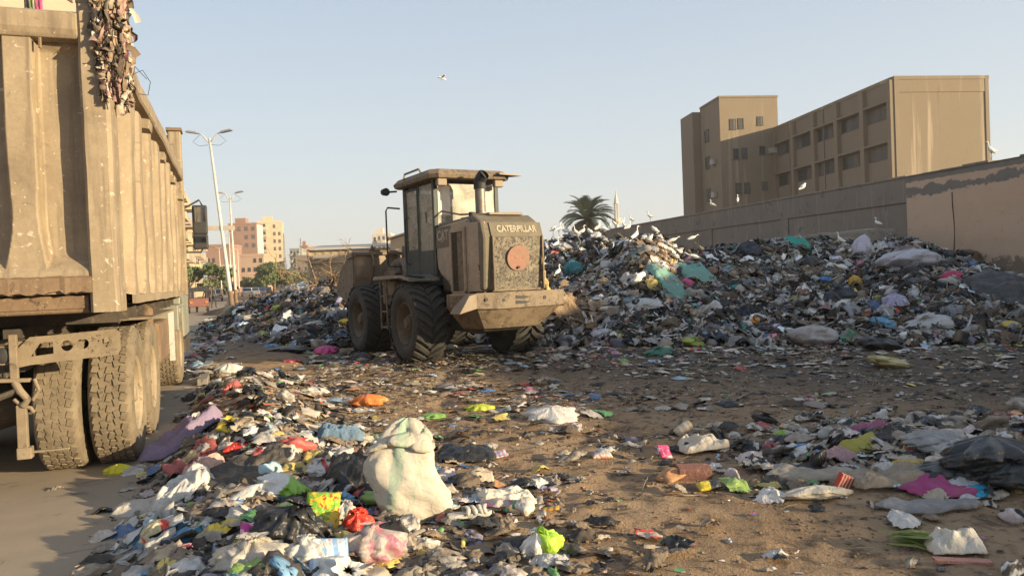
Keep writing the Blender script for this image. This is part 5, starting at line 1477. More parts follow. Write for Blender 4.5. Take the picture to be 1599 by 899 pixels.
def protos_for(n, flat=1.0):
    P = [proto_sheet(n, 100 + k, flat) for k in range(14)]
    P += [proto_lump(max(6, n), 300 + k) for k in range(10)] + [proto_rag(max(6, n), 400 + k) for k in range(4)] + [proto_card(500 + k) for k in range(3)] + [proto_bottle(1)]
    lw = 1.6 if flat > 0.9 else 0.25
    wt = np.array([4.] * 14 + [lw] * 10 + [6.5 if flat > 0.9 else 3.5] * 4 + [1.5] * 3 + [0.4])
    return P, wt / wt.sum()

def scatter(name, label, X, Y, S, pal, n=7, flat=1.0, tilt=0.6, mat=None, smooth=False, lift=0.25, hfun=None, seed=1, Z=None, xf=None, wts=None, protos=None, normals=True, clump=0.0, sat=0.8):
    r = np.random.default_rng(seed)
    K = len(X)
    hf = hfun or surf_h
    Zs = hf(X, Y) if Z is None else Z
    if normals and Z is None:
        e = 0.12
        dx = (hf(X + e, Y) - hf(X - e, Y)) / (2 * e); dy = (hf(X, Y + e) - hf(X, Y - e)) / (2 * e)
    else: dx = dy = np.zeros(K)
    nrm = np.stack([-np.clip(dx, -1.5, 1.5), -np.clip(dy, -1.5, 1.5), np.ones(K)], -1) + r.normal(size=(K, 3)) * tilt * np.array([1, 1, .3]) * 0.6
    nrm /= np.linalg.norm(nrm, axis=1)[:, None]
    t = r.normal(size=(K, 3)); t -= (t * nrm).sum(1)[:, None] * nrm; t /= np.linalg.norm(t, axis=1)[:, None]
    bt = np.cross(nrm, t)
    Rm = np.stack([t, bt, nrm], -1)      # columns
    P, wt = protos or protos_for(n, flat)
    if wts is not None: wt = wts
    pi = r.choice(len(P), K, p=wt)
    cp = np.array([p[2] for p in pal], float); cp /= cp.sum()
    ci = r.choice(len(pal), K, p=cp)
    base = np.array([p[0] for p in pal])[ci] * r.uniform(0.7, 1.2, (K, 1)); rough = np.array([p[1] for p in pal])[ci]
    lum = base.mean(1, keepdims=True); base = lum + (base - lum) * sat; base = base * 0.92 + np.array([.2, .15, .1]) * 0.08 * (lum > 0.1)
    if clump:
        base = base * np.clip(0.95 + clump * fbm(X * 1.1, Y * 0.8, seed + 60, 3), 0.3, 1.5)[:, None]
        br = fbm(X * 0.5, Y * 0.4, seed + 66, 3) + 0.25 * r.normal(size=K) > 0.32
        base = np.where(br[:, None], base * 0.35 + np.array([.13, .088, .055]) * r.uniform(0.5, 1.5, (K, 1)), base)
    alt = np.array([p[0] for p in pal])[r.choice(len(pal), K, p=cp)]
    VV = []; FF = []; CC = []; off = 0
    for k, (V, F, UV) in enumerate(P):
        s = np.where(pi == k)[0]
        if len(s) == 0: continue
        vv = np.einsum('kij,vj->kvi', Rm[s], V) * S[s][:, None, None]
        st = r.uniform(0.6, 1.5, (len(s), 1, 1)) 
        vv = vv + np.stack([X[s], Y[s], Zs[s]], -1)[:, None, :] + nrm[s][:, None, :] * (S[s] * lift * 0.3)[:, None, None]
        m_ = len(V)
        ff = F[None] + (np.arange(len(s)) * m_)[:, None, None] + off
        off += len(s) * m_
        pr = (r.random(len(s)) < 0.3)[:, None]
        ph = r.uniform(0, 6, (len(s), 1)); fq = r.uniform(5, 16, (len(s), 1)); an = r.uniform(0, 3.1, (len(s), 1))
        pat = (np.sin((UV[None, :, 0] * np.cos(an) + UV[None, :, 1] * np.sin(an)) * fq + ph) > 0.2) & pr
        c = np.where(pat[..., None], alt[s][:, None, :], base[s][:, None, :])
        c = c * (1 + 0.12 * r.normal(size=c.shape[:2] + (1,)))
        c = np.clip(np.concatenate([c, np.broadcast_to(rough[s][:, None, None], c.shape[:2] + (1,))], -1), 0.005, 0.95)
        VV.append(vv.reshape(-1, 3)); FF.append(ff.reshape(-1, 4)); CC.append(c.reshape(-1, 4))
    o = fast_mesh(name, np.concatenate(VV), np.concatenate(FF), mat or MT['litter'], np.concatenate(CC), smooth=smooth)
    return tag(o, label, 'rubbish', kind='stuff')

# heap bodies
def heap_mesh(name, label, x0, x1, y0, y1, keep, step=0.13):
    xs = np.arange(x0, x1, step); ys = np.arange(y0, y1, step)
    XX, YY = np.meshgrid(xs, ys)
    H = heap_h(XX, YY); G = ground_h(XX, YY)
    P = 800 + FPX * XX / YY
    Z = G + H + 0.12 * np.clip(H, 0, 0.6) * fbm(XX * 3, YY * 3, 90, 3) * 2 - 0.06
    ok = (H > 0.01) & keep(P, YY)
    idx = np.arange(XX.size).reshape(XX.shape)
    q = np.stack([idx[:-1, :-1], idx[:-1, 1:], idx[1:, 1:], idx[1:, :-1]], -1).reshape(-1, 4)
    okf = ok.ravel()[q].any(1)
    q = q[okf]
    u, inv = np.unique(q, return_inverse=True)
    V = np.stack([XX, YY, Z], -1).reshape(-1, 3)[u]
    return tag(fast_mesh(name, V, inv.reshape(-1, 4), MT['heap'], smooth=False), label, 'rubbish heap', kind='stuff')
heap_mesh('rubbish_heap', 'huge rubbish heap along the grey wall right of the loader', -2.5, 19, 12.5, 36, lambda P, Y: P > 700)
heap_mesh('rubbish_heap', 'lower rubbish heap behind and left of the loader bucket', -13.5, -1, 16.5, 38, lambda P, Y: P <= 700)

r0 = np.random.default_rng(42)
def heap_pts(K, plo, phi, tmax=1.35, tmin=-0.02):
    p = r0.uniform(plo, phi, K)
    f = np.interp(p, HP[:, 0], HP[:, 1]); r = np.interp(p, HP[:, 0], HP[:, 2])
    t = tmin + (tmax - tmin) * r0.random(K) ** 0.85
    Y = f + t * (r - f); X = (p - 800) / FPX * Y
    k = heap_h(X, Y) > 0.02
    return X[k], Y[k]
def sizes(K, a, b, e=2.2): return a + (b - a) * r0.random(K) ** e
def in_load(X, Y):
    return np.zeros(len(X), bool)
X, Y = heap_pts(25000, 760, 1850)
scatter('mixed_rubbish', 'bags, rags, paper and card covering the big right hand heap', X, Y, sizes(len(X), 0.09, 0.40, 2.8), PAL_SHADE, 7, 1.25, 1.0, seed=2, lift=0.5, clump=1.5)
X, Y = heap_pts(17000, 760, 1850)
scatter('small_rubbish', 'small scraps between the bags of the big right hand heap', X, Y, sizes(len(X), 0.06, 0.2), PAL_SHADE, 5, 1.2, 1.3, seed=3, lift=1.3, clump=1.5)
X, Y = heap_pts(11000, 310, 800)
scatter('mixed_rubbish', 'bags, rags and paper covering the left heap behind the loader', X, Y, sizes(len(X), 0.1, 0.45, 2.6), PAL_SHADE, 7, 1.25, 1.0, seed=4, lift=0.5, clump=1.5)
RG = [proto_rag(9, 640 + k) for k in range(8)]
RG = ([(V * np.array([1, 0.36, 0.8]), F, U) for V, F, U in RG], np.full(8, 1 / 8))
X, Y = heap_pts(6500, 330, 1850)
scatter('rags_and_cords', 'tangled rags, cords and torn strips lying all over the heaps', X, Y, sizes(len(X), 0.15, 0.55, 2.4), PAL_SHADE[:9], 7, 1, 1.1, seed=8, lift=1.0, protos=RG, clump=1.2)
# organic brown clump near the summit, catching the last sun
def blobpts(K, cx, cy, rx, ry):
    a = r0.normal(size=(K, 2)) * 0.5
    return cx + a[:, 0] * rx, cy + a[:, 1] * ry
c = at(1022, 400, 20.2)
X, Y = blobpts(1100, c.x, c.y, 0.95, 1.6)
scatter('brown_organic_waste', 'sunlit clump of brown vegetable waste and paper on the heap summit', X, Y, sizes(len(X), 0.08, 0.30), PAL_BROWN, 6, 1.0, 1.2, seed=5, lift=1.6)
c = at(905, 470, 18.0)
X, Y = blobpts(350, c.x, c.y, 0.6, 1.2)
scatter('brown_organic_waste', 'brown card and food waste on the heap right of the loader tail', X, Y, sizes(len(X), 0.1, 0.4), PAL_BROWN, 6, 1.0, 1.2, seed=6, lift=1.2)

# litter on the ground ---------------------------------------------------------
def dens(X, Y):
    k = X - kerb_x(Y)
    berm = sstep((k + 0.45) / 0.5) * (1 - sstep((k - 1.6 - 0.12 * Y * 0) / 1.1)) * (Y < 13)
    patch = 0.5 + 1.3 * fbm(X * 0.9, Y * 0.9, 61, 3)
    field = sstep((Y - 5.6 - 0.35 * np.maximum(X, 0)) / 4.0) * np.clip(patch, 0.06, 1) * 0.55
    foot = sstep((Y - 10.8) / 3.0) * np.clip(0.3 + patch, 0.2, 1) * 0.75
    rightp = np.exp(-(np.hypot((X - 3.7) / 1.5, (Y - 6.3) / 1.1)) ** 2) + 0.7 * np.exp(-(np.hypot((X - 2.3) / 0.8, (Y - 5.7) / 0.45)) ** 2)
    near = 0.5 * np.exp(-(np.hypot((X + 0.05) / 0.8, (Y - 4.0) / 0.5)) ** 2) + 0.5 * np.exp(-(np.hypot((X + 0.1) / 0.6, (Y - 5.4) / 0.6)) ** 2)
    d = np.maximum.reduce([berm, field * (k > 0), foot * (k > 0.4), rightp, near, 0.035 * (k > 0), 0.015 + 0 * k])
    return d
def ground_pts(K, x0, x1, y0, y1, fn=dens):
    X = r0.uniform(x0, x1, K); Y = y0 + (y1 - y0) * r0.random(K)
    k = r0.random(K) < fn(X, Y)
    vis = np.abs(X) < 0.74 * Y + 1.0
    k &= vis
    return X[k], Y[k]
X, Y = ground_pts(11500, -4.6, 5.5, 3.0, 7.6)
scatter('ground_litter', 'trodden litter of bags, wrappers and paper in the foreground', X, Y, sizes(len(X), 0.045, 0.24, 2.0), PAL_NEAR, 12, 0.75, 0.25, MT['litternear'], False, 0.35, seed=11)
X, Y = ground_pts(24000, -9, 13, 7.4, 17.5)
scatter('ground_litter', 'trodden litter strewn over the earth before the heaps', X, Y, sizes(len(X), 0.04, 0.26, 3.0), PAL_NEAR, 7, 0.45, 0.18, MT['litter'], False, 0.25, seed=12)
X, Y = ground_pts(22000, -4.6, 7, 3.0, 11.0, lambda X, Y: np.clip(dens(X, Y) * 1.2 + 0.02, 0, 1))
scatter('litter_scraps', 'tiny torn scraps of paper and plastic trodden into the earth', X, Y, sizes(len(X), 0.015, 0.06), PAL_NEAR, 4, 0.4, 0.25, MT['litter'], False, 0.4, seed=13)
def bagproto(seed):
    n, m_ = 16, 24
    t, ph = np.meshgrid(np.linspace(0.0, 1, n), np.linspace(0, 2 * math.pi, m_, endpoint=False), indexing='ij')
    rad = np.sin(np.pi * t ** 0.75) ** 0.62
    rad = np.where(t > 0.7, np.maximum(rad * (1 - sstep((t - 0.7) / 0.2)) + 0.13 * sstep((t - 0.7) / 0.2), 0.1), rad); rad = np.where(t > 0.9, rad + (t - 0.9) * 4, rad)
    c, s_ = np.cos(ph), np.sin(ph)
    rad = rad * (1 + (0.05 + 0.16 * t) * np.sin(ph * 7 + seed) + 0.5 * fbm(c * 1.4 + seed, s_ * 1.4 + t * 3, seed, 3) + 0.22 * (ridged_(c * 1.5 + seed, s_ * 1.5 + t * 3.5, seed + 7, 3) - 0.5))
    V = np.stack([rad * c * .5, rad * s_ * .42, t * 0.5 - 0.08], -1)
    return V.reshape(-1, 3), nq(n, m_, True), np.stack([t - .5, ph / 6.28 - .5], -1).reshape(-1, 2)
def ridged_(x, y, s, o=4):
    r = 0; a = 1.0
    for k in range(o): r = r + a * (1 - 2 * np.abs(vnoise(x * 2 ** k + 3.1 * k, y * 2 ** k, s + k) * 1.6)); a *= 0.5
    return r
PB = ([bagproto(1200 + k) for k in range(12)], np.full(12, 1 / 12))
PAL_BAG = [((.60, .56, .50), .35, 14), ((.55, .5, .44), .4, 8), ((.016, .016, .016), .22, 16), ((.05, .045, .04), .35, 7), ((.36, .27, .18), .4, 2.5), ((.10, .3, .5), .35, 1.2), ((.6, .07, .05), .3, 1.4), ((.62, .14, .34), .3, 1.2), ((.3, .5, .06), .3, 1.2), ((.66, .48, .06), .35, 1.2), ((.3, .45, .5), .4, 1.5)]
def berm_d(X, Y):
    k = X - kerb_x(Y); return sstep((k + 0.35) / 0.45) * (1 - sstep((k - 1.3) / 0.8)) * (0.3 + 0.9 * (Y < 6.5))
X, Y = ground_pts(1500, -4.8, 1.0, 3.2, 12, berm_d)
scatter('small_bags', 'little knotted and crumpled bags packed along the street side bank of litter', X, Y, sizes(len(X), 0.09, 0.30, 1.8), PAL_BAG, seed=17, tilt=1.3, mat=MT['litternear'], smooth=True, lift=-0.1, protos=PB)
X, Y = ground_pts(500, 1.2, 6.5, 4.6, 8.0, lambda X, Y: np.exp(-(np.hypot((X - 3.9) / 1.3, (Y - 6.4) / 0.8)) ** 2))
scatter('small_bags', 'little crumpled bags between the larger ones of the right hand litter group', X, Y, sizes(len(X), 0.09, 0.28, 1.8), PAL_BAG[:5], seed=18, tilt=1.3, mat=MT['litternear'], smooth=True, lift=-0.1, protos=PB)
X, Y = ground_pts(42000, -8, 12, 5.5, 16.5, lambda X, Y: (X > kerb_x(Y) + 0.2) * np.clip(0.12 + 1.0 * (fbm(X * 1.1, Y * 1.1, 91, 3) + 0.2), 0.04, 0.9) * sstep((Y - 5.0 - 0.25 * np.maximum(X, 0)) / 2.5))
scatter('trodden_mulch', 'flat dark shreds and bits trodden into the earth of the field', X, Y, sizes(len(X), 0.02, 0.12, 2.2), [((.10, .065, .04), .9, 10), ((.05, .04, .03), .9, 9), ((.2, .13, .08), .9, 8), ((.36, .29, .21), .8, 5), ((.5, .46, .4), .6, 3), ((.3, .2, .12), .9, 4)], 4, 0.5, 0.2, MT['litter'], False, 0.3, seed=19)
X, Y = heap_pts(900, 330, 1850)
scatter('heap_bags', 'knotted bags half buried in the rubbish heaps', X, Y, sizes(len(X), 0.25, 0.65, 2.0), PAL_BAG[:5] + [((.2, .2, .21), .4, 8), ((.33, .32, .34), .4, 8)], seed=21, tilt=1.3, smooth=True, lift=-0.1, protos=PB, clump=1.0)
# churned clods
X, Y = ground_pts(26000, -4.4, 9, 2.9, 13.5, lambda X, Y: (X > kerb_x(Y) + 0.1) * np.clip(0.10 + 0.9 * (fbm(X * 1.3, Y * 1.3, 70, 3) + 0.25), 0.05, 1))
Pc = ([proto_lump(4, 700 + k) for k in range(5)], np.array([.2] * 5))
o = scatter('earth_clods', 'loose clods and crumbs of brown earth', X, Y, sizes(len(X), 0.010, 0.045, 3), [((.2, .14, .085), .95, 1)], mat=MT['clod'], lift=0.2, seed=14, protos=Pc)
o['category'] = 'earth'
X, Y = ground_pts(9000, -4.4, 9, 3.0, 14, lambda X, Y: np.clip(dens(X, Y) * 0.6 + 0.06, 0, 1) * (X > kerb_x(Y) - 0.4))
Ps = ([proto_rag(5, 800 + k) for k in range(4)], np.array([.25] * 4))
Ps = ([(V * np.array([1, 0.12, 0.3]), F, U) for V, F, U in Ps[0]], Ps[1])
o = scatter('dry_straw', 'straws and dry stalks lying on the earth', X, Y, sizes(len(X), 0.05, 0.25, 2), [((.3, .2, .1), .9, 1)], mat=MT['straw'], lift=0.3, seed=15, protos=Ps, tilt=0.25)
o['category'] = 'straw'
# street edge litter along the kerb further off
K = 900; Y = r0.uniform(12.5, 40, K); X = kerb_x(Y) + r0.normal(0, 0.35, K) - 0.15
scatter('ground_litter', 'litter gathered along the kerb by the street lamps', X, Y, sizes(K, 0.08, 0.35), PAL_NEAR, 6, 0.7, 0.4, MT['litter'], False, 0.5, seed=16, Z=np.full(K, 0.07))

# ================================================================== SINGLE THINGS AMONG THE RUBBISH
_im = {}
def imat(c1, c2=None, pat='none', rough=0.45, sc=8, dust=0.3, wr=22, c3=None, alpha=1):
    key = (c1, c2, pat, rough, sc, dust, wr, c3, alpha)
    if key in _im: return _im[key]
    m, nt, b = new_mat('item_surface'); v = objco(nt)
    col = mixc(nt, noise(nt, 9, 4, 0.6, 0.3, v), tuple(x * 0.85 for x in c1), c1)
    if c2:
        if pat == 'blot': f = ramp(nt, noise(nt, sc, 2, 0.4, 0.6, v), [(0.52, 0), (0.54, 1)])
        elif pat == 'stripe':
            w = nt.nodes.new("ShaderNodeTexWave"); w.inputs['Scale'].default_value = sc; w.inputs['Distortion'].default_value = 2.5; w.inputs['Detail'].default_value = 1; nt.links.new(v, w.inputs[0])
            f = ramp(nt, w.outputs['Fac'], [(0.6, 0), (0.66, 1)])
        elif pat == 'half':
            s = nt.nodes.new("ShaderNodeSeparateXYZ"); nt.links.new(v, s.inputs[0])
            f = ramp(nt, mth(nt, 'ADD', mth(nt, 'MULTIPLY', s.outputs[0], sc), mth(nt, 'MULTIPLY', noise(nt, 7, 2, 0.5, 0, v), 0.5)), [(0.24, 0), (0.30, 1)])
        col = mixc(nt, f, col, c2)
        if c3: col = mixc(nt, ramp(nt, noise(nt, sc * 1.9, 2, 0.4, 0.5, v), [(0.6, 0), (0.62, 1)]), col, c3)
    n1 = noise(nt, 5, 6, 0.7, 0.4, v)
    col = mixc(nt, ramp(nt, n1, [(0.42, 0), (0.72, dust)]), col, (0.26, 0.19, 0.12))
    nt.links.new(col, b.inputs['Base Color']); b.inputs['Roughness'].default_value = rough
    bump(nt, b, mth(nt, 'ADD', mth(nt, 'MULTIPLY', noise(nt, wr, 5, 0.6, 1.6, v), 0.6), crease(nt, v, wr * 0.45, 5)), 0.9, 0.02)
    if alpha < 1:
        nt.links.new(ramp(nt, noise(nt, 5, 4, 0.6, 1.0, v), [(0.35, alpha), (0.65, min(1, alpha + 0.35))]), b.inputs['Alpha'])
    _im[key] = m; return m

def ridged(x, y, s, o=4):
    r = 0; a = 1.0
    for k in range(o): r = r + a * (1 - 2 * np.abs(vnoise(x * 2 ** k + 3.1 * k, y * 2 ** k, s + k) * 1.6)); a *= 0.5
    return r

def I_sheet(name, label, cat, px, py, w, l, rz, mat, amp=0.05, seed=0, n=60, lift=0.02, fringe=0.25, hold=None):
    """a cloth or film lying over whatever is below it; w,l in metres; rz its yaw"""
    c = hit(px, py) if hold is None else hold
    u, v = np.meshgrid(np.linspace(-.5, .5, n), np.linspace(-.5, .5, n), indexing='ij')
    cr = np.sqrt(u * u + v * v) * 2
    sh = np.where(cr > 1, 1 / cr, 1) * 0.5 + 0.5
    x = (u * sh + fringe * 0.5 * fbm(u * 2.5 + seed, v * 2.5, seed, 3)) * w; y = (v * sh + fringe * 0.5 * fbm(u * 2.5, v * 2.5 + seed, seed + 5, 3)) * l
    cs, sn = math.cos(rz), math.sin(rz)
    X = c.x + x * cs - y * sn; Y = c.y + x * sn + y * cs
    q = 2.2 / max(w, l)
    wx = 0.9 * fbm(x * q * 1.2 + seed, y * q * 1.2, seed + 20, 2); wy = 0.9 * fbm(x * q * 1.2, y * q * 1.2 + seed, seed + 30, 2)
    f = np.clip(ridged(x * q * 1.1 + seed + wx, y * q * 1.5 + wy, seed + 2, 5), -0.6, 1.6)
    Z = surf_h(X, Y) + lift + amp * (0.55 + 0.6 * f) * (1 - 1.0 * np.clip(np.maximum(np.abs(u), np.abs(v)) * 2, 0, 1) ** 5)
    V = np.stack([X - c.x, Y - c.y, Z - c.z], -1).reshape(-1, 3)
    o = fast_mesh(name, V, nq(n, n), mat, smooth=True); o.location = c
    s = o.modifiers.new('thickness', 'SOLIDIFY'); s.thickness = 0.004
    return tag(o, label, cat)

def I_bag(name, label, cat, px, py, w, h, mat, seed=0, d=None, rz=0.0, tilt=0.0, knot=True, ears=2, folds=9, n=40, sink=0.12, hold=None, squash=1.0):
    """knotted soft bag: bulging body drawn up into a neck with pleats; optional ears; px,py = foot"""
    c = hit(px, py) if hold is None else Vector(hold)
    d = d or w * 0.8
    m_ = int(n * 1.7)
    t, ph = np.meshgrid(np.linspace(0.0, 1, n), np.linspace(0, 2 * math.pi, m_, endpoint=False), indexing='ij')
    rad = np.sin(np.pi * np.clip(t, 0, 1) ** 0.75) ** 0.62
    if knot: rad = np.where(t > 0.72, np.maximum(rad * (1 - sstep((t - 0.72) / 0.2)) + 0.13 * sstep((t - 0.72) / 0.2), 0.10), rad); rad = np.where(t > 0.95, rad + (t - 0.95) * 4.5, rad)
    else: rad = np.maximum(rad, 0.02)
    fold = (0.05 + 0.14 * t) * np.sin(ph * folds + 2.2 * fbm(ph * 0.8, t * 2, seed, 2) * 2 + seed) + 0.34 * fbm(np.cos(ph) * 1.6 + seed, np.sin(ph) * 1.6 + t * 3, seed + 3, 4) + 0.16 * (ridged(np.cos(ph) * 1.5 + seed, np.sin(ph) * 1.5 + t * 3.5, seed + 7, 4) - 0.5)
    rad = rad * (1 + fold)
    x = rad * np.cos(ph) * w / 2; y = rad * np.sin(ph) * d / 2; z = t * h * squash - h * sink + 0.05 * h * fbm(np.cos(ph) * 2, np.sin(ph) * 2 + t, seed + 9, 3)
    V = np.stack([x, y, z], -1)
    F = nq(n, m_, True)
    o = fast_mesh(name, V.reshape(-1, 3), F, mat, smooth=True)
    if knot and ears:
        for e in range(ears):
            a = rnd.uniform(0, 6.28); P = []
            L = h * 0.35
            for i in range(7):
                s = i / 6
                for j in range(4):
                    q = (j - 1.5) / 1.5 * w * (0.05 + 0.13 * s)
                    P.append((math.cos(a) * (L * s) - math.sin(a) * q, math.sin(a) * (L * s) + math.cos(a) * q, h * (0.86 * squash - sink) + L * (0.7 * s - 0.9 * s * s) + 0.02 * math.sin(j * 2 + i)))
            g = MB(); g.grid(P, 7, 4); k = g.build('bag_handle', mat, o, smooth=True); sm = k.modifiers.new('t', 'SOLIDIFY'); sm.thickness = 0.003
    o.location = c; o.rotation_euler = (rnd.uniform(-.2, .2), tilt, rz)
    return tag(o, label, cat)

def I_packet(name, label, cat, px, py, w, h, mat, rz=0.0, tip=0.35, seed=0, th=0.25, hold=None):
    """sealed pouch with flat crimped ends lying on the ground"""
    c = hit(px, py) if hold is None else Vector(hold)
    n = 22
    u, v = np.meshgrid(np.linspace(-1, 1, n), np.linspace(-1, 1, n), indexing='ij')
    env = (np.clip(1 - u ** 4, 0, 1) * np.clip(1 - np.abs(v) ** 5, 0, 1)) ** 0.6
    wr = 0.35 * fbm(u * 2 + seed, v * 2, seed, 4) + 0.16 * ridged(u * 3, v * 3 + seed, seed + 4, 2)
    top = th * min(w, h) * 0.5 * env * (1 + wr) + 0.004
    x = u * w / 2 * (1 - 0.08 * env + 0.06 * fbm(v * 3, u, seed, 2)); y = v * h / 2 * (1 + 0.06 * fbm(u * 3, v, seed + 2, 2)); bend = 0.12 * h * fbm(u * 0.8, v * 0.8, seed + 8, 2)
    A = np.stack([x, y, top + bend], -1).reshape(-1, 3); B = np.stack([x, y, -top * 0.8 + bend], -1).reshape(-1, 3)
    F = nq(n, n); V = np.concatenate([A, B]); F2 = F[:, ::-1] + n * n
    i = np.arange(n * n).reshape(n, n)
    ring = np.concatenate([i[0, :-1], i[:-1, -1], i[-1, :0:-1], i[:0:-1, 0]]); r2 = np.roll(ring, -1)
    F3 = np.stack([ring, ring + n * n, r2 + n * n, r2], -1)
    o = fast_mesh(name, V, np.concatenate([F, F2, F3]), mat, smooth=True)
    o.location = c + Vector((0, 0, 0.02 + abs(math.sin(tip)) * h * 0.42)); o.rotation_euler = (tip, rnd.uniform(-.15, .15), rz)
    return tag(o, label, cat)

def I_block(name, label, cat, px, py, dims, mat, rz=0.0, tip=(0, 0), hold=None, bev=0.006, seed=0):
    c = hit(px, py) if hold is None else Vector(hold)
    bm = bmesh.new(); bmesh.ops.create_cube(bm, size=1); bmesh.ops.subdivide_edges(bm, edges=bm.edges[:], cuts=5, use_grid_fill=True)
    for v in bm.verts:
        k = 1 + 0.10 * float(fbm(v.co.x * 2.5 + seed, v.co.y * 2.5 + v.co.z * 2, seed, 3))
        v.co = Vector((v.co.x * dims[0], v.co.y * dims[1], v.co.z * dims[2])) * k
    me = bpy.data.meshes.new(name); bm.to_mesh(me); bm.free()
    o = link(name, me, mat, None, False, bev); o.location = c + Vector((0, 0, dims[2] * 0.4)); o.rotation_euler = (tip[0], tip[1], rz)
    return tag(o, label, cat)

WHT = (0.66, 0.62, 0.56); DW = (0.5, 0.45, 0.38); BLK = (0.018, 0.018, 0.018)
SHW = imat(WHT, None, rough=0.35, alpha=0.72); SHD = imat(DW, None, rough=0.5, dust=0.5); SHB = imat(BLK, None, rough=0.28, dust=0.12, wr=16)
# ---- the woven sack
def sack():
    c = hit(640, 818)
    Yd = c.y + 0.12
    rows = [  # image y, left x, right x, thickness (m)
        (657, 626, 642, .03), (664, 607, 654, .09), (674, 598, 662, .13), (688, 590, 668, .17), (700, 583, 672, .21), (712, 572, 674, .25), (726, 565, 676, .28), (742, 564, 684, .31),
        (758, 574, 694, .33), (772, 583, 703, .34), (786, 593, 706, .33), (798, 602, 700, .30), (810, 611, 684, .24), (818, 619, 664, .16), (823, 628, 648, .06)]
    n = len(rows); m_ = 44
    ry = np.array([r[0] for r in rows]); ys = np.linspace(657, 823, 48)
    lx = np.interp(ys, ry, [r[1] for r in rows]); rx = np.interp(ys, ry, [r[2] for r in rows]); th = np.interp(ys, ry, [r[3] for r in rows])
    P = np.zeros((48, m_, 3))
    for i, yy in enumerate(ys):
        a = at(lx[i], yy, Yd); b = at(rx[i], yy, Yd); lean = (823 - yy) / 166 * 0.12
        for j in range(m_):
            an = 2 * math.pi * j / m_
            k = 0.5 - 0.5 * math.copysign(abs(math.cos(an)) ** 0.9, math.cos(an))
            p = a.lerp(b, k)
            dd = -math.copysign(abs(math.sin(an)) ** 0.7, math.sin(an)) * th[i] * 0.5
            P[i, j] = (p.x, p.y + dd + lean, p.z)
    i_, j_ = np.meshgrid(np.arange(48), np.arange(m_), indexing='ij')
    ca, sa = np.cos(2 * math.pi * j_ / m_), np.sin(2 * math.pi * j_ / m_)
    f = -0.012 + 0.026 * fbm(ca * 1.5 + 3, sa * 1.5 + i_ * 0.07, 5, 3) + 0.020 * np.clip(ridged(ca * 1.2 + i_ * 0.04, i_ * 0.09 + sa, 8, 3), -0.3, 2)
    cen = P.mean(1, keepdims=True); dn = P - cen; dn /= np.maximum(np.linalg.norm(dn, axis=2, keepdims=True), 1e-4)
    pl_ = np.exp(-((i_ - 21) / 8.0) ** 2) * 0.5 + np.exp(-((i_ - 3) / 5.0) ** 2)
    an_ = 2 * math.pi * j_ / m_
    f = f - 0.028 * pl_ * np.abs(np.sin(an_ * 4.5 + 0.05 * i_ + 0.8 * np.sin(an_ * 2))) ** 0.6 + 0.012 * pl_ 
    P = P + dn * f[..., None]
    m, nt, b = new_mat("woven_sack"); v = objco(nt)
    s = nt.nodes.new("ShaderNodeSeparateXYZ"); nt.links.new(v, s.inputs[0])
    q = mth(nt, 'ADD', s.outputs[0], mth(nt, 'MULTIPLY', s.outputs[2], -0.16))
    q = mth(nt, 'ADD', q, mth(nt, 'MULTIPLY', noise(nt, 5, 2, 0.5, 0, v), 0.09))
    g1 = mth(nt, 'MULTIPLY', mth(nt, 'GREATER_THAN', q, -0.125), mth(nt, 'LESS_THAN', q, -0.055))
    g2 = mth(nt, 'MULTIPLY', mth(nt, 'GREATER_THAN', q, 0.035), mth(nt, 'LESS_THAN', q, 0.06))
    col = mixc(nt, noise(nt, 3, 5, 0.6, 0.3, v), (0.54, 0.46, 0.35), (0.66, 0.59, 0.48))
    col = mixc(nt, mth(nt, 'MULTIPLY', mth(nt, 'MAXIMUM', g1, mth(nt, 'MULTIPLY', g2, 0.6)), ramp(nt, noise(nt, 6, 5, 0.7, 0, v), [(0.3, 0.25), (0.6, 0.75)])), col, (0.30, 0.47, 0.33))
    col = mixc(nt, ramp(nt, noise(nt, 8, 7, 0.7, 0.4, v), [(0.6, 0), (0.72, 0.6)]), col, (0.36, 0.24, 0.14))
    nt.links.new(col, b.inputs['Base Color']); b.inputs['Roughness'].default_value = 0.65
    wv = nt.nodes.new("ShaderNodeTexWave"); wv.inputs['Scale'].default_value = 90; nt.links.new(v, wv.inputs[0])
    bump(nt, b, mth(nt, 'ADD', mth(nt, 'ADD', mth(nt, 'MULTIPLY', noise(nt, 11, 5, 0.6, 1.2, v), 0.5), crease(nt, v, 5, 5)), mth(nt, 'MULTIPLY', wv.outputs['Fac'], 0.03)), 1.0, 0.05)
    V = P.reshape(-1, 3) - np.array(c)
    o = fast_mesh('woven_sack', V, nq(48, m_, True), m, smooth=True); o.location = c
    tag(o, 'big full white woven sack with faded green stripes slumped on the litter', 'sack')
    # folded mouth flap across the neck, hugging the front of the sack
    def S(yy, k):
        i = np.clip((yy - 657) / 166 * 47, 0, 46.99); j = m_ / 2 * (1 - k)
        i0 = int(i); j0 = int(j) % m_; fi = i - i0; q = P[i0, j0] * (1 - fi) + P[i0 + 1, j0] * fi
        nn = P[i0, j0] - P[i0].mean(0); nn /= max(1e-4, np.linalg.norm(nn)); return q, nn
    g = MB(); Q = []; NI = 26
    for i in range(NI):
        k = i / (NI - 1)
        for j in range(7):
            s_ = j / 6; yy = 680 + 26 * k + 4 * math.sin(k * 9) - 12 + 27 * s_ * (0.8 + 0.3 * math.sin(k * 5 + 1))
            q, nn = S(yy, 0.02 + 0.96 * k); q = q + nn * (0.012 + 0.03 * math.sin(s_ * math.pi * 0.8) + 0.006 * math.sin(i * 1.7 + j))
            Q.append(tuple(q - np.array(c)))
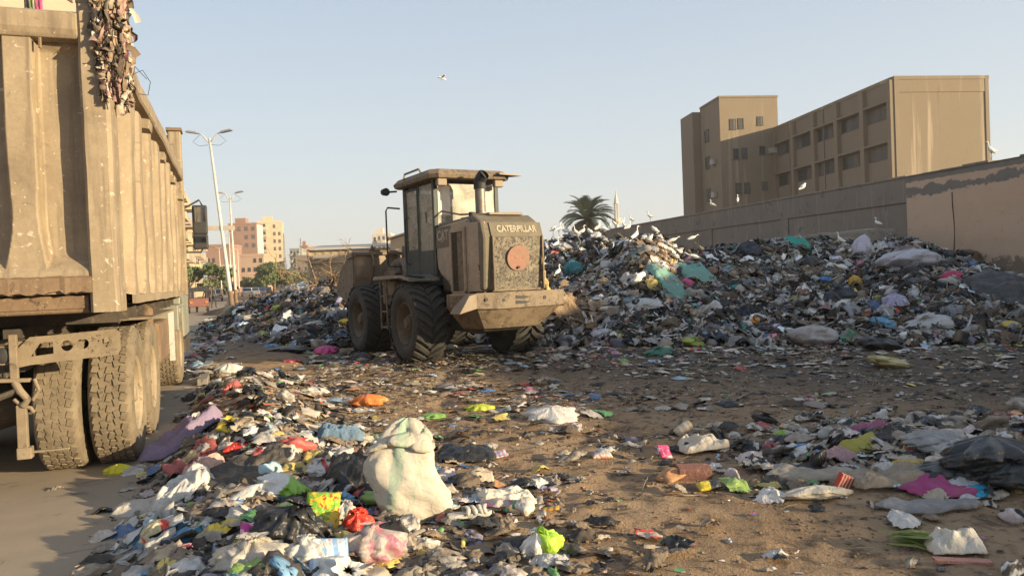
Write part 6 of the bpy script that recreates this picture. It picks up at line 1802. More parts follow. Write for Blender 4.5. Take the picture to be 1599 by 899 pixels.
    g.grid(Q, NI, 7); k = g.build('folded_mouth', m, o, smooth=True); sm = k.modifiers.new('t', 'SOLIDIFY'); sm.thickness = 0.006
    # faint printed marks
    mk = worn("faint_print", (0.42, 0.33, 0.26), (0.55, 0.46, 0.36), None, 30, 0.8)
    return o
sack()

I_bag('plastic_bag', 'white plastic bag with bright green print lying open left of the sack', 'bag', 437, 778, 0.36, 0.20, imat((0.72, 0.7, 0.66), (0.28, 0.5, 0.06), 'half', 0.35, 5.0, 0.12), 3, d=0.25, tilt=0.5, knot=False)
I_bag('plastic_bag', 'small tied white and lime green bag alone on the earth near the bottom', 'bag', 852, 865, 0.22, 0.17, imat((0.74, 0.7, 0.62), (0.40, 0.62, 0.05), 'half', 0.35, 7.0, 0.1), 5, d=0.16, tilt=-0.35)
I_bag('paper_package', 'crumpled bright yellow package beside the rear lorry tyre', 'package', 186, 744, 0.24, 0.16, imat((0.70, 0.62, 0.03), None, rough=0.5, dust=0.15), 7, d=0.16, knot=False, squash=0.8)
I_sheet('purple_cloth', 'mauve cloth trailing over the litter by the lorry tyre', 'cloth', 290, 700, 0.36, 0.85, -0.5, imat((0.24, 0.18, 0.27), None, rough=0.9, dust=0.3), 0.14, 11, 60, 0.07)
I_sheet('pale_pink_cloth', 'small salmon pink cloth scrap at the end of the mauve cloth', 'cloth', 318, 748, 0.30, 0.20, 0.4, imat((0.52, 0.33, 0.26), None, rough=0.9), 0.07, 12, lift=0.06)
I_packet('snack_packet', 'lime green snack packet with red and yellow print left of the sack foot', 'packet', 505, 832, 0.20, 0.27, imat((0.22, 0.45, 0.03), (0.75, 0.5, 0.03), 'blot', 0.3, 19, 0.06, c3=(0.5, 0.05, 0.02)), 0.15, 0.95, 3)
I_bag('plastic_bag', 'thin bright red plastic bag between the snack packet and the sack', 'bag', 560, 838, 0.17, 0.19, imat((0.72, 0.05, 0.02), None, rough=0.25, dust=0.08), 9, ears=2)
I_bag('bin_bag', 'large glossy black bin bag among the foreground litter', 'bag', 446, 858, 0.36, 0.30, SHB, 13, folds=13, tilt=0.3)
I_sheet('black_sheet', 'glossy black plastic sheet heaped against the left side of the sack', 'plastic sheet', 560, 760, 0.42, 0.55, 0.3, SHB, 0.15, 17, 60, 0.04)
I_sheet('black_sheet', 'torn black plastic sheet right of the sack shoulder', 'plastic sheet', 728, 712, 0.50, 0.42, 0.1, SHB, 0.05, 18)
I_sheet('black_sheet', 'dark crumpled plastic sheet below the mauve cloth', 'plastic sheet', 395, 745, 0.75, 0.5, 0.5, imat((0.05, 0.042, 0.034), None, rough=0.6, dust=0.6), 0.06, 19)
I_bag('paper_bag', 'round cream paper bag with a red band near the street edge', 'bag', 251, 850, 0.20, 0.17, imat((0.62, 0.52, 0.30), (0.62, 0.06, 0.04), 'blot', 0.6, 4.5, 0.15), 21, knot=False)
I_packet('magenta_packet', 'small shiny magenta packet between black bin bag and cream paper bag', 'packet', 392, 855, 0.11, 0.15, imat((0.62, 0.04, 0.25), (0.75, 0.4, 0.5), 'blot', 0.25, 12, 0.05), 0.4, 0.8, 5)
I_packet('milk_carton', 'flattened pale blue and white carton at the bottom edge', 'carton', 515, 897, 0.19, 0.27, imat((0.66, 0.68, 0.68), (0.25, 0.4, 0.6), 'stripe', 0.5, 5.2, 0.2, c3=(0.6, 0.3, 0.4)), 0.25, 0.5, 6, 0.12)
I_bag('clear_bag', 'cloudy pinkish plastic bag below the red bag', 'bag', 583, 880, 0.34, 0.24, imat((0.56, 0.45, 0.40), (0.6, 0.25, 0.3), 'blot', 0.25, 6, 0.15, alpha=0.6), 23)
I_packet('magenta_packet', 'pink and violet wrapper just under the bright red bag', 'packet', 551, 851, 0.16, 0.09, imat((0.55, 0.12, 0.4), (0.75, 0.5, 0.6), 'blot', 0.25, 14, 0.06), 0.1, 0.3, 8)
I_bag('clear_bag', 'pale cloudy plastic bag at the bottom edge left of the carton', 'bag', 398, 897, 0.40, 0.22, imat((0.6, 0.53, 0.43), None, rough=0.25, dust=0.3, alpha=0.6), 25)
I_bag('clear_bag', 'tan half transparent bag behind the black bin bag', 'bag', 395, 815, 0.22, 0.17, imat((0.42, 0.3, 0.2), None, rough=0.25, alpha=0.6), 26)
I_bag('plastic_bag', 'white plastic bag between the magenta packet and the carton', 'bag', 480, 880, 0.24, 0.16, SHW, 27)
I_bag('plastic_bag', 'small white bag pressed against the snack packet on its right', 'bag', 538, 815, 0.16, 0.15, SHW, 28)
I_packet('blue_wrapper', 'crushed blue wrapper under the white and green bag', 'wrapper', 428, 783, 0.22, 0.09, imat((0.05, 0.2, 0.36), None, rough=0.3, dust=0.15), 0.1, 0.2, 9)
I_packet('blue_wrapper', 'shiny light blue wrapper behind the mauve cloth', 'wrapper', 345, 660, 0.26, 0.13, imat((0.10, 0.34, 0.58), (0.4, 0.55, 0.7), 'blot', 0.3, 10, 0.1), 0.1, 0.2, 10)
I_packet('red_wrapper', 'glossy red and white wrapper right of the mauve cloth', 'wrapper', 374, 706, 0.24, 0.15, imat((0.66, 0.04, 0.02), (0.7, 0.6, 0.5), 'blot', 0.25, 9, 0.08), 0.2, 0.3, 11)
I_packet('violet_wrapper', 'little violet foil wrapper above the white and green bag', 'wrapper', 412, 690, 0.12, 0.08, imat((0.35, 0.1, 0.4), None, rough=0.25, dust=0.1), 0.8, 0.3, 12)
I_sheet('white_bag', 'torn white carrier bag spread on the litter near the street edge', 'bag', 285, 780, 0.42, 0.30, 0.5, SHW, 0.10, 29, lift=0.03)
I_sheet('grey_film', 'dusty grey plastic film below the torn carrier bag by the street', 'plastic sheet', 225, 800, 0.45, 0.28, 0.2, SHD, 0.05, 30, lift=0.02)
I_sheet('blue_cloth', 'dusty steel blue cloth left of the sack top', 'cloth', 535, 692, 0.45, 0.26, 0.15, imat((0.12, 0.2, 0.28), None, rough=0.9, dust=0.35), 0.09, 31, lift=0.05)
I_bag('plastic_bag', 'white bag with red print beside the steel blue cloth', 'bag', 500, 745, 0.22, 0.16, imat((0.66, 0.6, 0.55), (0.6, 0.08, 0.06), 'blot', 0.4, 5, 0.1), 33)
I_bag('plastic_bag', 'cream plastic bag below the steel blue cloth touching the black sheet', 'bag', 528, 728, 0.22, 0.15, SHW, 34)
# slipper
def slipper():
    c = hit(733, 812); t = thing('slipper', 'grey white strapped slipper lying right of the sack', 'slipper', c + Vector((0, 0, 0.02)), 0.25)
    out = [(-.14, -.035), (-.10, -.045), (-.02, -.04), (.05, -.052), (.12, -.045), (.15, 0), (.12, .045), (.05, .05), (-.02, .036), (-.10, .042), (-.14, .03)]
    m = imat((0.5, 0.46, 0.4), None, rough=0.7)
    g = MB(); g.prism(out, 0, 0.028, 'z'); g.build('sole', m, t, bevel=0.006)
    for k, x in enumerate((-0.02, 0.025, 0.07, 0.10)):
        g = MB(); P = []
        for i in range(9):
            a = math.pi * i / 8
            for s in (-.014, .014): P.append((x + s + 0.01 * math.sin(a * 2 + k), -0.05 * math.cos(a), 0.02 + 0.05 * math.sin(a)))
        g.grid(P, 9, 2); o = g.build('strap', m, t, smooth=True); sm = o.modifiers.new('s', 'SOLIDIFY'); sm.thickness = 0.006
slipper()
I_sheet('crumpled_paper', 'crumpled white paper strip heap right of the slipper', 'paper', 790, 790, 0.42, 0.24, 0.1, imat((0.66, 0.6, 0.5), None, rough=0.8), 0.06, 36, lift=0.02)
I_packet('magazine', 'pale printed leaflet with pink lines on the earth right of the black sheet', 'leaflet', 770, 716, 0.24, 0.14, imat((0.62, 0.6, 0.62), (0.6, 0.25, 0.3), 'stripe', 0.5, 9, 0.12), 0.2, 0.15, 14, 0.06)
I_packet('yellow_wrapper', 'long flat yellow wrapper on bare earth above the lime bag', 'wrapper', 852, 801, 0.19, 0.05, imat((0.62, 0.44, 0.04), (0.4, 0.1, 0.05), 'stripe', 0.35, 8, 0.1), -0.05, 0.1, 15, 0.1)
I_bag('black_rag', 'black rag under the small lime green and white bag', 'rag', 815, 858, 0.32, 0.12, imat(BLK, None, rough=0.7), 38, knot=False, squash=0.6)
I_sheet('white_sack_empty', 'long empty white bag lying flat in the middle of the field', 'bag', 1098, 705, 0.40, 0.22, 0.1, imat((0.64, 0.54, 0.42), None, rough=0.6), 0.08, 40, lift=0.03)
I_bag('black_rag', 'black rolled rag touching the long white bag on its left', 'rag', 1072, 703, 0.26, 0.09, imat(BLK, None, rough=0.6), 41, knot=False, squash=0.7)
I_packet('pink_wrapper', 'upright bright pink wrapper on the earth left of the long white bag', 'wrapper', 1038, 716, 0.11, 0.13, imat((0.66, 0.07, 0.18), (0.75, 0.45, 0.5), 'blot', 0.3, 10, 0.08), 0.3, 0.8, 16)
I_packet('white_packet', 'single small off white packet on bare earth left of the pink wrapper', 'packet', 940, 716, 0.17, 0.08, imat((0.6, 0.5, 0.42), (0.5, 0.2, 0.15), 'blot', 0.4, 9, 0.15), 0.1, 0.2, 17, 0.5)
I_block('broken_brick', 'broken dark red brick below the long white bag', 'brick', 1083, 746, (0.26, 0.12, 0.10), worn("brick_chunk", (0.2, 0.085, 0.06), (0.15, 0.07, 0.055), (0.35, 0.2, 0.13), 6, 0.9, bs=0.8), 0.1, (0.2, 0.05), seed=3)
I_packet('yellow_black_wrapper', 'black and yellow wrapper in front of the broken brick', 'wrapper', 1108, 766, 0.17, 0.09, imat((0.65, 0.5, 0.03), (0.03, 0.03, 0.03), 'half', 0.35, 8, 0.1), 0.1, 0.35, 18, 0.4)
def can():
    c = hit(1067, 679); g = MB(); g.lathe([(-.07, .001), (-.07, .033), (-.062, .036), (.06, .036), (.07, .03), (.07, .001)], 20); o = g.build('tin_can', imat((0.5, 0.38, 0.22), (0.6, 0.5, 0.4), 'stripe', 0.4, 6, 0.2), None, True)
    o.location = c + Vector((0, 0, 0.05)); o.rotation_euler = (0, -0.5, 0.4); o.scale = (1.3, 1.5, 1.5); tag(o, 'squat golden tin can standing askew behind the pink wrapper', 'can')
can()
# right-hand foreground group
FILM = imat((0.50, 0.41, 0.30), None, rough=0.3, dust=0.4, alpha=0.5)
I_sheet('beige_film', 'long beige plastic film trailing at the left end of the right hand litter group', 'plastic sheet', 1268, 752, 0.62, 0.22, -0.15, FILM, 0.045, 50, lift=0.03)
I_sheet('beige_film', 'second beige plastic film behind the red box', 'plastic sheet', 1382, 758, 0.5, 0.3, 0.1, imat((0.40, 0.31, 0.21), None, rough=0.3, alpha=0.5), 0.05, 51, lift=0.03)
I_bag('beige_roll', 'rolled cream cloth end at the lower left of the beige films', 'cloth', 1275, 778, 0.42, 0.12, imat((0.6, 0.52, 0.4), None, rough=0.6), 52, d=0.16, knot=False, squash=0.8)
I_block('red_box', 'small red cardboard box on edge between the beige films', 'box', 1317, 768, (0.10, 0.04, 0.13), imat((0.5, 0.05, 0.03), (0.6, 0.4, 0.3), 'stripe', 0.5, 12, 0.1), 0.3, (0.1, 0.45), bev=0.003)
I_sheet('magenta_cloth', 'magenta cloth spread between beige film and black bags', 'cloth', 1466, 766, 0.50, 0.30, -0.2, imat((0.36, 0.05, 0.17), None, rough=0.85, dust=0.3), 0.04, 53, lift=0.02)
I_packet('teal_packet', 'pale green packet on the left edge of the magenta cloth', 'packet', 1408, 763, 0.19, 0.10, imat((0.22, 0.42, 0.33), (0.5, 0.6, 0.5), 'stripe', 0.35, 9, 0.1), 0.15, 0.2, 19)
I_packet('cyan_packet', 'bright cyan packet right of the magenta cloth', 'packet', 1532, 776, 0.17, 0.12, imat((0.03, 0.32, 0.5), (0.4, 0.6, 0.7), 'blot', 0.3, 12, 0.05), 0.3, 0.3, 20)
I_sheet('grey_film', 'grey translucent film along the front of the magenta cloth', 'plastic sheet', 1452, 797, 0.6, 0.16, -0.12, imat((0.34, 0.32, 0.31), None, rough=0.3, alpha=0.45), 0.035, 54, lift=0.02)
I_sheet('yellow_cloth', 'dull yellow net cloth behind the beige films', 'cloth', 1345, 712, 0.36, 0.30, 0.0, imat((0.4, 0.34, 0.06), None, rough=0.9), 0.05, 55, lift=0.03)
I_bag('plastic_bag', 'ochre bag between the yellow cloth and the black bags', 'bag', 1422, 728, 0.24, 0.10, imat((0.5, 0.32, 0.06), None, rough=0.4), 56, knot=False, squash=.7)
I_packet('blue_wrapper', 'pair of crushed blue foil wrappers behind the beige film', 'wrapper', 1252, 707, 0.22, 0.13, imat((0.03, 0.16, 0.36), (0.2, 0.4, 0.6), 'blot', 0.25, 14, 0.08), 0.2, 0.3, 22)
for k, (px, py, w, h, lab) in enumerate([(1480, 745, .42, .13, 'low black bin bag nearest the ochre bag'), (1552, 735, .62, .27, 'biggest black bin bag crowning the right hand litter group'), (1587, 757, .42, .2, 'black bin bag at the right edge below the biggest one'), (1518, 752, .36, .17, 'black bin bag between the low one and the biggest one')]):
    I_bag('bin_bag', lab, 'bag', px, py, w, h, imat((0.02, 0.021, 0.022), None, rough=0.35, dust=0.15, wr=14), 60 + k, folds=11, knot=(k != 1))
I_bag('clear_bag', 'cloudy clear bag behind the black bin bags', 'bag', 1462, 700, 0.44, 0.15, imat((0.4, 0.38, 0.36), None, rough=0.25, alpha=0.6), 66, knot=False)
I_bag('plastic_bag', 'white bag with grey folds left of the biggest black bin bag', 'bag', 1492, 715, 0.28, 0.15, imat((0.52, 0.5, 0.48), None, rough=0.35, alpha=0.75), 67)
I_bag('plastic_bag', 'white bag torn open on the right of the biggest black bin bag', 'bag', 1588, 728, 0.3, 0.2, imat((0.6, 0.58, 0.54), None, rough=0.35), 68)
I_packet('foil_packet', 'silver foil packet before the black bin bags', 'packet', 1512, 762, 0.3, 0.16, imat((0.45, 0.44, 0.42), (0.1, 0.1, 0.1), 'blot', 0.2, 10, 0.1), 0.1, 0.4, 23)
I_sheet('pink_cloth', 'dusty rose cloth right of the crushed blue wrappers', 'cloth', 1300, 724, 0.34, 0.2, 0.2, imat((0.4, 0.24, 0.24), None, rough=0.9), 0.05, 69, lift=0.03)
I_sheet('violet_cloth', 'dark pink cloth lying at the back of the right hand litter group', 'cloth', 1357, 678, 0.42, 0.2, 0.05, imat((0.33, 0.09, 0.17), None, rough=0.8), 0.05, 70, lift=0.03)
# bottom right: leaf bundle, cloth, plank
def leaves():
    c = hit(1440, 855); g = MB()
    for k in range(46):
        a = rnd.gauss(-0.45, 0.16); L = rnd.uniform(0.18, 0.34); y0 = rnd.uniform(-.05, .05); w = rnd.uniform(.006, .014); z = rnd.uniform(0.01, .07); x0 = rnd.uniform(-.18, -.02)
        d = Vector((math.cos(a), math.sin(a), rnd.uniform(-.12, .08))); s = Vector((-math.sin(a), math.cos(a), 0.3)) * w
        p = Vector((x0, y0 + 0.07, z)); g.add([p - s * .4, p + s * .4, p + d * L * .5 + s + Vector((0, 0, .02)), p + d * L * .5 - s + Vector((0, 0, .02)), p + d * L + s * .2, p + d * L - s * .2], [(0, 1, 2, 3), (3, 2, 4, 5)])
    o = g.build('leaf_bundle', leafmat("fresh_stalks", (0.13, 0.17, 0.03), (0.25, 0.25, 0.06)), None); o.location = c; tag(o, 'bundle of green and yellow leaves on the earth at the lower right', 'leaves')
leaves()
I_sheet('white_cloth', 'crumpled white cloth right of the green leaf bundle', 'cloth', 1492, 862, 0.30, 0.17, -0.2, imat((0.64, 0.58, 0.48), None, rough=0.7), 0.07, 71, lift=0.02)
I_block('pink_plank', 'short flat pink plank in front of the crumpled white cloth', 'plank', 1503, 880, (0.27, 0.045, 0.02), imat((0.42, 0.2, 0.16), None, rough=0.8), -0.25, (0.05, 0.0))
def branch(px, py, L, rz, lab):
    c = hit(px, py); g = MB(); pts = [(L * (i / 6 - .5), 0.02 * math.sin(i * 1.7), 0.012 + 0.008 * math.sin(i)) for i in range(7)]
    g.tube(pts, [0.008, 0.008, 0.007, 0.007, 0.006, 0.005, 0.003], 6); o = g.build('stick', MT['wood'], None, True); o.location = c; o.rotation_euler = (0, 0, rz); tag(o, lab, 'stick')
branch(918, 830, 0.26, -0.3, 'thin dark stick on bare earth right of the lime bag')
branch(1070, 775, 0.3, -0.1, 'thin pale stick right of the yellow and black wrapper')
# middle field
for a in [('orange_bag', 'crumpled orange plastic bag in the field behind the sack', 'bag', 575, 632, .40, .16, (0.72, 0.2, 0.03)), ('lime_bag', 'flat lime yellow plastic bag right of the orange bag', 'bag', 748, 641, .34, .09, (0.5, 0.55, 0.03)),
          ('green_bag', 'flat mid green plastic piece left below the lime yellow bag', 'bag', 676, 653, .26, .07, (0.2, 0.42, 0.08)), ('white_bag', 'white and blue plastic bag in the middle of the field', 'bag', 862, 655, .55, .16, (0.62, 0.58, 0.52)),
          ('white_bag', 'white and green carrier bag near the kerb beyond the lorry', 'bag', 357, 582, .46, .2, (0.6, 0.6, 0.54)), ('red_bag', 'flat red bag near the foot of the left heap', 'bag', 455, 568, .34, .12, (0.5, 0.05, 0.06)),
          ('magenta_bundle', 'bright magenta cloth bundle at the foot of the left heap', 'bundle', 510, 552, .55, .2, (0.62, 0.04, 0.22)), ('black_bundle', 'small black bundle before the front loader wheel', 'bundle', 566, 563, .42, .2, (0.02, 0.02, 0.02)),
          ('white_bag', 'small white bag under the loader between its rear wheels', 'bag', 703, 545, .28, .12, (0.6, 0.54, 0.44)), ('yellow_bag', 'yellow green bag high on the left heap', 'bag', 440, 487, .62, .32, (0.45, 0.48, 0.06)),
          ('yellow_bag', 'bright yellow bag on the left heap beside the front loader wheel', 'bag', 541, 508, .42, .26, (0.75, 0.5, 0.02)), ('lime_bag', 'small lime bag in the middle of the left heap', 'bag', 411, 527, .34, .2, (0.4, 0.5, 0.12)),
          ('white_bag', 'large pale blue white bag on top of the left heap', 'bag', 470, 457, .9, .42, (0.55, 0.62, 0.66)), ('blue_bag', 'sky blue bag on the lower left heap', 'bag', 424, 546, .4, .16, (0.1, 0.3, 0.5)),
          ('navy_bundle', 'navy blue bundle on the left heap by the front loader wheel', 'bundle', 537, 530, .5, .25, (0.03, 0.06, 0.13)),
          ('white_bag', 'white bag at the left foot of the left heap', 'bag', 376, 512, .55, .25, (0.6, 0.56, 0.5)), ('black_bundle', 'long black bundle at the foot of the left heap', 'bundle', 455, 551, .9, .2, (0.02, 0.02, 0.022))]:
    I_bag(a[0], a[1], a[2], a[3], a[4], a[5], a[6], imat(a[7], None, rough=0.4), len(a[1]) + int(a[3]), knot=(a[6] > 0.2), ears=0, n=20)
# the main heap
for a in [('cloth', 'bright emerald green cloth on the crest before the ledge', 1275, 372, 0.75, 0.5, (0.02, 0.34, 0.2), .8), ('cloth', 'smaller emerald green cloth lower left of the crest one', 1248, 388, .6, .5, (0.02, 0.32, 0.24), .8),
          ('bag', 'big rumpled white bundle at the right end of the crest', 1420, 420, 1.35, .62, (0.5, 0.47, 0.5), .6), ('bag', 'tall pale lavender bag standing below the ledge', 1347, 402, .5, .75, (0.56, 0.52, 0.58), .5),
          ('bag', 'long grey white sack lying slanted near the heap foot', 1272, 537, .78, .50, (0.42, 0.38, 0.36), .6), ('bag', 'olive yellow bag in the middle of the right slope', 1374, 479, .42, .25, (0.36, 0.36, 0.04), .4),
          ('bag', 'crumpled lilac bag right of the olive yellow one', 1398, 487, .48, .48, (0.42, 0.38, 0.52), .5), ('cloth', 'sea green cloth half way up the heap', 1040, 445, .75, .9, (0.16, 0.33, 0.27), .8),
          ('cloth', 'turquoise green cloth right of the sea green one', 1085, 437, .9, .5, (0.17, 0.36, 0.3), .8), ('bag', 'hot pink bag between the two green cloths', 1073, 450, .3, .28, (0.65, 0.06, 0.22), .4),
          ('bag', 'white flattened bundle on the middle slope', 1005, 484, .72, .28, (0.52, 0.53, 0.5), .6), ('bag', 'dark navy sack below the lavender bag', 1312, 470, .7, .4, (0.02, 0.03, 0.05), .7),
          ('bag', 'crimson bag at the right end beneath the masonry block', 1487, 440, .5, .3, (0.45, 0.03, 0.10), .5), ('bag', 'rose pink bag near the foot of the tan wall', 1540, 451, .45, .22, (0.6, 0.1, 0.28), .5),
          ('bag', 'wide dirty white bag on the crest left of the emerald cloth', 1225, 378, .9, .3, (0.5, 0.48, 0.44), .6), ('bag', 'yellow green bag near the heap foot', 1082, 540, .42, .2, (0.36, 0.42, 0.06), .5),
          ('bag', 'dark green bag beside the yellow green one', 1030, 556, .5, .2, (0.03, 0.16, 0.1), .5), ('bag', 'orange bag in the middle of the main heap', 1180, 508, .28, .22, (0.6, 0.26, 0.04), .5),
          ('bag', 'sky blue bag on the right slope', 1378, 512, .5, .28, (0.12, 0.3, 0.45), .4), ('bag', 'amber bag in the middle of the right slope', 1337, 450, .32, .35, (0.55, 0.33, 0.03), .4),
          ('bag', 'blue bag lying left of the amber one', 1290, 443, .4, .2, (0.06, 0.2, 0.45), .4), ('bag', 'teal striped bundle beside the loader tail', 897, 432, .5, .5, (0.03, 0.2, 0.22), .7),
          ('bag', 'white torn bag at the heap foot right of the loader', 940, 530, .45, .3, (0.5, 0.52, 0.55), .4), ('bag', 'yellow bag near the right edge of the heap', 1577, 517, .38, .2, (0.55, 0.4, 0.04), .5),
          ('bag', 'flat pale yellow bag lying at the heap foot before the right slope', 1390, 573, .62, .2, (0.5, 0.42, 0.2), .6), ('bag', 'large pale bag on the right slope below the lilac one', 1450, 520, .8, .4, (0.46, 0.44, 0.42), .6),
          ('bag', 'black bin bag at the heap foot below the long sack', 1372, 547, .7, .34, (0.015, 0.015, 0.017), .3), ('bag', 'black bin bag high on the slope left of the amber bag', 1262, 420, .6, .45, (0.015, 0.015, 0.02), .4),
          ('bag', 'pale grey bundle near the summit left end', 880, 395, .55, .35, (0.5, 0.48, 0.46), .6)]:
    kind, lab, px, py, w, h, c_, ro = a
    if kind == 'cloth': I_sheet('cloth', lab, 'cloth', px, py, w, h * 1.6, 0.2, imat(c_, None, rough=ro), 0.12, px % 97, 30, 0.12)
    else: I_bag('rubbish_bag', lab, 'bag', px, py, w, h, imat(c_, None, rough=ro, dust=0.25), px % 89, knot=(px % 2 == 0), ears=0, n=22, tilt=0.25 * math.sin(px))
# cardboard by the loader tail
CB = imat((0.3, 0.2, 0.115), None, rough=0.9)
for k, (px, py, w, h, rz, lab) in enumerate([(905, 505, .55, .95, 0.5, 'large brown cardboard sheet leaning on the heap right of the loader bumper'), (882, 498, .5, .7, -0.3, 'darker cardboard sheet behind the large one by the bumper'), (868, 440, .5, .3, 0.2, 'small cardboard box lid by the loader grille')]):
    c = hit(px, py); g = MB(); P = []
    for i in range(9):
        for j in range(9): P.append(((i / 8 - .5) * w, 0.03 * math.sin(i * 1.1 + j * .7), (j / 8) * h))
    g.grid(P, 9, 9); o = g.build('cardboard_sheet', CB, None); o.location = c + Vector((0, -0.1, -0.1)); o.rotation_euler = (-0.45, 0.5 * (1 - 2 * (k % 2)) * -1, rz); sm = o.modifiers.new('s', 'SOLIDIFY'); sm.thickness = 0.02; tag(o, lab, 'cardboard')
I_sheet('black_tarpaulin', 'black tarpaulin at the right edge below the tan wall', 'tarpaulin', 1590, 466, 2.2, 1.6, 0.2, imat((0.02, 0.02, 0.022), None, rough=0.5), 0.22, 77, lift=0.15)
I_sheet('dark_trousers', 'dark blue trousers hanging over the ledge end', 'trousers', 1170, 397, 0.5, 1.3, 0.1, imat((0.02, 0.028, 0.05), None, rough=0.9), 0.1, 78, lift=0.18)
# uprooted bush
def roots():
    c = hit(498, 452); t = thing('uprooted_bush', 'tangle of bare brown roots and branches on top of the left heap', 'branches', c + Vector((0, 0, -0.1)))
    g = MB(); rr = random.Random(4)
    def grow(p, d, L, r, lv):
        pts = [p]; q = Vector(p)
        for i in range(6):
            d = (d + Vector((rr.gauss(0, .2), rr.gauss(0, .2), rr.gauss(0, .18) - 0.02))).normalized(); q = q + d * L / 6; pts.append(Vector(q))
            if lv < 3 and rr.random() < 0.75: grow(Vector(q), (d + Vector((rr.gauss(0, .8), rr.gauss(0, .8), rr.gauss(0, .5)))).normalized(), L * rr.uniform(.3, .6), r * 0.5, lv + 1)
        g.tube(pts, [r * (1 - 0.13 * i) for i in range(7)], 5)
    grow(Vector((0.3, 0, 0)), Vector((-1, 0, 0.75)).normalized(), 1.7, 0.05, 0); grow(Vector((0, 0, 0.1)), Vector((-.3, 0.1, 1)).normalized(), 1.15, 0.05, 0)
    grow(Vector((0.2, 0, 0.1)), Vector((.6, 0, .5)).normalized(), 1.3, 0.045, 0); grow(Vector((0.1, -.2, 0.0)), Vector((.9, 0, .15)).normalized(), 1.5, 0.04, 0); grow(Vector((-.6, 0, 0)), Vector((-.8, 0, .4)).normalized(), 1.2, 0.04, 0)
    grow(Vector((0.4, 0, 0.2)), Vector((.2, 0.1, .8)).normalized(), 0.9, 0.04, 0)
    g.build('branches', MT['wood'], t)
roots()

# ================================================================== LORRY LOAD
def load():
    LM = LORRY.matrix_basis.copy()
    n = 60; u, v = np.meshgrid(np.linspace(-1.1, 1.1, n), np.linspace(0.15, 6.9, n * 2), indexing='ij')
    def mz(x, y): return 3.42 + 0.14 * fbm(x * 1.3, y * 1.3, 5, 4) + 0.50 * np.exp(-(((x - 1.12) / 0.12) ** 2 + ((y - 0.25) / 0.3) ** 2)) 
    Z = mz(u, v) - 0.1 * (np.abs(u) > 1.0)
    o = fast_mesh('rubbish_load', np.stack([u, v, Z], -1).reshape(-1, 3), nq(n, 2 * n), MT['heap']); o.location = LORRY.location; o.rotation_euler = LORRY.rotation_euler
    tag(o, 'rubbish filling the tipper body of the lorry', 'rubbish', kind='stuff')
    K = 1300; x = r0.uniform(-1.05, 1.08, K); y = r0.uniform(0.1, 6.8, K)
    o = scatter('loaded_rubbish', 'bags and rags on top of the lorry load', x, y, sizes(K, 0.15, 0.5), PAL_BROWN + PAL_SHADE[:6], 7, 1, .9, seed=31, hfun=mz, lift=0.5); o.location = LORRY.location; o.rotation_euler = LORRY.rotation_euler
    # rags spilling over the rear right corner
    K = 1050
    t = r0.random(K) ** 1.2
    wdt = 0.15 * (1 - 0.6 * t) + 0.015
    side = r0.random(K) < 0.6
    x = np.where(side, 1.315 + 0.025 * r0.normal(size=K), 1.235 + wdt * 0.45 * r0.normal(size=K))
    x = np.clip(x, 1.17 + 0.05 * t, 1.38)
    y = np.where(side, 0.02 + wdt * 1.2 * np.abs(r0.normal(size=K)), -0.19 - 0.02 * np.abs(r0.normal(size=K)))
    z = 4.02 - 0.88 * t + 0.03 * r0.normal(size=K)
    rg = [proto_rag(9, 900 + k) for k in range(8)] + [proto_lump(6, 950 + k) for k in range(3)] + [proto_sheet(7, 980 + k) for k in range(4)]
    rg = [(V[:, [2, 1, 0]] * np.array([0.8, 1, 1]) if i < 8 else V * 0.4, F, U) for i, (V, F, U) in enumerate(rg)]
    pal = [((.24, .16, .1), .9, 10), ((.13, .09, .06), .9, 10), ((.42, .24, .2), .8, 8), ((.025, .022, .02), .5, 10), ((.4, .32, .22), .8, 7), ((.3, .2, .12), .9, 6), ((.5, .42, .34), .7, 3), ((.12, .03, .04), .8, 2)]
    o = scatter('hanging_rags', 'twisted brown and pink rags spilling over the rear right corner of the lorry', x, y, sizes(K, 0.07, 0.26, 1.5), pal, seed=32, Z=z, tilt=0.35, lift=0, protos=(rg, np.array([.1] * 8 + [.03] * 3 + [.0275] * 4)))
    o.location = LORRY.location; o.rotation_euler = LORRY.rotation_euler
    # loose wire loop
    g = MB(); g.tube([(1.34, 0.5, 3.45), (1.42, 0.6, 3.52), (1.47, 0.68, 3.44), (1.44, 0.75, 3.34), (1.36, 0.8, 3.36)], 0.003, 5); g.tube([(1.34, 0.4, 3.3), (1.36, 0.6, 3.55), (1.44, 0.7, 3.47)], 0.003, 5)
    w = g.build('loose_wire', MT['black'], None); w.location = LORRY.location; w.rotation_euler = LORRY.rotation_euler; tag(w, 'thin loose wire sticking out beside the hanging rags on the lorry', 'wire')
load()

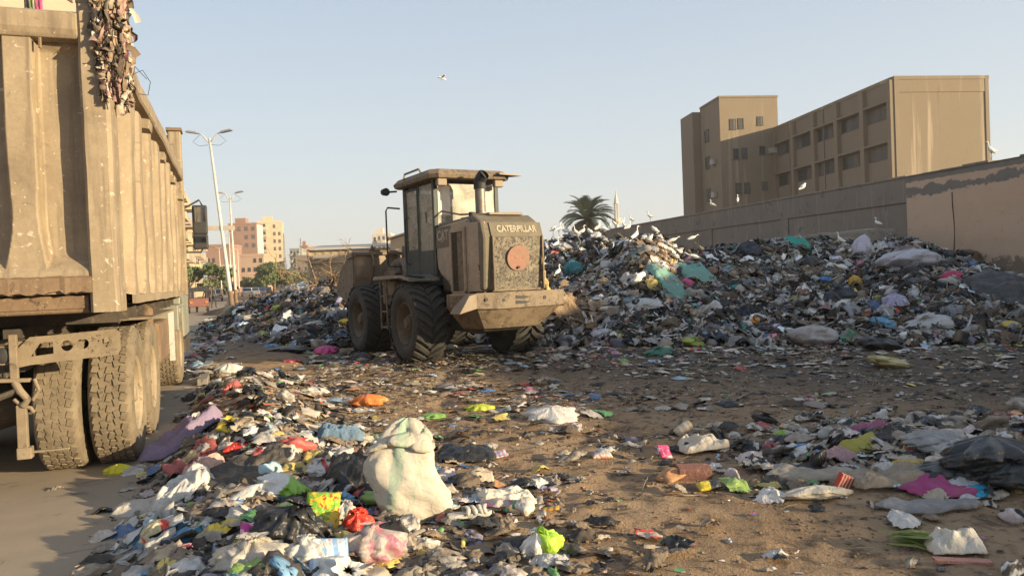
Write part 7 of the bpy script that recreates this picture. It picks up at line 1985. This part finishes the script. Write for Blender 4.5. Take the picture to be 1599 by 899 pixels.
# ================================================================== EGRETS
_eg = {}
def egret_meshes(pose):
    if pose in _eg: return _eg[pose]
    # side profile in x (forward) z (up); feet at origin, total height about 0.52 m
    if pose == 'up':
        sp = [(-.17, .20, .004), (-.13, .215, .018), (-.07, .245, .045), (0, .275, .062), (.05, .30, .056), (.085, .335, .034), (.085, .375, .018), (.07, .41, .015), (.065, .445, .015), (.08, .475, .02), (.105, .483, .02), (.128, .478, .01)]
        bill = [(.125, .478), (.19, .468)]; hip = (0.0, .235)
    elif pose == 'tall':
        sp = [(-.15, .17, .004), (-.12, .20, .018), (-.07, .245, .045), (-.02, .295, .058), (.02, .34, .05), (.04, .38, .03), (.045, .42, .018), (.045, .46, .015), (.05, .495, .015), (.065, .52, .02), (.085, .525, .02), (.105, .52, .01)]
        bill = [(.105, .52), (.165, .515)]; hip = (-.02, .24)
    elif pose == 'hunch':
        sp = [(-.15, .16, .004), (-.12, .18, .02), (-.07, .22, .05), (-.01, .265, .072), (.04, .305, .066), (.065, .335, .045), (.065, .36, .032), (.08, .375, .028), (.105, .375, .022), (.125, .368, .01)]
        bill = [(.12, .368), (.18, .35)]; hip = (0.0, .20)
    else:  # walk, neck forward
        sp = [(-.20, .215, .004), (-.16, .225, .018), (-.09, .245, .045), (-.01, .265, .058), (.06, .28, .05), (.11, .295, .03), (.15, .32, .018), (.185, .345, .016), (.21, .36, .02), (.235, .36, .019), (.255, .352, .01)]
        bill = [(.25, .352), (.31, .335)]; hip = (0.01, .22)
    g = MB(); n = 12; P = []
    sp2 = []
    for i in range(len(sp) - 1):
        for k in range(3):
            t = k / 3; a, b = sp[i], sp[i + 1]; sp2.append(tuple(a[q] * (1 - t) + b[q] * t for q in range(3)))
    sp2.append(sp[-1])
    g.tube([(x, 0, z) for x, z, r in sp2], [r for x, z, r in sp2], n)
    body = g.mesh('body'); 
    w = MB(); P = []
    for s in (-1, 1):
        P = []
        for i in range(7):
            t = i / 6
            for j in range(4):
                q = j / 3
                x = hip[0] + .06 - .23 * t; zc = (hip[1] + .07) - .085 * t; hgt = .045 * math.sin(math.pi * (0.15 + .8 * t)) 
                P.append((x, s * (.052 * (1 - .75 * t) * (1 - .35 * (2 * q - 1) ** 2) + .010), zc + hgt * (1 - 2 * q)))
        w.grid(P, 7, 4)
    wing = w.mesh('wing')
    b = MB(); b.tube([(bill[0][0], 0, bill[0][1]), (bill[1][0], 0, bill[1][1])], [.008, .001], 6); bm_ = b.mesh('bill')
    L = []
    for s, dx in ((-1, -.015), (1, .03 if pose == 'walk' else .01)):
        l = MB(); l.tube([(hip[0], s * .022, hip[1]), (hip[0] + dx - .01, s * .024, hip[1] * .5), (hip[0] + dx + .01, s * .024, 0.0)], [.009, .005, .004], 6)
        l.tube([(hip[0] + dx, s * .024, .004), (hip[0] + dx + .06, s * .03, .002)], .003, 4); L.append(l.mesh('leg'))
    for me, mt in ((body, MT['feather']), (wing, MT['feather']), (bm_, MT['bill']), (L[0], MT['leg']), (L[1], MT['leg'])):
        me.materials.append(mt); me.polygons.foreach_set('use_smooth', [True] * len(me.polygons))
    _eg[pose] = (body, wing, bm_, L[0], L[1]); return _eg[pose]
def egret(label, loc, rz, pose, s=1.0, group='white egrets resting on the heap and wall'):
    t = thing('egret', label, 'egret', loc, rz, group)
    t.scale = (s, s, s)
    for nm, me in zip(('body', 'wing', 'bill', 'leg', 'leg'), egret_meshes(pose)):
        o = bpy.data.objects.new(nm, me); COL.objects.link(o); o.parent = t
def on_heap(label, px, foot, top, rz, pose, Y=None):
    if Y is None: Y = float(np.interp(px, HP[:, 0], HP[:, 2])) - 0.3
    p = at(px, foot, Y); z = float(surf_h(p.x, p.y)) + 0.05
    H = (foot - top) / FPX * Y
    z = p.z if (p.z > z and p.z < z + 0.35) else (z + (0.30 if p.z > z else 0.0))
    egret(label, (p.x, p.y, z), rz, pose, max(0.8, min(1.25, H / {'up': .5, 'tall': .54, 'hunch': .39, 'walk': .37}[pose])))
R90 = math.pi / 2
for e in [
    ('pale egret farthest left on the heap crest, beside the loader grille', 864, 364, 350, 0.3, 'hunch'),
    ('upright egret second from the left on the heap crest', 873, 365, 345, 0.5, 'up'),
    ('greyish egret third from the left on the heap crest', 882, 364, 343, 2.6, 'up'),
    ('small crouching egret fourth from the left on the heap crest', 890, 364, 352, 2.8, 'hunch'),
    ('tall egret in front of the left side of the palm', 899, 363, 340, 2.9, 'tall'),
    ('egret stretching before the middle of the palm trunk', 909, 363, 344, 0.2, 'up'),
    ('resting egret low on the crest right of the palm trunk', 922, 373, 360, 2.5, 'hunch'),
    ('thin upright egret before the right side of the palm', 935, 364, 344, 0.4, 'tall'),
    ('egret bending forward just right of the palm', 942, 364, 346, 2.7, 'walk'),
    ('small egret below the minaret', 950, 366, 352, 0.1, 'up'),
    ('thin tall egret left of a standing pair on the crest', 975, 365, 343, 2.6, 'tall'),
    ('stout egret right of the thin tall one on the crest', 981, 366, 346, 0.3, 'up'),
    ('upright egret on the slope left of the sunlit brown clump', 994, 388, 357, 0.5, 'tall', 20.8),
    ('hunched bright egret on the summit above the sunlit brown clump', 1023, 370, 354, 3.0, 'hunch'),
    ('small egret pecking in the sunlit brown clump', 1015, 384, 371, 0.1, 'hunch', 20.6),
    ('egret at the right end of the sunlit brown clump facing right', 1050, 378, 361, 0.0, 'walk', 21.5),
    ('egret walking low along the foot of the grey wall', 1081, 382, 371, 0.1, 'walk', 22.5),
    ('egret on the heap edge lower left beside the loader grille', 869, 383, 366, 0.6, 'up', 21.5),
    ('egret on the dark slope just right of the loader grille', 871, 418, 397, 0.9, 'up', 19.2),
    ('large pale egret standing in shade on the slope below the wall', 1083, 414, 394, 2.9, 'walk', 20.3),
    ('white egret in shade on the slope left of the emerald cloths', 1224, 414, 396, 1.2, 'hunch', 19.8),
    ('egret with a long neck before the concrete ledge', 1312, 388, 362, 2.8, 'tall', 22.0),
    ('white egret half way down the slope below the ledge', 1315, 430, 411, 2.4, 'walk', 18.9)]:
    on_heap(*e)
def on_wall(label, px, rz, pose, s=1.0):
    # point of the wall top seen at this direction
    k = (px - 800 + 0.0) / FPX
    Y = (14.3 + 0.28 * 27.2) / (k + 0.28)
    for _ in range(6):
        q = proj((wall_x(Y), Y, WZ)); Y = Y * (1 + (q[0] - px) / FPX * 1.2)
    egret(label, (wall_x(Y) + 0.13, Y - 0.02, WZ + 0.07), rz, pose, s)
on_wall('egret on the far low end of the wall, left of the minaret foot', 957, 2.6, 'hunch', 1.3)
on_wall('dark backed egret on the wall top right of the minaret', 970, 0.4, 'up', 1.3)
on_wall('leaning egret on the wall top above the standing pair', 984, 2.7, 'up', 1.35)
on_wall('single egret on the wall top where the roofline is empty sky', 1012, 2.8, 'up', 1.35)
on_wall('sunlit egret on the wall top below the tower left edge', 1109, 2.6, 'up', 1.2)
on_wall('straight standing egret on the wall top below the tower windows', 1148, 1.2, 'tall', 1.1)
on_wall('egret bending its head on the wall top below the school facade', 1249, 0.2, 'hunch', 1.25)
on_wall('tall egret on the wall top at the right corner of the school gable', 1540, 2.9, 'tall', 1.15)
p = at(1371, 352, 26.5); egret('small egret standing on the concrete ledge against the grey wall', (p.x, p.y, 2.75), 2.2, 'up', 0.9)
# flying bird
def gull():
    c = at(691, 123, 42); t = thing('flying_bird', 'white bird gliding high in the empty sky', 'bird', c, 0.6); t.rotation_euler = (0.1, 0.35, 0.5)
    g = MB(); g.tube([(-.28, 0, 0), (-.2, 0, .005), (-.08, 0, .01), (.05, 0, .01), (.14, 0, .02), (.19, 0, .03), (.22, 0, .025)], [.004, .03, .06, .06, .035, .03, .01], 10); g.build('body', MT['feather'], t, True)
    g = MB(); g.tube([(.21, 0, .025), (.27, 0, .015)], [.009, .002], 6); g.build('bill', MT['bill'], t)
    for s in (-1, 1):
        P = []
        for i in range(9):
            k = i / 8; ch = .17 * (1 - k) ** .5 + .015
            for j in range(3): P.append((.05 - j / 2 * ch - .10 * k * k, s * (.04 + .46 * k), .02 + .12 * math.sin(k * 2.4) * (1 if k < .6 else 1) - .02 * j))
        g = MB(); g.grid(P, 9, 3); o = g.build('wing', MT['feather'], t, True); sm = o.modifiers.new('s', 'SOLIDIFY'); sm.thickness = .008
gull()

# ================================================================== LAUNDRY ON THE NEAR APARTMENT HOUSE
for k, (px, py, col, lab, w, h) in enumerate([(43, 14, (0.05, 0.04, 0.05), 'dark towel hanging leftmost on the balcony above the lorry', .28, .8), (49, 10, (0.25, 0.3, 0.08), 'olive green cloth hanging beside the dark towel', .25, .9), (55, 14, (0.5, 0.38, 0.3), 'beige shirt hanging between the olive and the pink cloth', .25, .9),
                                                 (60, 6, (0.62, 0.08, 0.22), 'bright pink cloth hanging on the balcony above the lorry', .28, .8), (46, 22, (0.2, 0.42, 0.45), 'pale turquoise sheet hanging low under the dark towel', .4, .5)]):
    c = at(px, py, 46.4); g = MB(); P = []
    for i in range(8):
        for j in range(5): P.append(((i / 7 - .5) * w * 1.6, 0.05 * math.sin(i * 1.9 + j * .6), (j / 4 - .5) * h * 1.5))
    g.grid(P, 8, 5); o = g.build('hanging_cloth', imat(col, None, rough=0.9, dust=0.0), None, True); o.location = c; sm = o.modifiers.new('s', 'SOLIDIFY'); sm.thickness = 0.01; tag(o, lab, 'laundry', 'laundry on the balcony')

# ================================================================== STREET TRAFFIC FAR OFF
CARG = plain("car_glass", (0.03, 0.035, 0.04), 0.1)
def wheel_small(parent, x, y, r, w=0.2):
    g = MB(); g.lathe([(-w / 2, r * .6), (-w / 2, r), (w / 2, r), (w / 2, r * .6)], 18); o = g.build('wheel', MT['black'], parent); o.location = (x, y, r)
    g = MB(); g.tube([(-w * .45, 0, 0), (w * .45, 0, 0)], r * .6, 14); g.build('rim', MT['steel'], o)
def car(label, px, Y, paint, rz):
    a = at(px, 455, Y); t = thing('parked_car', label, 'car', (a.x, a.y, 0.03), rz, 'cars parked far down the street')
    g = MB(); g.prism([(-2.1, .35), (-2.15, .75), (-1.9, .92), (-1.2, .98), (.9, .98), (1.9, .82), (2.1, .6), (2.1, .35)], -.82, .82, 'x'); g.build('body', paint, t, bevel=0.06)
    g = MB(); g.prism([(-1.55, .98), (-1.05, 1.42), (.35, 1.45), (1.0, .98)], -.7, .7, 'x'); cb = g.build('cabin', paint, t, bevel=0.05)
    g = MB(); g.prism([(-1.35, 1.02), (-1.0, 1.36), (.3, 1.38), (.82, 1.02)], -.715, .715, 'x'); g.prism([(-1.6, 1.0), (-1.12, 1.38), (-1.1, 1.38), (-1.5, 1.0)], -.6, .6, 'x'); g.build('window', CARG, cb)
    for x in (-.75, .75):
        for y in (-1.3, 1.3): wheel_small(t, x, y, .31)
        g = MB(); g.box((x * .85, -2.13, .72), (.28, .06, .14)); g.build('tail_light', imat((.4, .02, .02), None, rough=.3), t)
car('white car parked far behind the lamp poles', 386, 118, plain('paint_white', (.6, .58, .54), .3), STREET)
car('silver car right of the white one by the earth bank', 397, 124, plain('paint_silver', (.32, .33, .34), .3, .5), STREET)
car('dark blue car third along the far kerb', 407, 130, plain('paint_blue', (.04, .06, .12), .3), STREET)
car('black car nearest the broad tree', 417, 134, plain('paint_black', (.02, .02, .02), .3), STREET)
car('beige car on the roadway left of the leaning lamp', 336, 92, plain('paint_beige', (.4, .33, .24), .35), STREET)
def rickshaw():
    a = at(309, 480, 50); t = thing('motor_rickshaw', 'red and black three wheeled motor rickshaw on the street just past the lorry', 'rickshaw', (a.x, a.y, 0.03), STREET + 0.1)
    red = imat((.2, .06, .045), None, rough=.5)
    g = MB(); g.prism([(-1.2, .4), (-1.2, .95), (.4, .95), (.55, .6), (1.2, .65), (1.25, .4)], -.6, .6, 'x'); g.build('body', red, t, bevel=0.04)
    g = MB(); g.prism([(-1.2, 1.45), (-1.1, 1.62), (.5, 1.66), (.95, 1.5), (.95, 1.44), (-1.2, 1.38)], -.62, .62, 'x'); g.build('canopy', MT['black'], t, bevel=0.03)
    for x in (-.57, .57):
        for (y0, y1) in ((-1.15, -1.15), (0.9, 0.75)):
            g = MB(); g.tube([(x, y0, .6), (x, y1, 1.45)], .025, 6); g.build('canopy_post', MT['black'], t)
        g = MB(); g.box((x * .8, -1.23, .7), (.14, .05, .1)); g.build('tail_light', imat((.7, .2, .03), None, rough=.3), t)
        wheel_small(t, x, -.7, .28, .13)
    wheel_small(t, 0, 1.1, .28, .12)
    g = MB(); g.bb(-.5, .5, -1.0, -.4, .5, .98); g.build('seat', MT['black'], t, bevel=.05)
rickshaw()
def person(label, px, Y, shirt, trousers, rz, walk=0.12, lean=0.0):
    a = at(px, 470, Y); t = thing('person', label, 'person', (a.x, a.y, 0.04), rz)
    me = bpy.data.meshes.new('body')
    V = [(0, 0, .93), (0, 0, 1.15), (0, lean, 1.40), (0, lean, 1.48), (0, lean + .01, 1.62), (0, lean + .01, 1.70),
         (.1, 0, .88), (.11, walk, .48), (.11, walk * .8, .07), (.11, walk * .8 + .14, .03), (-.1, 0, .88), (-.11, -walk * .4, .48), (-.11, -walk * 1.6, .08), (-.11, -walk * 1.6 + .14, .03),
         (.18, lean, 1.40), (.25, -.02, 1.13), (.24, .1, .90), (.24, .14, .82), (-.18, lean, 1.40), (-.25, .04, 1.13), (-.22, .16, .95), (-.21, .2, .88)]
    E = [(0, 1), (1, 2), (2, 3), (3, 4), (4, 5), (0, 6), (6, 7), (7, 8), (8, 9), (0, 10), (10, 11), (11, 12), (12, 13), (2, 14), (14, 15), (15, 16), (16, 17), (2, 18), (18, 19), (19, 20), (20, 21)]
    Rr = [.14, .13, .13, .055, .085, .07, .09, .06, .045, .035, .09, .06, .045, .035, .06, .042, .035, .03, .06, .042, .035, .03]
    me.from_pydata(V, E, []); o = bpy.data.objects.new('body', me); COL.objects.link(o); o.parent = t
    sk_ = o.modifiers.new('skin', 'SKIN')
    for i, r in enumerate(Rr): me.skin_vertices[0].data[i].radius = (r, r * .8)
    me.skin_vertices[0].data[0].use_root = True
    o.modifiers.new('sub', 'SUBSURF').levels = 1
    m, nt, b = new_mat('clothed_figure'); v = objco(nt); s = nt.nodes.new("ShaderNodeSeparateXYZ"); nt.links.new(v, s.inputs[0]); z = s.outputs[2]
    c = mixc(nt, mth(nt, 'GREATER_THAN', z, .94), trousers, shirt); c = mixc(nt, mth(nt, 'GREATER_THAN', z, 1.46), c, (.25, .14, .09)); nt.links.new(c, b.inputs['Base Color']); b.inputs['Roughness'].default_value = .9
    me.materials.append(m)
    g = MB(); g.lathe([(0, .095), (.05, .09), (.085, .06), (.095, .001)], 14, Matrix.Translation((0, lean, 1.64)) @ Matrix.Rotation(-math.pi / 2, 4, 'Y')); g.build('hair', MT['black'], t, True)
person('person in dark clothes walking on the street right of the rickshaw', 323, 54, (.03, .03, .035), (.04, .04, .05), 1.2)
person('person in a brown shirt standing behind the dark clothed one', 328, 58, (.12, .08, .06), (.05, .05, .06), 2.6, .05)
person('person in a grey shirt nearest the leaning lamp pole', 334, 60, (.14, .14, .15), (.03, .03, .03), -0.5, .1)

# ================================================================== EVENING HAZE
g = MB(); g.bb(-420, 420, -60, 620, -3.0, 62)
hz, nt, b = new_mat("haze_air")
nt.nodes.remove(b)
pv = nt.nodes.new("ShaderNodeVolumePrincipled"); pv.inputs['Density'].default_value = 0.0005; pv.inputs['Color'].default_value = (0.93, 0.92, 0.9, 1); pv.inputs['Anisotropy'].default_value = 0.2
nt.links.new(pv.outputs[0], nt.nodes['Material Output'].inputs['Volume'])
tag(g.build('haze', hz), 'pale dusty evening haze over the whole place', kind='stuff')
